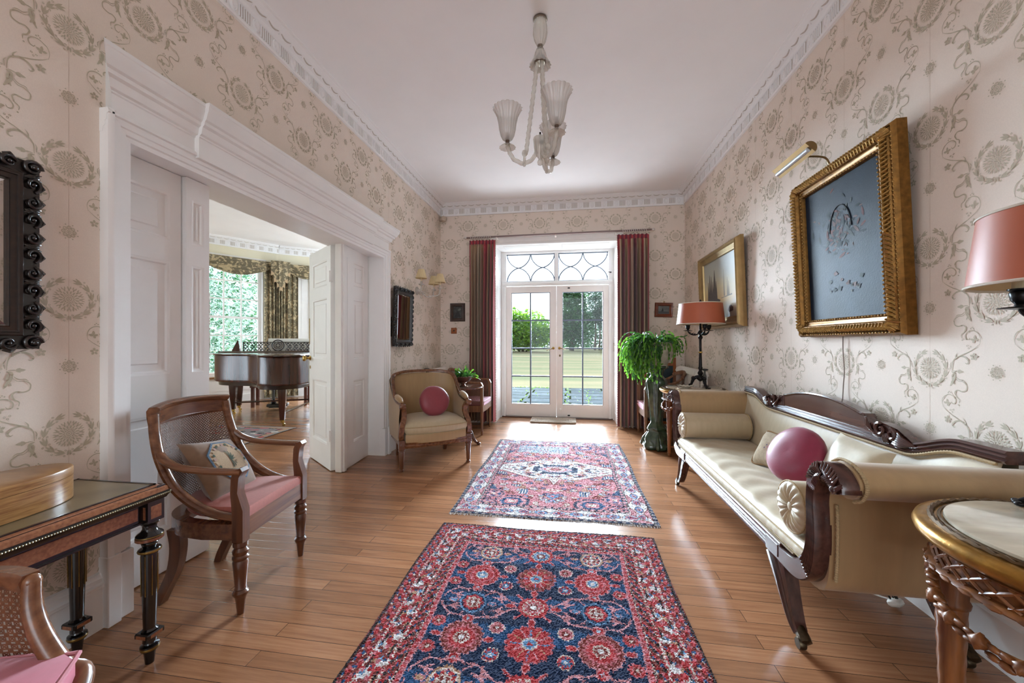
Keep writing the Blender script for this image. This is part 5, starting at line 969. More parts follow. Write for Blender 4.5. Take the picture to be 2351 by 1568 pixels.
for sx in (1, -1):
    for sy in (1, -1):
        x, y = sx * (LX - .038), sy * (LY - .038)
        mb = MB(); mb.box(x - .028, y - .028, TZ - .128, x + .028, y + .028, TZ - .052)
        if sx > 0: mb.prism([(x + .0, y + sy * .03), (x + sx * .03, y + sy * .03), (x + sx * .03, y)], TZ - .05, TZ - .004)
        mb.lathe([(.013, 0), (.018, .045), (.026, .05), (.028, .058), (.027, .066), (.016, .07), (.014, .076), (.02, .078), (.0195, .1)], 20, M=xf((x, y, 0))); mb.box(x - .03, y - .03, .098, x + .03, y + .03, .118, b=.004)
        mb.lathe([(.022, .118), (.024, .122), (.0185, .128), (.025, .40), (.03, .404), (.034, .41), (.03, .416), (.018, .42), (.022, .428), (.024, .436), (.02, .444), (.038, .447), (.039, .466), (.036, .47), (.025, .478), (.02, .488), (.021, .5), (.026, .505), (.03, .512), (.028, .516)], 24, M=xf((x, y, 0)), mod=lambda r, z, th: r * (1 - (.09 if .135 < z < .395 and cos(8 * th) > .2 else 0))); l = mb.build('leg', EBON, t, 35)
        mb = MB(); mb.lathe([(.0395, .449), (.0402, .449), (.0402, .458), (.0395, .458)], 24, M=xf((x, y, 0))); mb.box(x - .0306, y - .02, .102, x + .0306, y + .02, .114); mb.box(x - .02, y - .0306, .102, x + .02, y + .0306, .114); mb.box(x - .0285, y - .018, TZ - .115, x + .0285, y + .018, TZ - .07); mb.box(x - .018, y - .0285, TZ - .115, x + .018, y + .0285, TZ - .07); mb.build('burl_bands', BURL, l, 0)
        mb = MB(); mb.lathe([(.0372, .4585), (.0395, .461), (.0385, .466), (.036, .468)], 24, M=xf((x, y, 0))); mb.lathe([(.033, .405), (.0345, .409), (.033, .413)], 20, M=xf((x, y, 0))); mb.lathe([(.0265, .052), (.0288, .058), (.0265, .064)], 20, M=xf((x, y, 0)))
        for k in range(8):
            th = 2 * pi * k / 8 + pi / 8; mb.tube([(x + .0235 * cos(th), y + .0235 * sin(th), .25 + 0), (x + .0245 * cos(th), y + .0245 * sin(th), .395)], .0015, 4)
        mb.build('ormolu_mounts', INL, l, 50)
# wooden box
t = thing('wooden_box', 'striped zebrawood box with rounded end on the console table', 'box', (-1.695, .795, TZ + .003))
ZEB = mat('zebrawood', (196, 146, 88), .3, col2=(140, 88, 44), vscale=14, stretch=(.4, 1, 14), coat=.4, detail=5)
def lens(w, h, n=44): return [((abs(cos(a)) ** 1.0) * math.copysign(1, cos(a)) * w * (1 - .0), (abs(sin(a)) ** .72) * math.copysign(1, sin(a)) * h) for a in [2 * pi * i / n for i in range(n)]]
mb = MB(); mb.loft([[(x, y, z) for x, y in lens(.115, .285)] for z in (0, .074)]); fix(mb.build('box_body', ZEB, t, 40))
mb = MB(); mb.loft([[(x * k, y * k, z) for x, y in lens(.1155, .2855)] for k, z in ((1, .0755), (1, .098), (.992, .102), (.97, .104), (.6, .107), (.3, .108))]); fix(mb.build('lid', ZEB, t, 40))
# --- tilt top table with planted bowl
t = thing('tripod_table', 'round mahogany tripod table behind the bergere, bearing a planted bowl', 'table', (-1.225, 4.345, 0)); MAH = wood('mahogany', (112, 60, 44), (70, 34, 26), .15, 1, 'x', .6)
mb = MB(); mb.lathe([(.02, .628), (.20, .628), (.218, .634), (.222, .641), (.218, .648), (.21, .645), (.02, .643)], 48); mb.build('table_top', MAH, t, 40)
mb = MB(); mb.lathe([(.02, .16), (.034, .17), (.036, .2), (.022, .22), (.02, .26), (.034, .3), (.04, .34), (.03, .4), (.018, .46), (.02, .58), (.034, .6), (.034, .628), (.01, .629)], 20); mb.build('pillar', MAH, t, 45)
for k in range(3):
    a = -.35 + 2 * pi * k / 3; mb = MB(); mb.tube([(r_ * cos(a), r_ * sin(a), z) for r_, z in spl2(((.02, .19), (.06, .18), (.11, .12), (.15, .05), (.185, .02), (.215, .018)), 4)], [.024 - .0006 * i for i in range(18)] + [.014, .018, .017], 8); mb.sph((.212 * cos(a), .212 * sin(a), .014), (.026, .026, .014), 8, 6); mb.build('leg', MAH, t, 60)
bw = thing('planted_bowl', 'silver and copper footed bowl on the round tripod table, holding the leafy cactus', 'bowl', (-1.225, 4.335, .6485))
mb = MB(); mb.lathe([(.002, 0), (.055, 0), (.057, .006), (.03, .014), (.022, .025), (.026, .035), (.06, .05), (.092, .078), (.102, .112), (.107, .116), (.104, .12), (.095, .112), (.07, .09), (.002, .088)], 36); mb.build('bowl', mat('chased_copper_silver', (196, 150, 124), .2, .95, col2=(160, 160, 166), vscale=26, bump=.3, bscale=60), bw, 40)
mb = MB(); mb.lathe([(.002, .095), (.09, .1), (.002, .108)], 20); mb.build('soil', mat('potting_soil', (50, 38, 30), .95, var=.3), bw)
LEAF = leafmat('cactus_leaf', (74, 130, 54), (34, 84, 50)); LEAFB = leafmat('cactus_leaf_fresh', (128, 190, 62), (70, 140, 50), .45)
def pad(mb, p, d, n, L_, w, mi):
    s = d.cross(n).normalized() * w / 2; e = d * L_; c = n * (w * .14)
    mb.add([p - s * .35, p + s * .35, p + e * .35 + s * 1.05 + c, p + e * .8 + s * .9 + c * .6, p + e * 1.02 + s * .25, p + e * 1.02 - s * .25, p + e * .8 - s * .9 + c * .6, p + e * .35 - s * 1.05 + c, p + e * .4 - c * .6, p + e * .8 - c * .4], [(0, 1, 2, 8), (0, 8, 7), (8, 2, 3, 9), (7, 8, 9, 6), (9, 3, 4), (9, 4, 5), (6, 9, 5)], mi)
rnd = random.Random(11); mb = MB()
for i in range(95):
    a = rnd.uniform(0, 2 * pi); r0 = rnd.uniform(0, .075); p = Vector((r0 * cos(a), r0 * sin(a), .105)); el = rnd.uniform(.5, 1.35) if rnd.random() < .75 else rnd.uniform(.1, .5); d = Vector((cos(a) * cos(el), sin(a) * cos(el), sin(el)))
    for k in range(rnd.randint(2, 4)):
        n = Vector((rnd.gauss(0, 1), rnd.gauss(0, 1), rnd.gauss(.6, 1))); n = (n - d * n.dot(d)).normalized(); L_ = rnd.uniform(.028, .042); pad(mb, p, d, n, L_, rnd.uniform(.016, .024), 1 if k >= 2 and rnd.random() < .5 else 0); p = p + d * L_; d = (d + Vector((rnd.gauss(0, .25), rnd.gauss(0, .25), rnd.gauss(-.22, .2)))).normalized()
o = mb.build('leafy_cactus', [LEAF, LEAFB], ang=60, loc=(-1.225, 4.335, .6485)); tag(o, 'small bushy green leaf cactus growing in the silver and copper bowl', 'plant')
# --- green pedestal, jardiniere and trailing plant
PX, PY = .94, 4.43
GRN = mat('green_majolica', (78, 104, 78), .16, col2=(40, 60, 48), vscale=14, bump=.5, bscale=40, coat=.5)
mb = MB(); fl = lambda r, z, th: r * (1 + (.10 * cos(5 * th + 9 * z) if z < .22 else .05 * cos(6 * th)) + .02 * cos(11 * th + 30 * z))
mb.lathe([(.03, 0), (.135, 0), (.15, .02), (.145, .05), (.128, .075), (.135, .10), (.12, .14), (.09, .18), (.085, .2), (.098, .215), (.09, .24), (.062, .28), (.058, .34), (.068, .44), (.082, .54), (.09, .62), (.098, .68), (.105, .73), (.09, .76), (.07, .78), (.062, .80), (.07, .83), (.082, .85), (.082, .862), (.11, .876), (.118, .885), (.115, .895), (.03, .896)], 48, mod=fl)
for k in range(3):
    a = 2 * pi * k / 3 + .4; mb.tube([(PXr * cos(a), PXr * sin(a), z) for PXr, z in ((.10, .76), (.115, .70), (.105, .62), (.085, .52), (.075, .40), (.075, .30))], [.012, .02, .02, .017, .012, .006], 7)
    mb.tube([(q * cos(a), q * sin(a), z) for q, z in ((.10, .16), (.14, .10), (.16, .05), (.175, .025), (.165, .01))], [.014, .022, .026, .022, .012], 8)
o = mb.build('pedestal', GRN, ang=60, loc=(PX, PY, 0)); tag(o, 'green glazed ceramic pedestal under the trailing plant', 'plant stand')
mb = MB(); mb.lathe([(.03, .897), (.10, .897), (.112, .905), (.108, .915), (.13, .95), (.16, 1.0), (.175, 1.06), (.172, 1.11), (.16, 1.135), (.166, 1.15), (.172, 1.158), (.16, 1.162), (.15, 1.15), (.15, 1.11), (.02, 1.105)], 40); o = mb.build('plant_pot', mat('cream_glazed_pot', (214, 206, 184), .25, col2=(150, 148, 128), vscale=9, coat=.4), ang=45, loc=(PX, PY, 0)); tag(o, 'cream glazed ceramic pot on the green pedestal', 'plant pot')
rnd = random.Random(21); mb = MB()
for i in range(330):
    lean = rnd.random(); a = rnd.uniform(0, 2 * pi) if lean < .36 else rnd.gauss(pi * 1.04, .5); left = -cos(a)
    r0 = rnd.uniform(.02, .14); p = Vector((r0 * cos(a), r0 * sin(a), 1.13 + rnd.uniform(0, .05))); reach = rnd.uniform(.06, .47) if left > .2 else rnd.uniform(.12, .26)
    el = rnd.uniform(.25, 1.0); d = Vector((cos(a) * cos(el), sin(a) * cos(el), sin(el))); n_ = rnd.randint(8, 15) if left > 0 else rnd.randint(4, 9); ln = .030
    for k in range(n_):
        n = Vector((rnd.gauss(0, .7), rnd.gauss(0, .7) - .5, rnd.gauss(.5, .5))); n = n - d * n.dot(d)
        if n.length < 1e-3: n = d.orthogonal()
        n.normalize(); L_ = rnd.uniform(.03, .042)
        mi = 1 if (k > n_ * .55 and rnd.random() < .75) or rnd.random() < .2 else 0
        pad(mb, p, d, n, L_, rnd.uniform(.014, .021), mi); q = p + d * L_
        if rnd.random() < .35 and k > 1: pad(mb, q, (d + Vector((rnd.gauss(0, .6), rnd.gauss(0, .6), rnd.gauss(0, .4)))).normalized(), n, L_, .016, mi)
        p = q; hor = math.hypot(p.x, p.y)
        g = .30 if hor < reach else .62
        d = Vector((d.x * (1 if hor < reach else .55) + rnd.gauss(0, .13), d.y * (1 if hor < reach else .55) + rnd.gauss(0, .13), d.z - g)).normalized()
        rp = math.hypot(p.x, p.y)
        if p.z < 1.12 and rp < .19: p.x *= .19 / rp; p.y *= .19 / rp
        if PX + p.x > 1.33 or p.z < .72 or PX + p.x < .50: break
o = mb.build('trailing_cactus', [LEAF, LEAFB], ang=60, loc=(PX, PY, 0)); tag(o, 'large trailing green leaf cactus spilling from the pot on the pedestal', 'plant')
# teal panel screen behind the right hand cane chair
t = thing('fire_screen', 'dark teal panel screen in an orange wood frame behind the right cane chair', 'screen', (1.17, 5.30, 0)); OR = wood('orange_pine', (190, 112, 56), (140, 74, 34), .3, 1, 'z')
mb = MB(); mb.box(-.16, -.006, .12, .16, .006, .86); mb.build('panel', mat('teal_panel', (28, 52, 62), .4, var=.15, vscale=20), t, 0)
for x in (-.175, .175): mb = MB(); mb.box(x - .018, -.016, 0, x + .018, .016, .96, b=.005); mb.box(x - .02, -.1, 0, x + .02, .1, .03, b=.006); mb.build('upright', OR, t, 30)
mb = MB(); mb.box(-.18, -.012, .85, .18, .012, .89, b=.004); mb.box(-.18, -.012, .09, .18, .012, .125, b=.004); mb.build('cross_rails', OR, t, 30)
# ------------------------------------------------------------------ hangings on the walls
MIRR = mat('mirror_glass', (225, 225, 225), .015, 1)
EBC = mat('carved_ebony', (36, 29, 27), .28, var=.3, vscale=50, coat=.4); EBF = wood('dark_frame_wood', (58, 38, 28), (34, 22, 18), .35, 1, 'z')
def scrollband(mb, A, B, w, unit, flip=1, thick=.011, outn=(0, 0)):
    """carved acanthus scrolls from A to B (2d), band of width w to the left of A->B"""
    ax, ay = A; dx, dy = B[0] - A[0], B[1] - A[1]; L_ = math.hypot(dx, dy); tx, ty = dx / L_, dy / L_; nx, ny = -ty * flip, tx * flip; k = max(1, round(L_ / unit)); u = L_ / k
    P = lambda s, n, d: (ax + tx * s + nx * n, ay + ty * s + ny * n, d)
    for i in range(k):
        s0 = (i + .5) * u; sg = 1 if i % 2 else -1
        pts = [P(s0 + sg * (u * .40 * (1 - q / 26) * cos(.4 + 8.2 * q / 22)) , w * .5 + w * .40 * (1 - q / 26) * sin(.4 + 8.2 * q / 22), .004 + .010 * sin(pi * q / 22)) for q in range(23)]
        mb.tube(pts, [thick * (.5 + .55 * sin(pi * min(1, q / 14 + .1))) * (1 - .018 * q) for q in range(23)], 6); mb.sph(P(s0 - sg * .01 * u, w * .52, .012), thick * .95, 7, 5)
        for f in (-.9, -.3, .3, .9): mb.tube([P(s0 - sg * u * .42, w * .15, .002), P(s0 - sg * u * (.42 - .08 * f), w * (.5 + .2 * f), .010), P(s0 - sg * u * (.5 - .2 * f), w * (.80 + .18 * abs(f)), .004)], [thick * .3, thick * .62, thick * .2], 5)
        mb.tube([P(s0 + sg * u * .3, w * .9, .002), P(s0 + sg * u * .05, w * 1.02, .008), P(s0 - sg * u * .2, w * .94, .002)], [thick * .3, thick * .7, thick * .25], 5)
def carved_mirror(name, label, w, h, bw, unit, M, inner, thick):
    t = thing(name, label, 'mirror'); t.matrix_world = M     # local x right, y up, z out of the wall
    mb = MB(); W, Hh = w / 2, h / 2
    for (A, B) in (((-W + bw, -Hh + bw), (W - bw, -Hh + bw)), ((W - bw, -Hh + bw), (W - bw, Hh - bw)), ((W - bw, Hh - bw), (-W + bw, Hh - bw)), ((-W + bw, Hh - bw), (-W + bw, -Hh + bw))): scrollband(mb, A, B, bw, unit, -1, thick)
    for sx in (1, -1):
        for sy in (1, -1):
            c = (sx * (W - bw * .5), sy * (Hh - bw * .5)); mb.tube([(c[0] + bw * .44 * (1 - q / 30) * cos(q * .42), c[1] + bw * .44 * (1 - q / 30) * sin(q * .42), .006 + .012 * q / 24) for q in range(25)], [thick * 1.15 * (1 - q / 45) for q in range(25)], 6); mb.sph((*c, .02), thick * 1.1, 8, 6)
    for a, b_, c, d in ((-W + bw * .12, -Hh + bw * .12, W - bw * .12, -Hh + bw), (-W + bw * .12, Hh - bw, W - bw * .12, Hh - bw * .12), (-W + bw * .12, -Hh + bw, -W + bw, Hh - bw), (W - bw, -Hh + bw, W - bw * .12, Hh - bw)): mb.box(a, b_, -.012, c, d, .003)
    mb.build('carved_border', EBC, t, 60)
    mb = MB(); a, b_ = W - bw + .004, Hh - bw + .004
    rs = [[(sx * (a - e), sy * (b_ - e), z) for sx, sy in ((-1, -1), (1, -1), (1, 1), (-1, 1))] for e, z in ((0, -.012), (0, .012), (.004, .016), (inner * .35, .014), (inner * .4, .018), (inner * .48, .018), (inner * .5, .012), (inner * .9, .008), (inner, .010), (inner + .002, .002), (inner + .002, -.008))]
    mb.loft(rs, cap=False); mb.build('inner_frame', EBF, t, 30)
    mb = MB(); g = inner + .002; rs = [[(sx * (a - g - e), sy * (b_ - g - e), z) for sx, sy in ((-1, -1), (1, -1), (1, 1), (-1, 1))] for e, z in ((-.004, .0005), (.016, .0042))]; mb.loft(rs, cap=False); mb.add(rs[-1], [(0, 1, 2, 3)]); mb.build('mirror_glass', MIRR, t, 0); return t
def wallM(pos, out, tilt=0):
    o = Vector(out).normalized(); up = Vector((0, 0, 1)); r = up.cross(o); m = Matrix((r, up, o)).transposed().to_4x4(); return Matrix.Translation(pos) @ m @ Matrix.Rotation(tilt, 4, 'X')
carved_mirror('wall_mirror', 'mirror in a heavily carved black scroll frame at the near left', .72, .665, .056, .064, wallM((WL + .03, .752, 1.462), (1, 0, 0)), .034, .0078)
carved_mirror('wall_mirror', 'small upright mirror in a carved black frame beside the brass switch plate', .50, .655, .05, .058, wallM((WL + .045, 4.11, 1.438), (1, 0, 0), R(1.5)), .03, .0068)
# pictures
def gilt_frame(t, w, h, prof, m, name='frame'):
    mb = MB(); mb.loft([[(sx * (w / 2 - e), sy * (h / 2 - e), z) for sx, sy in ((-1, -1), (1, -1), (1, 1), (-1, 1))] for e, z in prof], cap=False); return mb.build(name, m, t, 28)
# large flower piece
t = thing('painting', 'large dark flower painting in a heavy carved gilt frame above the settee', 'painting'); W_, H_ = .80, .965
t.matrix_world = wallM((1.468, 2.352, 1.675), (-1, 0, 0), R(2.6))
gilt_frame(t, W_, H_, ((0, -.03), (0, .012), (.006, .02), (.012, .03), (.018, .026), (.02, .02), (.028, .034), (.05, .045), (.062, .040), (.068, .026), (.076, .022), (.088, .020), (.094, .026), (.1, .022), (.104, .008), (.104, -.004)), mat('gilt_ground', (142, 100, 44), .4, .7, var=.3, vscale=40))
mb = MB(); rnd = random.Random(3)
for ax_ in (0, 1):
    L_ = (W_, H_)[ax_]; n = int((L_ - .08) / .0205)
    for sd in (1, -1):
        for i in range(n):
            s = -L_ / 2 + .045 + (L_ - .09) * (i + .5) / n; q = (H_, W_)[ax_] / 2
            c = lambda e, ds, z: ((s + ds, sd * (q - e), z) if ax_ == 0 else (sd * (q - e), s + ds, z)); k = 1 if s < 0 else -1
            mb.tube([c(.026, -.010 * k, .034), c(.042, .004 * k, .053), c(.060, .014 * k, .042)], [.003, .0085, .003], 5); mb.tube([c(.034, .006 * k, .036), c(.05, -.002 * k, .048), c(.064, .002 * k, .034)], [.002, .005, .002], 5)
            mb.sph(c(.0965, 0, .026), (.0055, .0055, .005), 6, 4); mb.sph(c(.0135, .004, .028), (.006, .006, .004), 5, 4)
for sx in (1, -1):
    for sy in (1, -1):
        for k in range(7): a = R(15 + 10 * k); mb.tube([(sx * (W_ / 2 - .075 + .005), sy * (H_ / 2 - .075), .034), (sx * (W_ / 2 - .075 + .03 * cos(a)), sy * (H_ / 2 - .075 + .03 * sin(a)), .052), (sx * (W_ / 2 - .075 + .066 * cos(a)), sy * (H_ / 2 - .075 + .066 * sin(a)), .03)], [.004, .009, .004], 5)
mb.build('carved_ornament', mat('gilt_ornament', (204, 164, 98), .28, .8, var=.35, vscale=60), t, 60)
mb = MB(); a, b_ = W_ / 2 - .102, H_ / 2 - .102; mb.grid(lambda u, v: (-a + 2 * a * u, -b_ + 2 * b_ * v, .004), 1, 1)
cv = mb.build('canvas', mat('dark_varnished_canvas', (28, 48, 70), .5, col2=(16, 26, 38), vscale=3, bump=.3, bscale=150, coat=0, spec=.16), t, 0)
mb = MB(); rnd = random.Random(17); cols = [mat('paint_' + n, c, .55, var=.2, vscale=60, spec=.14) for n, c in (('coral', (104, 58, 56)), ('blush', (112, 86, 84)), ('ivory', (84, 92, 92)), ('leaf', (30, 44, 50)), ('wicker', (40, 40, 44)))]
def blob(x, y, r, mi, z, n=9): ph = rnd.uniform(0, 6); mb.add([(x + r * (1 + .3 * sin(3 * k + ph)) * cos(2 * pi * k / n), y + r * (.75 + .25 * cos(2 * k + ph)) * sin(2 * pi * k / n), z) for k in range(n)], [tuple(range(n))], mi)
z = .0046
for i in range(120):
    x, y = rnd.gauss(-.02, .085), rnd.gauss(.10, .07); mi = rnd.choices([0, 1, 2, 3], [4, 3, 2, 5])[0]; z += .00001
    ang = rnd.uniform(0, 6.3); r = rnd.uniform(.006, .02)
    mb.add([(x + r * (cos(ang) * u - sin(ang) * v), y + r * (sin(ang) * u + cos(ang) * v), z) for u, v in ((-1.5, 0), (-.6, .45), (.5, .5), (1.6, .1), (.6, -.4), (-.7, -.35))], [tuple(range(6))], mi)
for i in range(14): blob(rnd.gauss(.0, .10), rnd.gauss(-.20, .03), rnd.uniform(.008, .018), rnd.choice([1, 2, 3]), z + .0001)
mb.tube([(-.085 * cos(pi * q), .1 + .135 * sin(pi * q), z) for q in [i / 20 for i in range(21)]], .0025, 4, mi=4); mb.build('painted_flowers', cols, cv, 0)
# harbour picture
t = thing('painting', 'pale harbour painting with sailing ships in a gilt frame near the far lamp', 'painting'); W_, H_ = 1.03, .80
t.matrix_world = wallM((1.478, 4.125, 1.70), (-1, 0, 0), R(2.2))
gilt_frame(t, W_, H_, ((0, -.025), (0, .004), (.01, .02), (.018, .038), (.03, .046), (.04, .04), (.05, .026), (.07, .020), (.085, .016), (.088, .020), (.098, .018), (.102, .004), (.102, -.004)), mat('pale_gilt', (188, 158, 108), .3, .7, var=.1, vscale=20))
def skymat():
    m = mat('harbour_canvas', (180, 170, 150), .42, bump=.1, bscale=160, spec=.4); N = m.node_tree.nodes; L = m.node_tree.links; tc = N.new('ShaderNodeTexCoord'); sx = N.new('ShaderNodeSeparateXYZ'); L.new(tc.outputs['Object'], sx.inputs[0])
    mr = N.new('ShaderNodeMapRange'); L.new(sx.outputs[1], mr.inputs[0]); mr.inputs[1].default_value = -.3; mr.inputs[2].default_value = .3; n = N.new('ShaderNodeTexNoise'); n.inputs['Scale'].default_value = 5; L.new(tc.outputs['Object'], n.inputs[0])
    ad = N.new('ShaderNodeMath'); ad.operation = 'MULTIPLY_ADD'; L.new(n.outputs[0], ad.inputs[0]); ad.inputs[1].default_value = .22; L.new(mr.outputs[0], ad.inputs[2]); r = N.new('ShaderNodeValToRGB'); L.new(ad.outputs[0], r.inputs[0]); e = r.color_ramp.elements
    e[0].position = .1; e[0].color = srgb(150, 142, 132); e[1].position = 1; e[1].color = srgb(156, 156, 146)
    for p, c in ((.3, (172, 158, 136)), (.42, (204, 172, 124)), (.62, (196, 178, 138)), (.8, (172, 168, 150))): q = r.color_ramp.elements.new(p); q.color = srgb(*c)
    L.new(r.outputs[0], N['Principled BSDF'].inputs['Base Color']); return m
mb = MB(); a, b_ = W_ / 2 - .1, H_ / 2 - .1; mb.grid(lambda u, v: (-a + 2 * a * u, -b_ + 2 * b_ * v, .003), 1, 1); cv = mb.build('canvas', skymat(), t, 0)
mb = MB(); z = .0036
def shp(P, mi=0):
    global z; z += .00002; mb.add([(x, y, z) for x, y in P], [tuple(range(len(P)))], mi)
# seen from the room the far end of the picture is at local -x; ships stand there
for x0, hgt, w in ((-.30, .20, .03), (-.255, .27, .035), (-.21, .25, .03), (-.17, .19, .026), (-.12, .30, .05), (-.075, .18, .02)):
    shp([(x0 - w, -.10), (x0 - w * .5, -.10 + hgt * .62), (x0 - .004, -.10 + hgt), (x0 + .004, -.10 + hgt), (x0 + w * .6, -.10 + hgt * .5), (x0 + w * .9, -.10)])
shp([(-.40, -.15), (-.38, -.105), (-.25, -.085), (-.05, -.10), (.02, -.118), (-.02, -.15), (-.2, -.17)])
for x0, hgt in ((.12, .26), (.20, .17), (.23, .13)): shp([(x0 - .015, -.09), (x0 - .002, -.09 + hgt), (x0 + .002, -.09 + hgt), (x0 + .012, -.09)], 1)
shp([(.04, -.10), (.30, -.085), (.30, -.098), (.04, -.106)], 1); shp([(.19, -.235), (.22, -.195), (.27, -.19), (.31, -.215), (.31, -.245), (.22, -.255)], 0); mb.build('painted_ships', [mat('paint_umber', (84, 70, 66), .5, var=.2, vscale=50), mat('paint_haze', (150, 136, 116), .5)], cv, 0)
# two small pictures on the end wall
def small_pic(label, x, z_, w, h, fm, cm, fw, hook=False, tilt=0):
    t = thing('picture', label, 'picture', group='small pictures on the end wall'); t.matrix_world = wallM((x, YB - .012, z_), (0, -1, 0), 0) @ Matrix.Rotation(tilt, 4, 'Z')
    gilt_frame(t, w, h, ((0, -.012), (0, .008), (fw * .15, .014), (fw * .4, .010), (fw * .75, .016), (fw * .95, .010), (fw, .002), (fw, -.002)), fm); mb = MB(); mb.box(-w / 2 + fw - .002, -h / 2 + fw - .002, -.01, w / 2 - fw + .002, h / 2 - fw + .002, .001); c = mb.build('print', cm, t, 0)
    if hook: mb = MB(); mb.tube([(-.006, h / 2, .004), (-.008, h / 2 + .014, .006), (0, h / 2 + .02, .006), (.008, h / 2 + .014, .006), (.006, h / 2, .004)], .0028, 6); mb.build('hanging_ring', BRASS, t)
    return t
p = small_pic('small dark picture in a dark frame left of the garden doors', -1.632, 1.597, .222, .265, mat('dark_carved_frame', (72, 54, 46), .45, var=.3, vscale=60, bump=.4, bscale=90), mat('dark_print', (84, 88, 84), .35, col2=(34, 34, 36), vscale=26, detail=6), .048)
mb = MB(); mb.add([(-.05, -.07, .0016), (-.005, .02, .0016), (.02, .0, .0016), (.05, -.065, .0016)], [(0, 1, 2, 3)]); mb.add([(.0, .03, .0017), (.03, .062, .0017), (.055, .05, .0017), (.03, .02, .0017)], [(0, 1, 2, 3)], 1); mb.build('print_figures', [mat('print_dark', (30, 28, 30), .4), mat('print_pale', (120, 124, 116), .4)], p, 0)
p = small_pic('small seascape in a red brown frame right of the garden doors', 1.252, 1.597, .232, .195, wood('red_frame', (150, 76, 48), (106, 50, 32), .3, 1, 'x'), mat('grey_sea_print', (142, 142, 138), .35, col2=(96, 98, 98), vscale=9, stretch=(1, 1, 4)), .045, True, R(-2))
mb = MB(); mb.add([(-.03, -.02, .0016), (-.012, .03, .0016), (.0, -.018, .0016)], [(0, 1, 2)]); mb.add([(-.068, -.05, .0015), (.068, -.05, .0015), (.068, -.022, .0015), (-.068, -.018, .0015)], [(0, 1, 2, 3)], 1); mb.build('print_boats', [mat('print_dark', (40, 40, 44), .4), mat('print_mid', (78, 80, 82), .4)], p, 0)
# picture light and its cable
t = thing('picture_light', 'brass picture light reaching over the large gilt frame', 'picture light')
mb = MB(); D = [(.034 * cos(pi * q), .034 * sin(pi * q)) for q in [i / 10 for i in range(11)]]
mb.loft([[(1.245 + b * .7 - a * .7, y, 2.182 + a * .7 + b * .7) for a, b in D] for y in (2.235, 2.575)]); mb.build('lamp_hood', mat('aged_brass', (150, 124, 84), .3, .85), t, 40)
mb = MB(); mb.tube([(1.245, 2.25, 2.178), (1.245, 2.56, 2.178)], .012, 8); mb.build('lamp_tube', mat('frosted_tube', (226, 232, 236), .3), t)
mb = MB(); mb.tube(spl([(1.262, 2.40, 2.20), (1.32, 2.398, 2.205), (1.40, 2.395, 2.195), (1.425, 2.393, 2.165), (1.436, 2.392, 2.12)], 4), .0055, 6); mb.build('lamp_arm', mat('aged_brass', (150, 124, 84), .3, .85), t)
mb = MB(); mb.tube(spl([(1.512, 2.415, 1.25), (1.513, 2.418, 1.12), (1.514, 2.409, 1.0), (1.513, 2.416, .9), (1.506, 2.412, .74), (1.512, 2.412, .30), (1.495, 2.41, .12)], 6), .0026, 6); o = mb.build('lamp_cable', mat('grey_flex', (150, 132, 120), .6)); tag(o, 'thin flex hanging down the wall below the large painting', 'cable')
# plug on its lead beneath the settee
t = thing('power_plug', 'white three pin plug on its lead lying on the floor under the settee end', 'plug'); WPL = mat('white_plastic', (228, 224, 214), .35)
M = xf((1.405, 1.915, .022), rz=.5, rx=-.5)
mb = MB(); mb.box(-.024, -.024, -.012, .024, .024, .016, b=.008, M=M); mb.build('plug_body', WPL, t, 40)
mb = MB(); mb.box(-.003, -.018, .016, .003, -.008, .034, M=M); mb.box(-.014, .004, .016, -.008, .008, .032, M=M); mb.box(.008, .004, .016, .014, .008, .032, M=M); mb.build('pins', mat('dark_pins', (60, 54, 44), .35, .8), t, 0)
mb = MB(); mb.tube(spl([(1.40, 1.94, .022), (1.38, 1.99, .008), (1.34, 2.07, .004), (1.33, 2.2, .004), (1.40, 2.4, .004), (1.48, 2.5, .004)], 5), .0035, 6); mb.build('lead', WPL, t)
# switch plate, sockets, sensor
def plate(name, label, cat, pos, out, w, h, m, parts): 
    t = thing(name, label, cat); t.matrix_world = wallM(pos, out); mb = MB(); mb.box(-w / 2, -h / 2, 0, w / 2, h / 2, .006, b=.003); mb.build('plate', m, t, 30); parts(t); return t
def knobs(t):
    for y in (.055, -.005, -.06):
        mb = MB(); mb.lathe([(.002, .005), (.009, .006), (.009, .012), (.006, .014), (.004, .024), (.002, .025)], 10, M=xf((0, y, 0))); mb.build('toggle', mat('dark_toggle', (52, 42, 34), .4, .5), t)
plate('switch_plate', 'brass plate of three toggle switches beside the door surround', 'switch', (WL, 3.868, 1.325), (1, 0, 0), .072, .215, BRASS, knobs)
def one(t): mb = MB(); mb.lathe([(.002, .004), (.012, .006), (.010, .012), (.002, .013)], 12); mb.build('push_button', mat('dark_toggle', (52, 42, 34), .4, .5), t)
plate('bell_push', 'square wooden bell push below the small dark picture', 'bell push', (-1.69, YB, 1.328), (0, -1, 0), .088, .088, wood('orange_pine', (190, 112, 56), (140, 74, 34), .3, 1, 'z'), one)
def blank(t): mb = MB(); mb.lathe([(.002, .004), (.028, .006), (.024, .016), (.002, .018)], 16); mb.build('cover_dome', CREAMP, t)
CREAMP = mat('cream_plastic', (222, 206, 186), .5); plate('wall_socket', 'papered over round socket low on the left wall by the bergere', 'socket', (WL, 3.86, .33), (1, 0, 0), .062, .075, CREAMP, blank)
mb = MB(); mb.box(-.045, -.03, -.03, .045, .03, .038, b=.008); o = mb.build('motion_sensor', mat('sensor_cream', (226, 206, 186), .5), ang=30); o.location = (WL + .055, YB - .06, 2.955); o.rotation_euler = (R(-12), 0, R(-45)); tag(o, 'small cream motion sensor high in the far left corner', 'sensor')
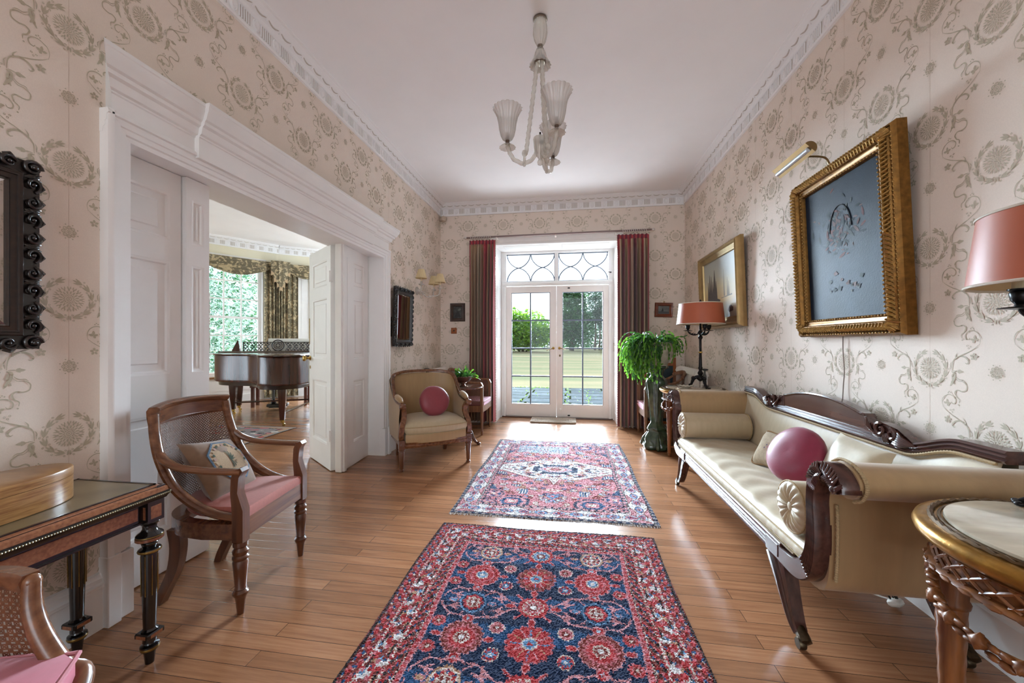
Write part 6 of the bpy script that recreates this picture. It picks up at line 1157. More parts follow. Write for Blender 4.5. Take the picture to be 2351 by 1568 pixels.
# wall light with three pleated shades
def clear(name, c, f):
    m = mat(name, c, .1, spec=.6, coat=.3); N = m.node_tree.nodes; L = m.node_tree.links; t_ = N.new('ShaderNodeBsdfTransparent'); t_.inputs[0].default_value = srgb(*c); mx = N.new('ShaderNodeMixShader'); mx.inputs[0].default_value = f
    L.new(t_.outputs[0], mx.inputs[1]); L.new(N['Principled BSDF'].outputs[0], mx.inputs[2]); L.new(mx.outputs[0], N['Material Output'].inputs[0]); return m
GLS = clear('murano_glass', (238, 235, 230), .38)
def sconce():
    t = thing('wall_light', 'glass wall light with three pleated cream shades above the small mirror', 'wall light'); c = Vector((WL, 4.59, 1.80))
    mb = MB(); mb.lathe([(.002, 0), (.05, 0), (.052, .008), (.035, .02), (.02, .035), (.024, .05), (.018, .06), (.002, .065)], 24, M=Matrix.Translation(c) @ Matrix.Rotation(pi / 2, 4, 'Y'), mod=lambda r, z, th: r * (1 + .05 * cos(10 * th))); mb.sph((c.x + .06, c.y, c.z - .04), (.025, .025, .02), 10, 6); mb.lathe([(.001, -.10), (.008, -.09), (.012, -.075), (.006, -.06), (.014, -.05), (.018, -.04), (.002, -.03)], 12, M=Matrix.Translation((c.x + .06, c.y, c.z))); mb.build('glass_backplate', GLS, t, 60)
    for dx, dy in ((.155, -.235), (.27, .10), (.13, .25)):
        e = Vector((c.x + dx, c.y + dy, c.z + .03)); m_ = c + Vector((dx * .6, dy * .6, -.055))
        mb = MB(); mb.tube(spl([(c.x + .05, c.y, c.z), tuple(c + Vector((dx * .35 + .02, dy * .3, -.03))), tuple(m_), tuple(c + Vector((dx * .92, dy * .92, -.045))), tuple(e)], 5), .0085, 8); mb.lathe([(.004, 0), (.02, .004), (.032, .014), (.034, .018), (.012, .012), (.011, .05), (.004, .052)], 16, M=Matrix.Translation(e), mod=lambda r, z, th: r * (1 + .06 * cos(8 * th))); a = mb.build('glass_arm', GLS, t, 60)
        mb = MB(); n = 60; mb.lathe([(.066, .085), (.036, .19)], n, M=Matrix.Translation(e), mod=lambda r, z, th: r * (1 + .018 * cos(30 * th))); mb.f = [f for f in mb.f if len(f) == 4]; mb.m = [0] * len(mb.f)
        mb.tube([(e.x + .066 * cos(2 * pi * i / 24), e.y + .066 * sin(2 * pi * i / 24), e.z + .086) for i in range(24)], .003, 5, closed=True); mb.tube([(e.x + .036 * cos(2 * pi * i / 24), e.y + .036 * sin(2 * pi * i / 24), e.z + .189) for i in range(24)], .0025, 5, closed=True); mb.tube([(e.x, e.y, e.z + .05), (e.x, e.y, e.z + .19)], .006, 6); mb.build('pleated_shade', mat('pleated_cream_silk', (214, 194, 152), .7, var=.05, vscale=20), t, 0)
sconce()
# chandelier
t = thing('chandelier', 'clear twisted glass chandelier with three fluted flower shades', 'chandelier', (-.185, 2.41, 0)); SILV = mat('tarnished_silver', (150, 140, 128), .3, .9); FRO = clear('fluted_glass', (240, 238, 236), .34)
mb = MB(); mb.lathe([(.002, 3.182), (.042, 3.18), (.044, 3.172), (.04, 3.168), (.002, 3.166)], 20); mb.lathe([(.012, 2.99), (.018, 2.992), (.018, 3.012), (.012, 3.014)], 14); mb.build('ceiling_rose', SILV, t, 40)
mb = MB(); fl2 = lambda k, a: (lambda r, z, th: r * (1 + a * abs(cos(k * th))))
mb.lathe([(.008, 3.012), (.02, 3.015), (.034, 3.045), (.04, 3.085), (.038, 3.13), (.032, 3.166), (.008, 3.17)], 48, mod=fl2(6, .14)); mb.build('glass_baluster', GLS, t, 70)
mb = MB(); mb.lathe([(.008, 2.992), (.02, 2.99), (.03, 2.965), (.038, 2.93), (.055, 2.895), (.062, 2.885), (.058, 2.884), (.034, 2.925), (.008, 2.97)], 60, mod=fl2(7, .12)); mb.build('glass_bell', GLS, t, 70)
mb = MB(); mb.lathe([(.03, 2.9), (.036, 2.905), (.034, 2.935), (.01, 2.95)], 20); mb.build('metal_collar', SILV, t, 40)
def twist(mb, pts, r, n=12):
    mb.tube(pts, [r] * len(pts), n, prof=[((1 + .16 * cos(3 * 2 * pi * i / n)) * cos(2 * pi * i / n), (1 + .16 * cos(3 * 2 * pi * i / n)) * sin(2 * pi * i / n)) for i in range(n)], twist=.34)
for k in range(3):
    a = R((194, 302, 70)[k]); c, s = cos(a), sin(a)
    mb = MB(); n = 90; twist(mb, [((.015 + .075 * (i / n)) * c, (.015 + .075 * (i / n)) * s, 2.935 - .605 * i / n) for i in range(n + 1)], .0125); mb.build('glass_rod', GLS, t, 70)
    mb = MB(); A = spl([(.02 * c, .02 * s, 2.43), (.022 * c, .022 * s, 2.38), (.038 * c, .038 * s, 2.315), (.10 * c, .10 * s, 2.272), (.165 * c, .165 * s, 2.295), (.197 * c, .197 * s, 2.35), (.205 * c, .205 * s, 2.395)], 8); twist(mb, A, .0125); mb.sph((.10 * c, .10 * s, 2.262), .011, 8, 6); mb.tube([(.10 * c, .10 * s, 2.27), (.098 * c, .098 * s, 2.31)], .009, 8); mb.sph((.098 * c, .098 * s, 2.335), (.018, .018, .022), 12, 8); mb.build('glass_arm', GLS, t, 70)
    mb = MB(); mb.lathe([(.004, 2.386), (.014, 2.388), (.03, 2.380), (.046, 2.366), (.048, 2.364), (.03, 2.374), (.004, 2.38)], 50, M=xf((.205 * c, .205 * s, 0)), mod=fl2(6, .1)); mb.build('glass_bobeche', GLS, t, 70)
    mb = MB(); mb.lathe([(.004, 2.384), (.013, 2.386), (.013, 2.41), (.004, 2.412)], 14, M=xf((.205 * c, .205 * s, 0))); mb.tube([(.205 * c, .205 * s, 2.41), (.205 * c, .205 * s, 2.455)], .011, 10); mb.build('lamp_holder', mat('brown_holder', (96, 74, 60), .4), t, 40)
    mb = MB(); pr = [(.016, 2.408), (.03, 2.415), (.042, 2.44), (.05, 2.48), (.054, 2.52), (.062, 2.56), (.076, 2.592), (.085, 2.606)]
    md_ = lambda r, z, th: r * (1 + (.03 + .07 * (z - 2.41) / .2) * abs(cos(9 * th)))
    mb.lathe(pr + [(r - .003, z) for r, z in pr[::-1]], 108, M=xf((.205 * c, .205 * s, 0)), mod=md_); mb.build('flower_shade', FRO, t, 70)
mb = MB(); mb.lathe([(.002, 2.30), (.014, 2.31), (.03, 2.34), (.036, 2.38), (.04, 2.43), (.038, 2.436), (.024, 2.42), (.002, 2.40)], 48, mod=fl2(6, .1)); mb.lathe([(.002, 2.262), (.016, 2.27), (.018, 2.285), (.012, 2.3), (.002, 2.302)], 16); mb.build('glass_hub', GLS, t, 70)
mb = MB(); mb.tube([(0, 0, 2.4), (0, 0, 2.47)], .006, 6); mb.sph((0.014, -.02, 2.40), .01, 8, 6); mb.build('hub_fitting', IRON, t)
# curtains, rings and pole
STR = [mat('curtain_' + n, c, .75, var=.06, vscale=50, stretch=(1, 1, .1), sheen=.3) for n, c in (('red', (186, 62, 72)), ('tan', (176, 144, 112)), ('cream', (216, 196, 164)), ('wine', (128, 44, 62)), ('gold', (192, 152, 104)))]
def curtain(label, x0, x1, seq, folds, seed, zb):
    rnd = random.Random(seed); ph = [rnd.uniform(0, 6) for _ in range(4)]; nu, nv = 168, 26; tot = sum(w for _, w in seq); edges = []; s = 0
    for m_, w in seq: s += w / tot; edges.append((s, m_))
    mi = lambda i, j: next(m_ for e, m_ in edges if (i + .5) / nu <= e + 1e-6)
    def fn(u, v):
        z = 2.612 - (2.612 - zb) * (v ** 1.0); d = min(1, v / .05); th = 2 * pi * folds * u + .5 * sin(2 * pi * u * 2.3 + ph[0]) + .25 * v * sin(3 * u * pi + ph[1])
        am = (.024 + .040 * min(1, v * 3)) * (1 + .35 * sin(5 * u + ph[2])); pinch = .5 + .5 * cos(2 * pi * folds * u)
        x = x0 + (x1 - x0) * (u + .30 / folds / 2 * sin(2 * th) * .28 * d) - .010 * sin(pi * v) * (u - .5); y = 5.372 + am * sin(th) * d + .012 * pinch * (1 - d) + .006 * sin(9 * u + 4 * v + ph[3]); return (x, y, z + (.006 * sin(th) if v == 0 else 0))
    t = thing('curtain', label, 'curtain', group='striped silk curtains at the garden doors')
    mb = MB(); mb.grid(fn, nu, nv, mf=mi); mb.grid(lambda u, v: tuple(Vector(fn(1 - u, v)) + Vector((0, .004, 0))), nu, nv, mf=lambda i, j: 2); mb.build('striped_drape', STR, t, 70)
    mb = MB(); mb.grid(lambda u, v: tuple(Vector(fn(u, v * .022)) + Vector((0, -.004, 0))), nu, 2, mf=lambda i, j: 3 if sin(2 * pi * folds * i / nu) > -.1 else 0); mb.build('pinch_pleat_heading', STR, t, 70)
    k = folds; n = k
    mb = MB()
    e = 1 if x0 < -.5 else 0
    for j in range(110):
        p = fn(e, j / 110); mb.sph((p[0] + (.004 if e else -.004), p[1] - .004, p[2] - .01), .007, 5, 4)
    mb.build('edge_fringe', mat('fringe', (206, 150, 140), .9), t, 0); return t
curtain('striped red and tan silk curtain left of the garden doors', -1.43, -1.05, [(0, .05), (2, .02), (1, .13), (4, .03), (1, .12), (3, .02), (2, .03), (1, .12), (4, .03), (0, .20), (4, .03), (1, .05), (0, .08), (1, .05), (3, .03), (0, .06)], 8, 1, .035)
curtain('striped red and tan silk curtain right of the garden doors, behind the trailing plant', .632, 1.045, [(0, .07), (2, .03), (1, .05), (3, .09), (4, .03), (1, .05), (0, .12), (2, .03), (1, .05), (3, .08), (1, .08), (4, .03), (1, .08), (0, .05), (2, .03), (1, .10), (0, .05)], 8, 5, .015)
t = thing('curtain_pole', 'slim pole with finials running over the garden doors', 'curtain pole'); PAINTED = mat('pole_white', (214, 204, 196), .4)
mb = MB(); mb.tube([(-1.475, 5.372, 2.652), (1.075, 5.372, 2.665)], .0125, 12); mb.build('pole', mat('pole_grey', (150, 128, 124), .35, .3), t)
for x, z in ((-1.49, 2.652), (1.09, 2.665)): mb = MB(); mb.lathe([(.002, -.03), (.012, -.024), (.008, -.012), (.018, .0), (.02, .012), (.014, .024), (.002, .03)], 12, M=xf((x, 5.372, z), ry=pi / 2)); mb.build('finial', PAINTED, t)
for x in (-1.03, -.2, .615): mb = MB(); mb.box(x - .012, 5.36, 2.63, x + .012, YB, 2.648, b=.003); mb.lathe([(.002, 0), (.018, 0), (.014, .006), (.002, .007)], 10, M=xf((x, YB - .002, 2.64), rx=pi / 2)); mb.build('bracket', PAINTED, t)
for xs_, n in ((np.linspace(-1.405, -1.12, 12), 12), (np.linspace(.70, 1.0, 12), 12)):
    for x in xs_:
        z = 2.652 + (x + 1.475) / 2.55 * .013; mb = MB(); mb.tube([(x + .004 * sin(i), 5.372 + .021 * cos(2 * pi * i / 14), z - .004 + .021 * sin(2 * pi * i / 14)) for i in range(14)], .0042, 6, closed=True); o = mb.build('curtain_ring', PAINTED); tag(o, 'white ring on the curtain pole holding the %s curtain' % ('left' if x < 0 else 'right'), 'curtain ring', 'rings of the %s curtain' % ('left' if x < 0 else 'right'))
# radiators in the far corners
def radiator(label, x, y0, y1, zt, tap):
    t = thing('radiator', label, 'radiator', (x, 0, 0), group='column radiators in the far corners'); n = int((y1 - y0) / .046); RW = mat('radiator_white', (226, 220, 212), .4)
    mb = MB()
    for i in range(n):
        y = y0 + .023 + i * .046
        for dx in (-.042, 0, .042): mb.tube([(dx, y, .12), (dx, y, zt - .05), ], .0135, 8)
        mb.tube([(-.05, y, zt - .055), (-.04, y, zt - .02), (0, y, zt - .004), (.04, y, zt - .02), (.05, y, zt - .055)], .0185, 8); mb.tube([(-.05, y, .13), (0, y, .10), (.05, y, .13)], .0185, 8)
    mb.tube([(0, y0, zt - .05), (0, y1, zt - .05)], .02, 8); mb.tube([(0, y0, .13), (0, y1, .13)], .02, 8); mb.build('columns', RW, t, 60)
    for y in (y0 + .05, y1 - .05): mb = MB(); mb.box(-.045, y - .012, 0, .045, y + .012, .115, b=.004); mb.build('foot', RW, t, 30)
    mb = MB(); v = y0 - .05; mb.tube([(0, y0, zt - .05), (0, v, zt - .05), (0, v, zt - .12)], .012, 8); mb.lathe([(.004, -.03), (.017, -.028), (.019, 0), (.015, .02), (.01, .03), (.01, .06), (.004, .062)], 12, M=xf((0, v, zt - .05))); mb.build('valve', tap, t, 45)
    mb = MB(); mb.lathe([(.004, .06), (.012, .062), (.034, .07), (.034, .078), (.012, .084), (.004, .085)], 14, M=xf((0, v, zt - .05))); mb.build('valve_wheel', mat('valve_dark', (44, 46, 48), .4, .3), t, 45)
    mb = MB(); mb.tube([(0, v, zt - .16), (0, v, .0)], .009, 8); mb.build('pipe', RW, t)
radiator('white column radiator behind the bergere in the far left corner', WL + .115, 4.68, 5.36, .80, mat('green_valve', (70, 84, 72), .4, .5)); radiator('white column radiator behind the lamp table in the far right corner', WR - .115, 4.40, 5.30, .845, mat('grey_valve', (104, 104, 100), .4, .6))
# ------------------------------------------------------------------ music room
C0 = Vector((-6.07, 7.31, 0)); D1 = Vector((-.53, -.848, 0)).normalized(); D2 = Vector((.80, .60, 0)).normalized(); N1 = Vector((.848, -.53, 0)); N2 = Vector((.60, -.80, 0))
def FR_(O, d, n): return lambda s, o, z: (O.x + d.x * s + n.x * o, O.y + d.y * s + n.y * o, z)   # along, into the room, up
W1, W2 = FR_(C0, D1, N1), FR_(C0, D2, N2)
def wbox(mb, F, s0, s1, o0, o1, z0, z1, mi=0): mb.add([F(s, o, z) for z in (z0, z1) for o in (o0, o1) for s in (s0, s1)], [(0, 1, 3, 2), (4, 6, 7, 5), (0, 4, 5, 1), (2, 3, 7, 6), (0, 2, 6, 4), (1, 5, 7, 3)], mi)
mb = MB()
for F, L_, a, b_, zs in ((W1, 2.62, .30, 1.56, .50), (W2, 1.6, .34, 1.30, .50)):
    for s0, s1, z0, z1 in ((-.08, a, 0, ZC), (b_, L_, 0, ZC), (a, b_, 2.78, ZC)): wbox(mb, F, s0, s1, -.22, 0, z0, z1)
    wbox(mb, F, a, b_, -.22, 0, 0, zs - .02, 1); wbox(mb, F, a + .06, b_ - .06, -.001, .012, .22, .40, 1); wbox(mb, F, -.02, L_, -.001, .018, 0, .13, 1)
E_ = Vector(W1(2.6, 0, 0)); G_ = Vector(W2(1.58, 0, 0))
mb.box(E_.x - .25, .1, 0, E_.x, 1.4, ZC); mb.box(E_.x - .25, 4.0, 0, E_.x, E_.y + .1, ZC); mb.box(E_.x - .25, 1.4, 0, E_.x, 4.0, .5); mb.box(E_.x - .25, 1.4, 2.9, E_.x, 4.0, ZC); mb.box(E_.x - .25, .0, 0, -2.1, .2, ZC); mb.box(G_.x - .1, G_.y, 0, -2.0, G_.y + .2, ZC)
struct(fix(mb.build('wall_music_room', [CREAMW, WHITE], ang=0)), 'cream walls of the music room bay')
mb = MB(); mb.box(E_.x - .3, 0, ZC, -2.02, G_.y + .3, ZC + .12); struct(mb.build('ceiling_music_room', PLASTER, ang=0), 'white ceiling of the music room')
cornice('trim_8', 'plaster cornice along the bay window wall of the music room', W1(2.6, 0, 0)[:2], W1(0, 0, 0)[:2], N1[:2], (0, .29)); cornice('trim_9', 'plaster cornice along the side of the music room bay', W2(0, 0, 0)[:2], W2(1.58, 0, 0)[:2], N2[:2], (.29, 0))
def sash(name, label, F, a, b_, z0, z1, cols, rows, shutter=None):
    mb = MB(); f = .055
    for s0, s1, za, zb in ((a, a + f, z0, z1), (b_ - f, b_, z0, z1), (a, b_, z0, z0 + f + .02), (a, b_, z1 - f, z1)): wbox(mb, F, s0, s1, -.14, -.08, za, zb)
    wbox(mb, F, a - .06, a, -.16, .015, z0 - .06, z1 + .06); wbox(mb, F, b_, b_ + .06, -.16, .015, z0 - .06, z1 + .06); wbox(mb, F, a - .06, b_ + .06, -.16, .015, z1, z1 + .07)
    o = struct(fix(mb.build(name, WHITE, ang=30)), label)
    mb = MB(); h = .011; g0, g1, y0, y1 = a + f, b_ - f, z0 + f + .02, z1 - f
    for k in range(1, cols): s = g0 + (g1 - g0) * k / cols; wbox(mb, F, s - h, s + h, -.125, -.095, y0, y1)
    for k in range(1, rows): z = y0 + (y1 - y0) * k / rows; q = h if k != 3 else .022; wbox(mb, F, g0, g1, -.127, -.093, z - q, z + q)
    mb.build('glazing_bars', WHITE, o, 0); mb = MB(); wbox(mb, F, g0, g1, -.112, -.108, y0, y1); mb.build('glass_pane', GLASS, o, 0)
    mb = MB(); wbox(mb, F, a - .06, b_ + .06, -.08, .06, z0 - .035, z0); mb.build('sill', wood('oak_sill', (186, 140, 92), (150, 106, 66), .35, 1, 'y'), o, 0); return o
sash('window_2', 'tall sash window with white glazing bars behind the piano', W1, .30, 1.56, .50, 2.78, 4, 6)
sash('window_3', 'narrow sash window in the side of the bay, behind the folded door', W2, .66, 1.30, .50, 2.78, 2, 6)
mb = MB(); wbox(mb, W2, .34, .655, -.10, -.06, .5, 2.78)
for z0, z1 in ((.6, 1.2), (1.3, 1.9), (2.0, 2.65)): wbox(mb, W2, .42, .61, -.062, -.054, z0, z1)
struct(fix(mb.build('trim_10', WHITE, ang=30)), 'white panelled window shutter beside the bay curtain')
W4 = FR_(Vector((E_.x, 0, 0)), Vector((0, 1, 0)), Vector((1, 0, 0)))
sash('window_4', 'wide sash window in the far side of the music room', W4, 1.46, 3.94, .56, 2.84, 6, 6)
def damask():
    m = mat('olive_damask', (96, 84, 62), .6, sheen=.2); N = m.node_tree.nodes; L = m.node_tree.links; tc = N.new('ShaderNodeTexCoord'); n = N.new('ShaderNodeTexNoise'); n.inputs['Scale'].default_value = 11; n.inputs['Detail'].default_value = 5; n.inputs['Distortion'].default_value = 1.6; L.new(tc.outputs['Object'], n.inputs[0])
    r = N.new('ShaderNodeValToRGB'); L.new(n.outputs[0], r.inputs[0]); e = r.color_ramp.elements; e[0].position = .50; e[0].color = srgb(104, 94, 70); e[1].position = .58; e[1].color = srgb(186, 168, 132); L.new(r.outputs[0], N['Principled BSDF'].inputs['Base Color']); return m
DAM = damask(); TANL = mat('tan_lining', (206, 176, 138), .7)
t = thing('curtain', 'olive damask curtain in the corner of the music room bay', 'curtain')
path = spl([W1(.30, .10, 0), W1(.12, .11, 0), tuple(C0 + (N1 + N2) * .075), W2(.14, .11, 0), W2(.36, .09, 0)], 30); npth = len(path)
def cfn(u, v): i = min(int(u * (npth - 1)), npth - 2); p = path[i].lerp(path[i + 1], u * (npth - 1) - i); a = .034 * sin(2 * pi * 9 * u) + .012 * sin(31 * u + 3 * v); return (p.x + .75 * a * .7, p.y - .75 * a, 2.79 - 2.765 * v)
mb = MB(); mb.grid(cfn, 150, 14); mb.grid(lambda u, v: tuple(Vector(cfn(1 - u, v)) + Vector((-.003, .004, 0))), 150, 14); mb.build('drape', DAM, t, 70)
def swag(label, F, s0, s1, dep, o=.12, zt=2.80):
    mb = MB()
    def fn(u, v):
        sag = dep * (1 - abs(2 * u - 1) ** 2.2) + .06; z = zt - sag * v - .012 * sin(v * 30 + 3 * (1 - abs(2 * u - 1))) * v * .4; k = (sin(v * 27) * .5 + .5) * .030 * min(1, v * 4) * (1 - .5 * abs(2 * u - 1)); s = s0 + (s1 - s0) * (u + .03 * sin(2 * pi * u) * v); return F(s, o + k + .03 * v, z)
    mb.grid(fn, 48, 40); mb.grid(lambda u, v: tuple(Vector(fn(1 - u, v)) - Vector((F(0, .004, 0)[0] - F(0, 0, 0)[0], F(0, .004, 0)[1] - F(0, 0, 0)[1], 0))), 48, 40); o_ = mb.build('swag_valance', DAM, ang=70); return tag(o_, label, 'valance', 'damask swags over the bay windows')
swag('olive damask swag over the tall window behind the piano', W1, .04, 1.52, .27); swag('olive damask swag over the side window of the bay', W2, .03, 1.0, .24)
# cascade tail with tan lined folds at the corner
t = thing('cascade_tail', 'folded damask tail with tan lined points between the two swags', 'curtain tail'); q0 = C0 + (N1 + N2) * .135; qt = (D2 - D1).normalized(); qn = (N1 + N2).normalized()
FT = FR_(q0, qt, qn); mb = MB(); ml = MB()
for k, (w, zb) in enumerate(((.175, 2.50), (.125, 2.36), (.075, 2.26), (.03, 2.19))):
    for sg in (1, -1):
        o = .012 * k + .004; x0, x1 = sg * (w - .075), sg * w
        mb.add([FT(x0, o, 2.82), FT(x1, o - .006, 2.82), FT(x1, o - .006, zb + .10), FT(x0 + sg * .012, o, zb - .02)], [(0, 1, 2, 3)])
        ml.add([FT(x1, o + .002, zb + .115), FT(x1 - sg * .006, o + .006, zb + .01), FT(x0 + sg * .006, o + .008, zb + .055)], [(0, 1, 2)]); ml.add([FT(x1, o - .002, zb + .11), FT(x1 - sg * .006, o - .001, zb + .01), FT(x0 + sg * .006, o - .003, zb + .055)], [(0, 2, 1)])
mb.build('folded_cloth', DAM, t, 0); ml.build('lining_points', TANL, t, 0)
# grand piano
t = thing('grand_piano', 'dark mahogany grand piano with fretwork music desk in the music room', 'piano', (-5.035, 6.065, 0), math.atan2(.46, .89)); t.location.z = 0
PIA = wood('piano_mahogany', (92, 44, 30), (48, 24, 18), .25, .6, 'z', .12); PIAH = wood('piano_lid', (92, 54, 38), (58, 34, 26), .12, .6, 'x', .7); PIAD = mat('piano_dark', (34, 24, 22), .25, coat=.4)
# local x = along keyboard (bass at +x), local y: player side positive, tail negative
out = [(p.x, p.y) for p in spl([(-.735, .24, 0), (-.735, -.2, 0), (-.73, -.52, 0), (-.66, -.80, 0), (-.42, -1.02, 0), (-.12, -1.20, 0), (.04, -1.46, 0), (.14, -1.72, 0), (.36, -1.86, 0), (.60, -1.80, 0), (.73, -1.60, 0)], 6)] + [(.735, -.9), (.735, .24)]
sc_ = lambda k, pl: [((x - .1) * k + .1, (y + .7) * k - .7) for x, y in pl]
mb = MB(); mb.loft([[(x, y, z) for x, y in sc_(k, out)] for k, z in ((.985, .575), (1, .585), (1.004, .60), (1, .612), (1, .955), (.99, .965))]); fix(mb.build('case', PIA, t, 50))
mb = MB(); mb.loft([[(x, y, z) for x, y in sc_(k, out)] for k, z in ((.93, .52), (.94, .576))]); fix(mb.build('underframe', PIAD, t, 50))
lid = [(x, y) for x, y in out if y < -.05]; lid = [(-.735, -.05)] + [p for p in lid] + [(.735, -.05)]
mb = MB(); mb.loft([[(x, y, z) for x, y in sc_(k, lid)] for k, z in ((1.02, .966), (1.025, .972), (1.025, .988), (1.01, .993))]); mb.loft([[(x, y, z) for x, y in ((-.75, -.07), (.75, -.07), (.75, -.42), (-.75, -.42))] for z in (.994, 1.016)]); fix(mb.build('lid', PIAH, t, 40))
mb = MB(); mb.box(-.70, .02, .66, .70, .26, .70); mb.box(-.735, .18, .60, .735, .25, .68); mb.box(-.735, -.06, .68, -.66, .25, .84, b=.02); mb.box(.66, -.06, .68, .735, .25, .84, b=.02); mb.build('key_bed', PIA, t, 30)
mb = MB(); mb.box(-.62, .03, .70, .62, .17, .716); mb.build('keyboard', mat('ivory_keys', (232, 226, 210), .3), t, 0)
# music desk: pierced panel in a frame with a round centre
mb = MB(); yd = -.055; zd0, zd1 = 1.0, 1.165
mb.box(-.52, yd - .008, zd1 - .014, .52, yd + .008, zd1); mb.box(-.52, yd - .008, zd0, .52, yd + .008, zd0 + .012); mb.box(-.52, yd - .008, zd0, -.505, yd + .008, zd1); mb.box(.505, yd - .008, zd0, .52, yd + .008, zd1)
ring = lambda r, n=20: [(r * cos(2 * pi * i / n), yd, 1.105 + r * sin(2 * pi * i / n)) for i in range(n)]
mb.tube(ring(.092), .010, 6, closed=True); mb.tube(ring(.062), .006, 5, closed=True); mb.tube(ring(.03), .006, 5, closed=True)
for k in range(12): a = 2 * pi * k / 12; mb.tube([(.03 * cos(a), yd, 1.105 + .03 * sin(a)), (.062 * cos(a), yd, 1.105 + .062 * sin(a))], .005, 4)
for sg in (1, -1):
    for k in range(4):
        x0 = sg * (.11 + .10 * k)
        for f in (1, -1):
            mb.tube([(x0, yd, 1.083 - f * .07), (x0 + sg * .035, yd, 1.083 - f * .02), (x0 + sg * .07, yd, 1.083 + f * .035), (x0 + sg * .10, yd, 1.083 + f * .07)], .0058, 5)
            for q in (.25, .5, .75): mb.tube([(x0 + sg * .1 * q, yd, 1.083 - f * .07 + f * .14 * q), (x0 + sg * (.1 * q + .012), yd, 1.083 - f * .07 + f * (.14 * q - .022)), (x0 + sg * (.1 * q + .030), yd, 1.083 - f * .07 + f * (.14 * q - .026))], [.004, .0085, .003], 5)
            mb.sph((x0 + sg * .05, yd, 1.083 + f * .055), (.012, .006, .012), 8, 5)
fix(mb.build('music_desk', PIAD, t, 60))
mb = MB()
for sg in (1, -1): mb.add([(sg * .55, yd - .04, .99), (sg * .68, yd - .04, .99), (sg * .60, yd, 1.19), (sg * .55, yd + .03, .99), (sg * .68, yd + .03, .99), (sg * .585, yd, 1.19)], [(0, 1, 2, 5), (3, 5, 2, 4), (0, 5, 3), (1, 4, 2), (0, 3, 4, 1)])
fix(mb.build('desk_ends', PIA, t, 30))
def pleg(x, y):
    mb = MB(); mb.loft([[(x + a * k, y + b_ * k, z) for a, b_ in ((-.05, -.05), (.05, -.05), (.05, .05), (-.05, .05))] for z, k in ((.585, 1.15), (.55, 1.15), (.545, .92), (.50, 1.0), (.09, .56), (.085, .5))]); l = mb.build('leg', PIA, t, 30)
    mb = MB(); mb.lathe([(.004, .05), (.026, .052), (.026, .085), (.004, .09)], 12, M=xf((x, y, 0))); mb.tube([(x, y, .05), (x + .012, y - .012, .035), (x + .02, y - .02, .022)], .012, 6); mb.lathe([(.004, -.011), (.021, -.011), (.021, .011), (.004, .011)], 14, M=xf((x + .022, y - .022, .022), rx=pi / 2)); mb.build('brass_castor', BRASS, l)
for x, y in ((-.555, -.39), (-.59, .0), (.40, -1.62), (.59, .0), (.59, -.39)): pleg(x, y)
mb = MB(); mb.tube([(-.555, -.39, .19), (.59, -.39, .19)], .013, 6); mb.tube([(.40, -1.62, .17), (.59, -.39, .17)], .013, 6); mb.tube([(-.59, 0, .19), (-.555, -.39, .19)], .012, 6); mb.build('stretchers', PIA, t)
mb = MB(); mb.box(-.16, -.13, .05, .16, .03, .10, b=.01); mb.box(-.13, -.1, .03, .13, 0, .052)
for x in (-.07, .07): mb.lathe([(.02, .1), (.05, .11), (.03, .15), (.022, .2), (.024, .5), (.03, .58)], 12, M=xf((x, -.05, 0)))
mb.build('pedal_lyre', PIAD, t, 40)
for x in (-.05, .05): mb = MB(); mb.box(x - .015, .03, .06, x + .015, .14, .07, b=.003); mb.build('pedal', BRASS, t, 30)
mb = MB(); mb.box(-.26, -.03, 1.0, .38, -.02, 1.225, M=xf((.1, .02, 0), rx=0)); o = mb.build('sheet_music', mat('paper_white', (236, 234, 228), .8)); o.parent = None; o.location = t.location; o.rotation_euler = t.rotation_euler; tag(o, 'pale open sheet music standing behind the fretwork music desk', 'sheet music')
t = thing('piano_bench', 'mahogany piano bench with dark padded top beyond the piano', 'bench', (-5.27, 6.42, 0), math.atan2(.46, .89)); MB2 = wood('bench_mahogany', (120, 62, 48), (84, 42, 34), .2, 1, 'z', .4)
mb = MB(); mb.box(-.46, -.18, .35, .46, .18, .43, b=.006); mb.build('frame', MB2, t, 30); mb = MB(); mb.box(-.45, -.172, .43, .45, .172, .50, b=.03); mb.build('padded_top', mat('dark_hide', (44, 34, 32), .3, bump=.2), t, 50)
for x in (-.42, .42):
    for y in (-.145, .145): mb = MB(); mb.box(x - .026, y - .026, 0, x + .026, y + .026, .35, b=.004); mb.build('leg', MB2, t, 30)
# needlepoint rug under the piano tail
r = Ras(-5.1, 2.95, -3.66, 4.74, .012, 'grey', wob=.003, seed=12); X, Y = r.X, r.Y; x0, y0, x1, y1 = r.b; ed = np.minimum(np.minimum(X - x0, x1 - X), np.minimum(Y - y0, y1 - Y)); S0 = r.rg
r.set(ed < .12, 'tan'); r.set(ed < .03, 'grey'); r.set(np.abs(ed - .12) < .012, 'dark')
for i in range(170):
    px, py = S0.uniform(x0 + .05, x1 - .05), S0.uniform(y0 + .05, y1 - .05); c = S0.choice(['cream', 'tan', 'dark', 'rose', 'sky', 'red', 'cream']); r.set(np.hypot((X - px) / S0.uniform(.03, .07), (Y - py) / S0.uniform(.015, .035)) < 1, c)
o = r.mesh('rug', .007).build('rug', list(WOOL.values()), ang=0); tag(o, 'grey floral needlepoint rug on the music room floor', 'rug')
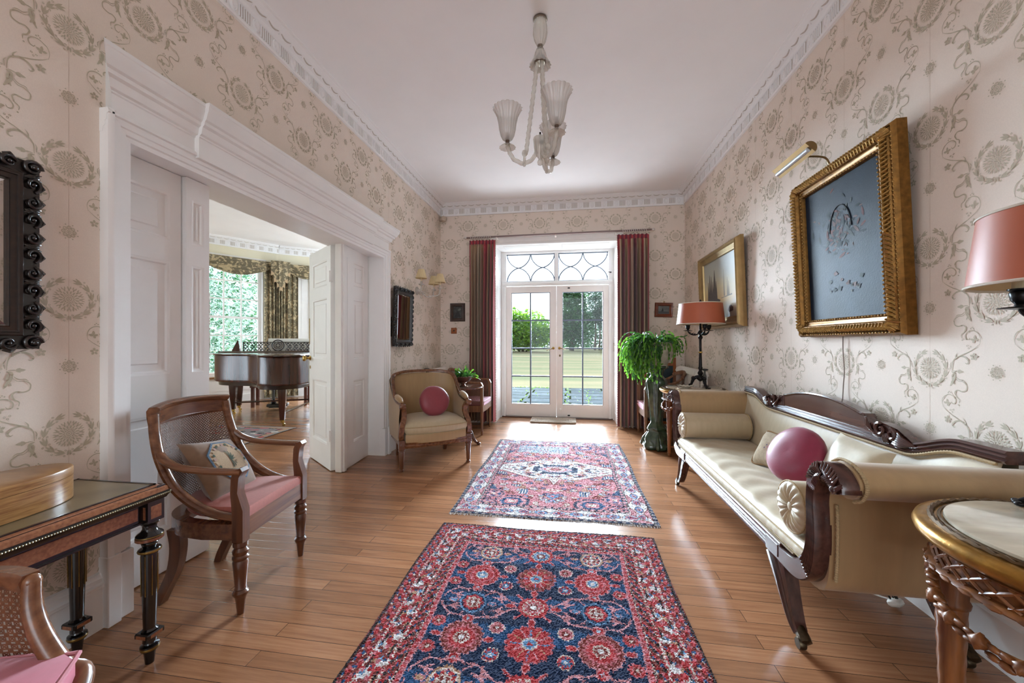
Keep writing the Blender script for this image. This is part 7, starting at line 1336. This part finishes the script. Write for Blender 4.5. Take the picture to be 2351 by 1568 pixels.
# ------------------------------------------------------------------ garden
def pave():
    m = bpy.data.materials.new('flagstones'); m.use_nodes = True; nt = m.node_tree; N = nt.nodes; L = nt.links; b = N['Principled BSDF']; b.inputs['Roughness'].default_value = 1; b.inputs['Specular IOR Level'].default_value = 0; tc = N.new('ShaderNodeTexCoord'); br = N.new('ShaderNodeTexBrick'); L.new(tc.outputs['Object'], br.inputs[0])
    for k, v in dict(Scale=1, **{'Mortar Size': .026, 'Mortar Smooth': .2, 'Brick Width': .95, 'Row Height': .52}).items(): br.inputs[k].default_value = v
    br.offset = .12; br.inputs['Color1'].default_value = srgb(62, 66, 68); br.inputs['Color2'].default_value = srgb(74, 78, 80); br.inputs['Mortar'].default_value = srgb(26, 30, 18)
    n = N.new('ShaderNodeTexNoise'); n.inputs['Scale'].default_value = 6; L.new(tc.outputs['Object'], n.inputs[0]); mx = N.new('ShaderNodeMix'); mx.data_type = 'RGBA'; mx.blend_type = 'OVERLAY'; mx.inputs[0].default_value = .35; L.new(br.outputs[0], mx.inputs[6]); L.new(n.outputs[0], mx.inputs[7]); L.new(mx.outputs[2], b.inputs['Base Color']); return m
def turf():
    m = bpy.data.materials.new('dry_lawn'); m.use_nodes = True; nt = m.node_tree; N = nt.nodes; L = nt.links; b = N['Principled BSDF']; b.inputs['Roughness'].default_value = 1; b.inputs['Specular IOR Level'].default_value = 0; tc = N.new('ShaderNodeTexCoord')
    mp = N.new('ShaderNodeMapping'); mp.inputs['Scale'].default_value = (.25, 1.1, 1); L.new(tc.outputs['Object'], mp.inputs[0]); n = N.new('ShaderNodeTexNoise'); n.inputs['Scale'].default_value = .55; n.inputs['Detail'].default_value = 6; L.new(mp.outputs[0], n.inputs[0])
    r = N.new('ShaderNodeValToRGB'); L.new(n.outputs[0], r.inputs[0]); e = r.color_ramp.elements; e[0].position = .35; e[0].color = srgb(82, 84, 64); e[1].position = .68; e[1].color = srgb(106, 95, 76); L.new(r.outputs[0], b.inputs['Base Color']); return m
GZ = -.13
mb = MB(); mb.box(-9, 6.02, GZ - .1, 6, 11.0, GZ); struct(mb.build('patio', pave(), ang=0), 'flagstone terrace outside the garden doors')
mb = MB(); mb.box(-90, 11.0, GZ - .15, 90, 130, GZ - .02); mb.box(-90, -20, GZ - .15, -9, 11, GZ - .02); struct(mb.build('lawn', turf(), ang=0), 'wide dry mown lawn')
def weeds():
    rnd = random.Random(4); mb = MB()
    for i in range(300):
        k = rnd.choice([0, 1, 2, 3]); x = (-1.05, -.07, .42, .96)[k] + rnd.gauss(0, .035); y = rnd.uniform(6.3, 10.9)
        if rnd.random() < .25: x = rnd.uniform(-1.6, 1.2); y = 6.02 + .52 * rnd.randint(1, 9)
        if i > 250: x = rnd.uniform(-1.5, -.6); y = 10.95 + rnd.gauss(0, .06)
        h = rnd.uniform(.01, .035); a = rnd.uniform(0, 3.1); mb.add([(x - .016 * cos(a), y - .016 * sin(a), GZ), (x + .016 * cos(a), y + .016 * sin(a), GZ), (x + .02 * cos(a), y + .01, GZ + h), (x - .012, y - .012 * sin(a), GZ + h * .8)], [(0, 1, 2, 3)])
    o = mb.build('weeds', leafmat('weed_green', (120, 150, 70), (80, 110, 50)), ang=0); tag(o, 'weeds growing in the joints of the terrace flagstones', 'weeds', kind='stuff')
weeds()
BARK = mat('bark', (92, 78, 66), .9, var=.3, vscale=6)
def tree(name, label, blobs, n, leaf, m, trunks, seed, group=None, slim=1.0, cat='tree'):
    rnd = random.Random(seed); base = trunks[0][0]; t = thing(name, label, cat, base, 0, group); B = Vector(base); vol = [a * b_ * c for _, (a, b_, c) in blobs]; mb = MB()
    for i in range(n):
        (c, r_) = rnd.choices(blobs, vol)[0]; d = Vector((rnd.gauss(0, 1), rnd.gauss(0, 1), rnd.gauss(0, 1))).normalized() * (rnd.random() ** .28); lump = 1 + .16 * sin(5 * d.x + seed) * sin(6 * d.z + 4 * d.y)
        p = Vector((c[0] + r_[0] * d.x * lump, c[1] + r_[1] * d.y * lump, c[2] + r_[2] * d.z * lump)) - B
        if p.z + B.z < .05: continue
        u = Vector((rnd.gauss(0, 1), rnd.gauss(0, 1), rnd.gauss(0, .6))).normalized(); w = u.cross(Vector((rnd.gauss(0, 1), rnd.gauss(0, 1), rnd.gauss(0, 1)))).normalized(); s = leaf * rnd.uniform(.6, 1.4)
        mb.add([p - u * s, p + w * s * .5 * slim, p + u * s, p - w * s * .5 * slim], [(0, 1, 2, 3)], 1 if rnd.random() < .4 else 0)
    mb.build('foliage', m, t, 0)
    for P, top, r0 in trunks:
        mb = MB(); a = Vector(P) - B; b_ = Vector(top) - B; mb.tube(spl([a, a.lerp(b_, .4) + Vector((r0 * .5, 0, 0)), b_], 4), [r0 * (1.15 - .09 * i) for i in range(9)], 8); mb.build('trunk', BARK, t, 60)
    return t
LM = [leafmat('maple_leaf', (150, 196, 62), (110, 164, 50), .45), leafmat('maple_leaf_dark', (96, 150, 52), (70, 120, 44), .4)]
tree('round_tree', 'bright green rounded tree on the left side of the lawn', [((-6.6, 54, 2.7), (4.3, 4.0, 2.9)), ((-9.5, 55, 3.2), (3.5, 3.5, 3.0)), ((-4.6, 54, 2.0), (2.1, 2.4, 1.7))], 9000, .26, LM, [((-6.6, 54, GZ), (-6.4, 54, 3), .22), ((-6.2, 54.2, GZ), (-4.4, 54, 1.6), .13), ((-7.0, 54, GZ), (-9.6, 54.5, 1.8), .14)], 3)
LD = [leafmat('oak_leaf', (50, 108, 54), (30, 74, 42), .3), leafmat('oak_leaf_light', (86, 140, 74), (54, 104, 56), .35)]
tree('oak_tree', 'large dark green broad tree right of the round tree', [((-.2, 60, 5.6), (2.9, 3, 4.2)), ((.8, 60, 3.4), (3.0, 3, 3.2)), ((-1.2, 60, 8.0), (1.3, 1.6, 1.6)), ((.6, 60, 8.3), (2.0, 2, 1.8))], 9500, .24, LD, [((.2, 60, GZ), (.2, 60, 6), .35)], 5, 'trees across the lawn')
LP = [leafmat('pine_needle', (70, 104, 74), (44, 72, 56), .25), leafmat('pine_needle_light', (112, 142, 112), (70, 100, 78), .25)]
tree('pine_tree', 'tall pine with bare lower trunk right of the broad tree', [((4.2, 63, 7.0), (1.9, 2, 1.7)), ((3.6, 63, 8.9), (1.6, 1.6, 1.2)), ((4.9, 63, 5.0), (1.6, 2, 1.2)), ((3.3, 63, 5.2), (1.3, 2, 1.1))], 4200, .22, LP, [((3.9, 63, GZ), (4.0, 63, 8.6), .17), ((4.6, 63, GZ), (4.7, 63, 7), .14)], 7, 'trees across the lawn', slim=.6)
tree('pine_tree', 'furthest right pine with several thin trunks across the lawn', [((6.2, 64, 6.6), (2.0, 2, 2.2)), ((6.0, 64, 9.0), (1.4, 1.5, 1.3)), ((5.4, 64, 4.0), (1.5, 2, 1.2)), ((7.5, 64, 4.8), (1.6, 2, 2.0))], 4600, .22, LP, [((5.6, 64, GZ), (5.8, 64, 8.4), .15), ((6.4, 64, GZ), (6.4, 64, 7), .15), ((5.1, 64, GZ), (5.2, 64, 6), .11)], 9, 'trees across the lawn', slim=.6)
LH = [leafmat('hedge_leaf', (58, 92, 54), (36, 64, 42), .25), leafmat('hedge_leaf_light', (90, 124, 72), (60, 92, 56), .3)]
mb = None
tree('far_hedge', 'long dark hedge along the far edge of the lawn behind the trees', [((4, 70, 1.8), (6, 1.5, 2.4)), ((-5, 70, 1.2), (6, 1.5, 1.6)), ((-16, 70, 1.5), (8, 1.5, 2)), ((14, 70, 1.5), (7, 1.5, 2.6))], 9000, .26, LH, [((0, 70, GZ), (0, 70, 1), .1)], 13, cat='hedge')
LS = [leafmat('silver_leaf', (176, 200, 178), (128, 160, 140), .35), leafmat('silver_leaf_dark', (92, 128, 104), (50, 86, 74), .3)]
tree('silver_shrub', 'silvery leaved shrub filling the tall music room window', [((-8.6, 7.9, 1.9), (1.3, 1.2, 2.2)), ((-7.6, 9.0, 1.7), (1.0, 1.0, 2.0)), ((-9.4, 6.6, 1.9), (1.3, 1.2, 2.2)), ((-10, 8.9, 2.0), (1.2, 1.5, 2.4))], 21000, .060, LS, [((-8.6, 8.0, GZ), (-8.5, 8.0, 2.4), .07), ((-8.9, 7.6, GZ), (-9.3, 7.4, 2.2), .05), ((-9.0, 8.3, GZ), (-9.6, 8.6, 2.4), .06)], 15, slim=.5, cat='shrub')
tree('garden_tree', 'dark tree behind the silvery shrub outside the bay', [((-13.5, 12, 3), (3.5, 3, 4)), ((-16, 9, 3), (3, 3, 4))], 7000, .16, LD, [((-13.5, 12, GZ), (-13.5, 12, 4), .2)], 17)
rnd = random.Random(8)
def flowers(name, label, c, P, n, r, s=.035):
    mb = MB()
    for i in range(n):
        p = Vector(P) + Vector((rnd.gauss(0, r), rnd.gauss(0, r), rnd.gauss(0, r))); a = rnd.uniform(0, 6)
        mb.sph(tuple(p), (s, s, s * .6), 6, 4)
        mb.tube([tuple(p), (p.x, p.y, GZ)], .004, 4, mi=1)
    o = mb.build(name, [mat(name + '_petals', c, .6), LH[0]], ang=60); tag(o, label, 'flowers', kind=None)
flowers('red_flowers', 'cluster of red blooms low outside the music room window', (196, 60, 66), (-7.62, 7.0, 1.28), 7, .05); flowers('blue_flowers', 'cluster of blue blooms below the red ones outside the bay window', (84, 104, 196), (-7.65, 7.0, 1.05), 8, .05); flowers('magenta_flowers', 'cluster of magenta blooms lowest outside the bay window', (170, 50, 120), (-7.6, 7.0, .72), 7, .05)
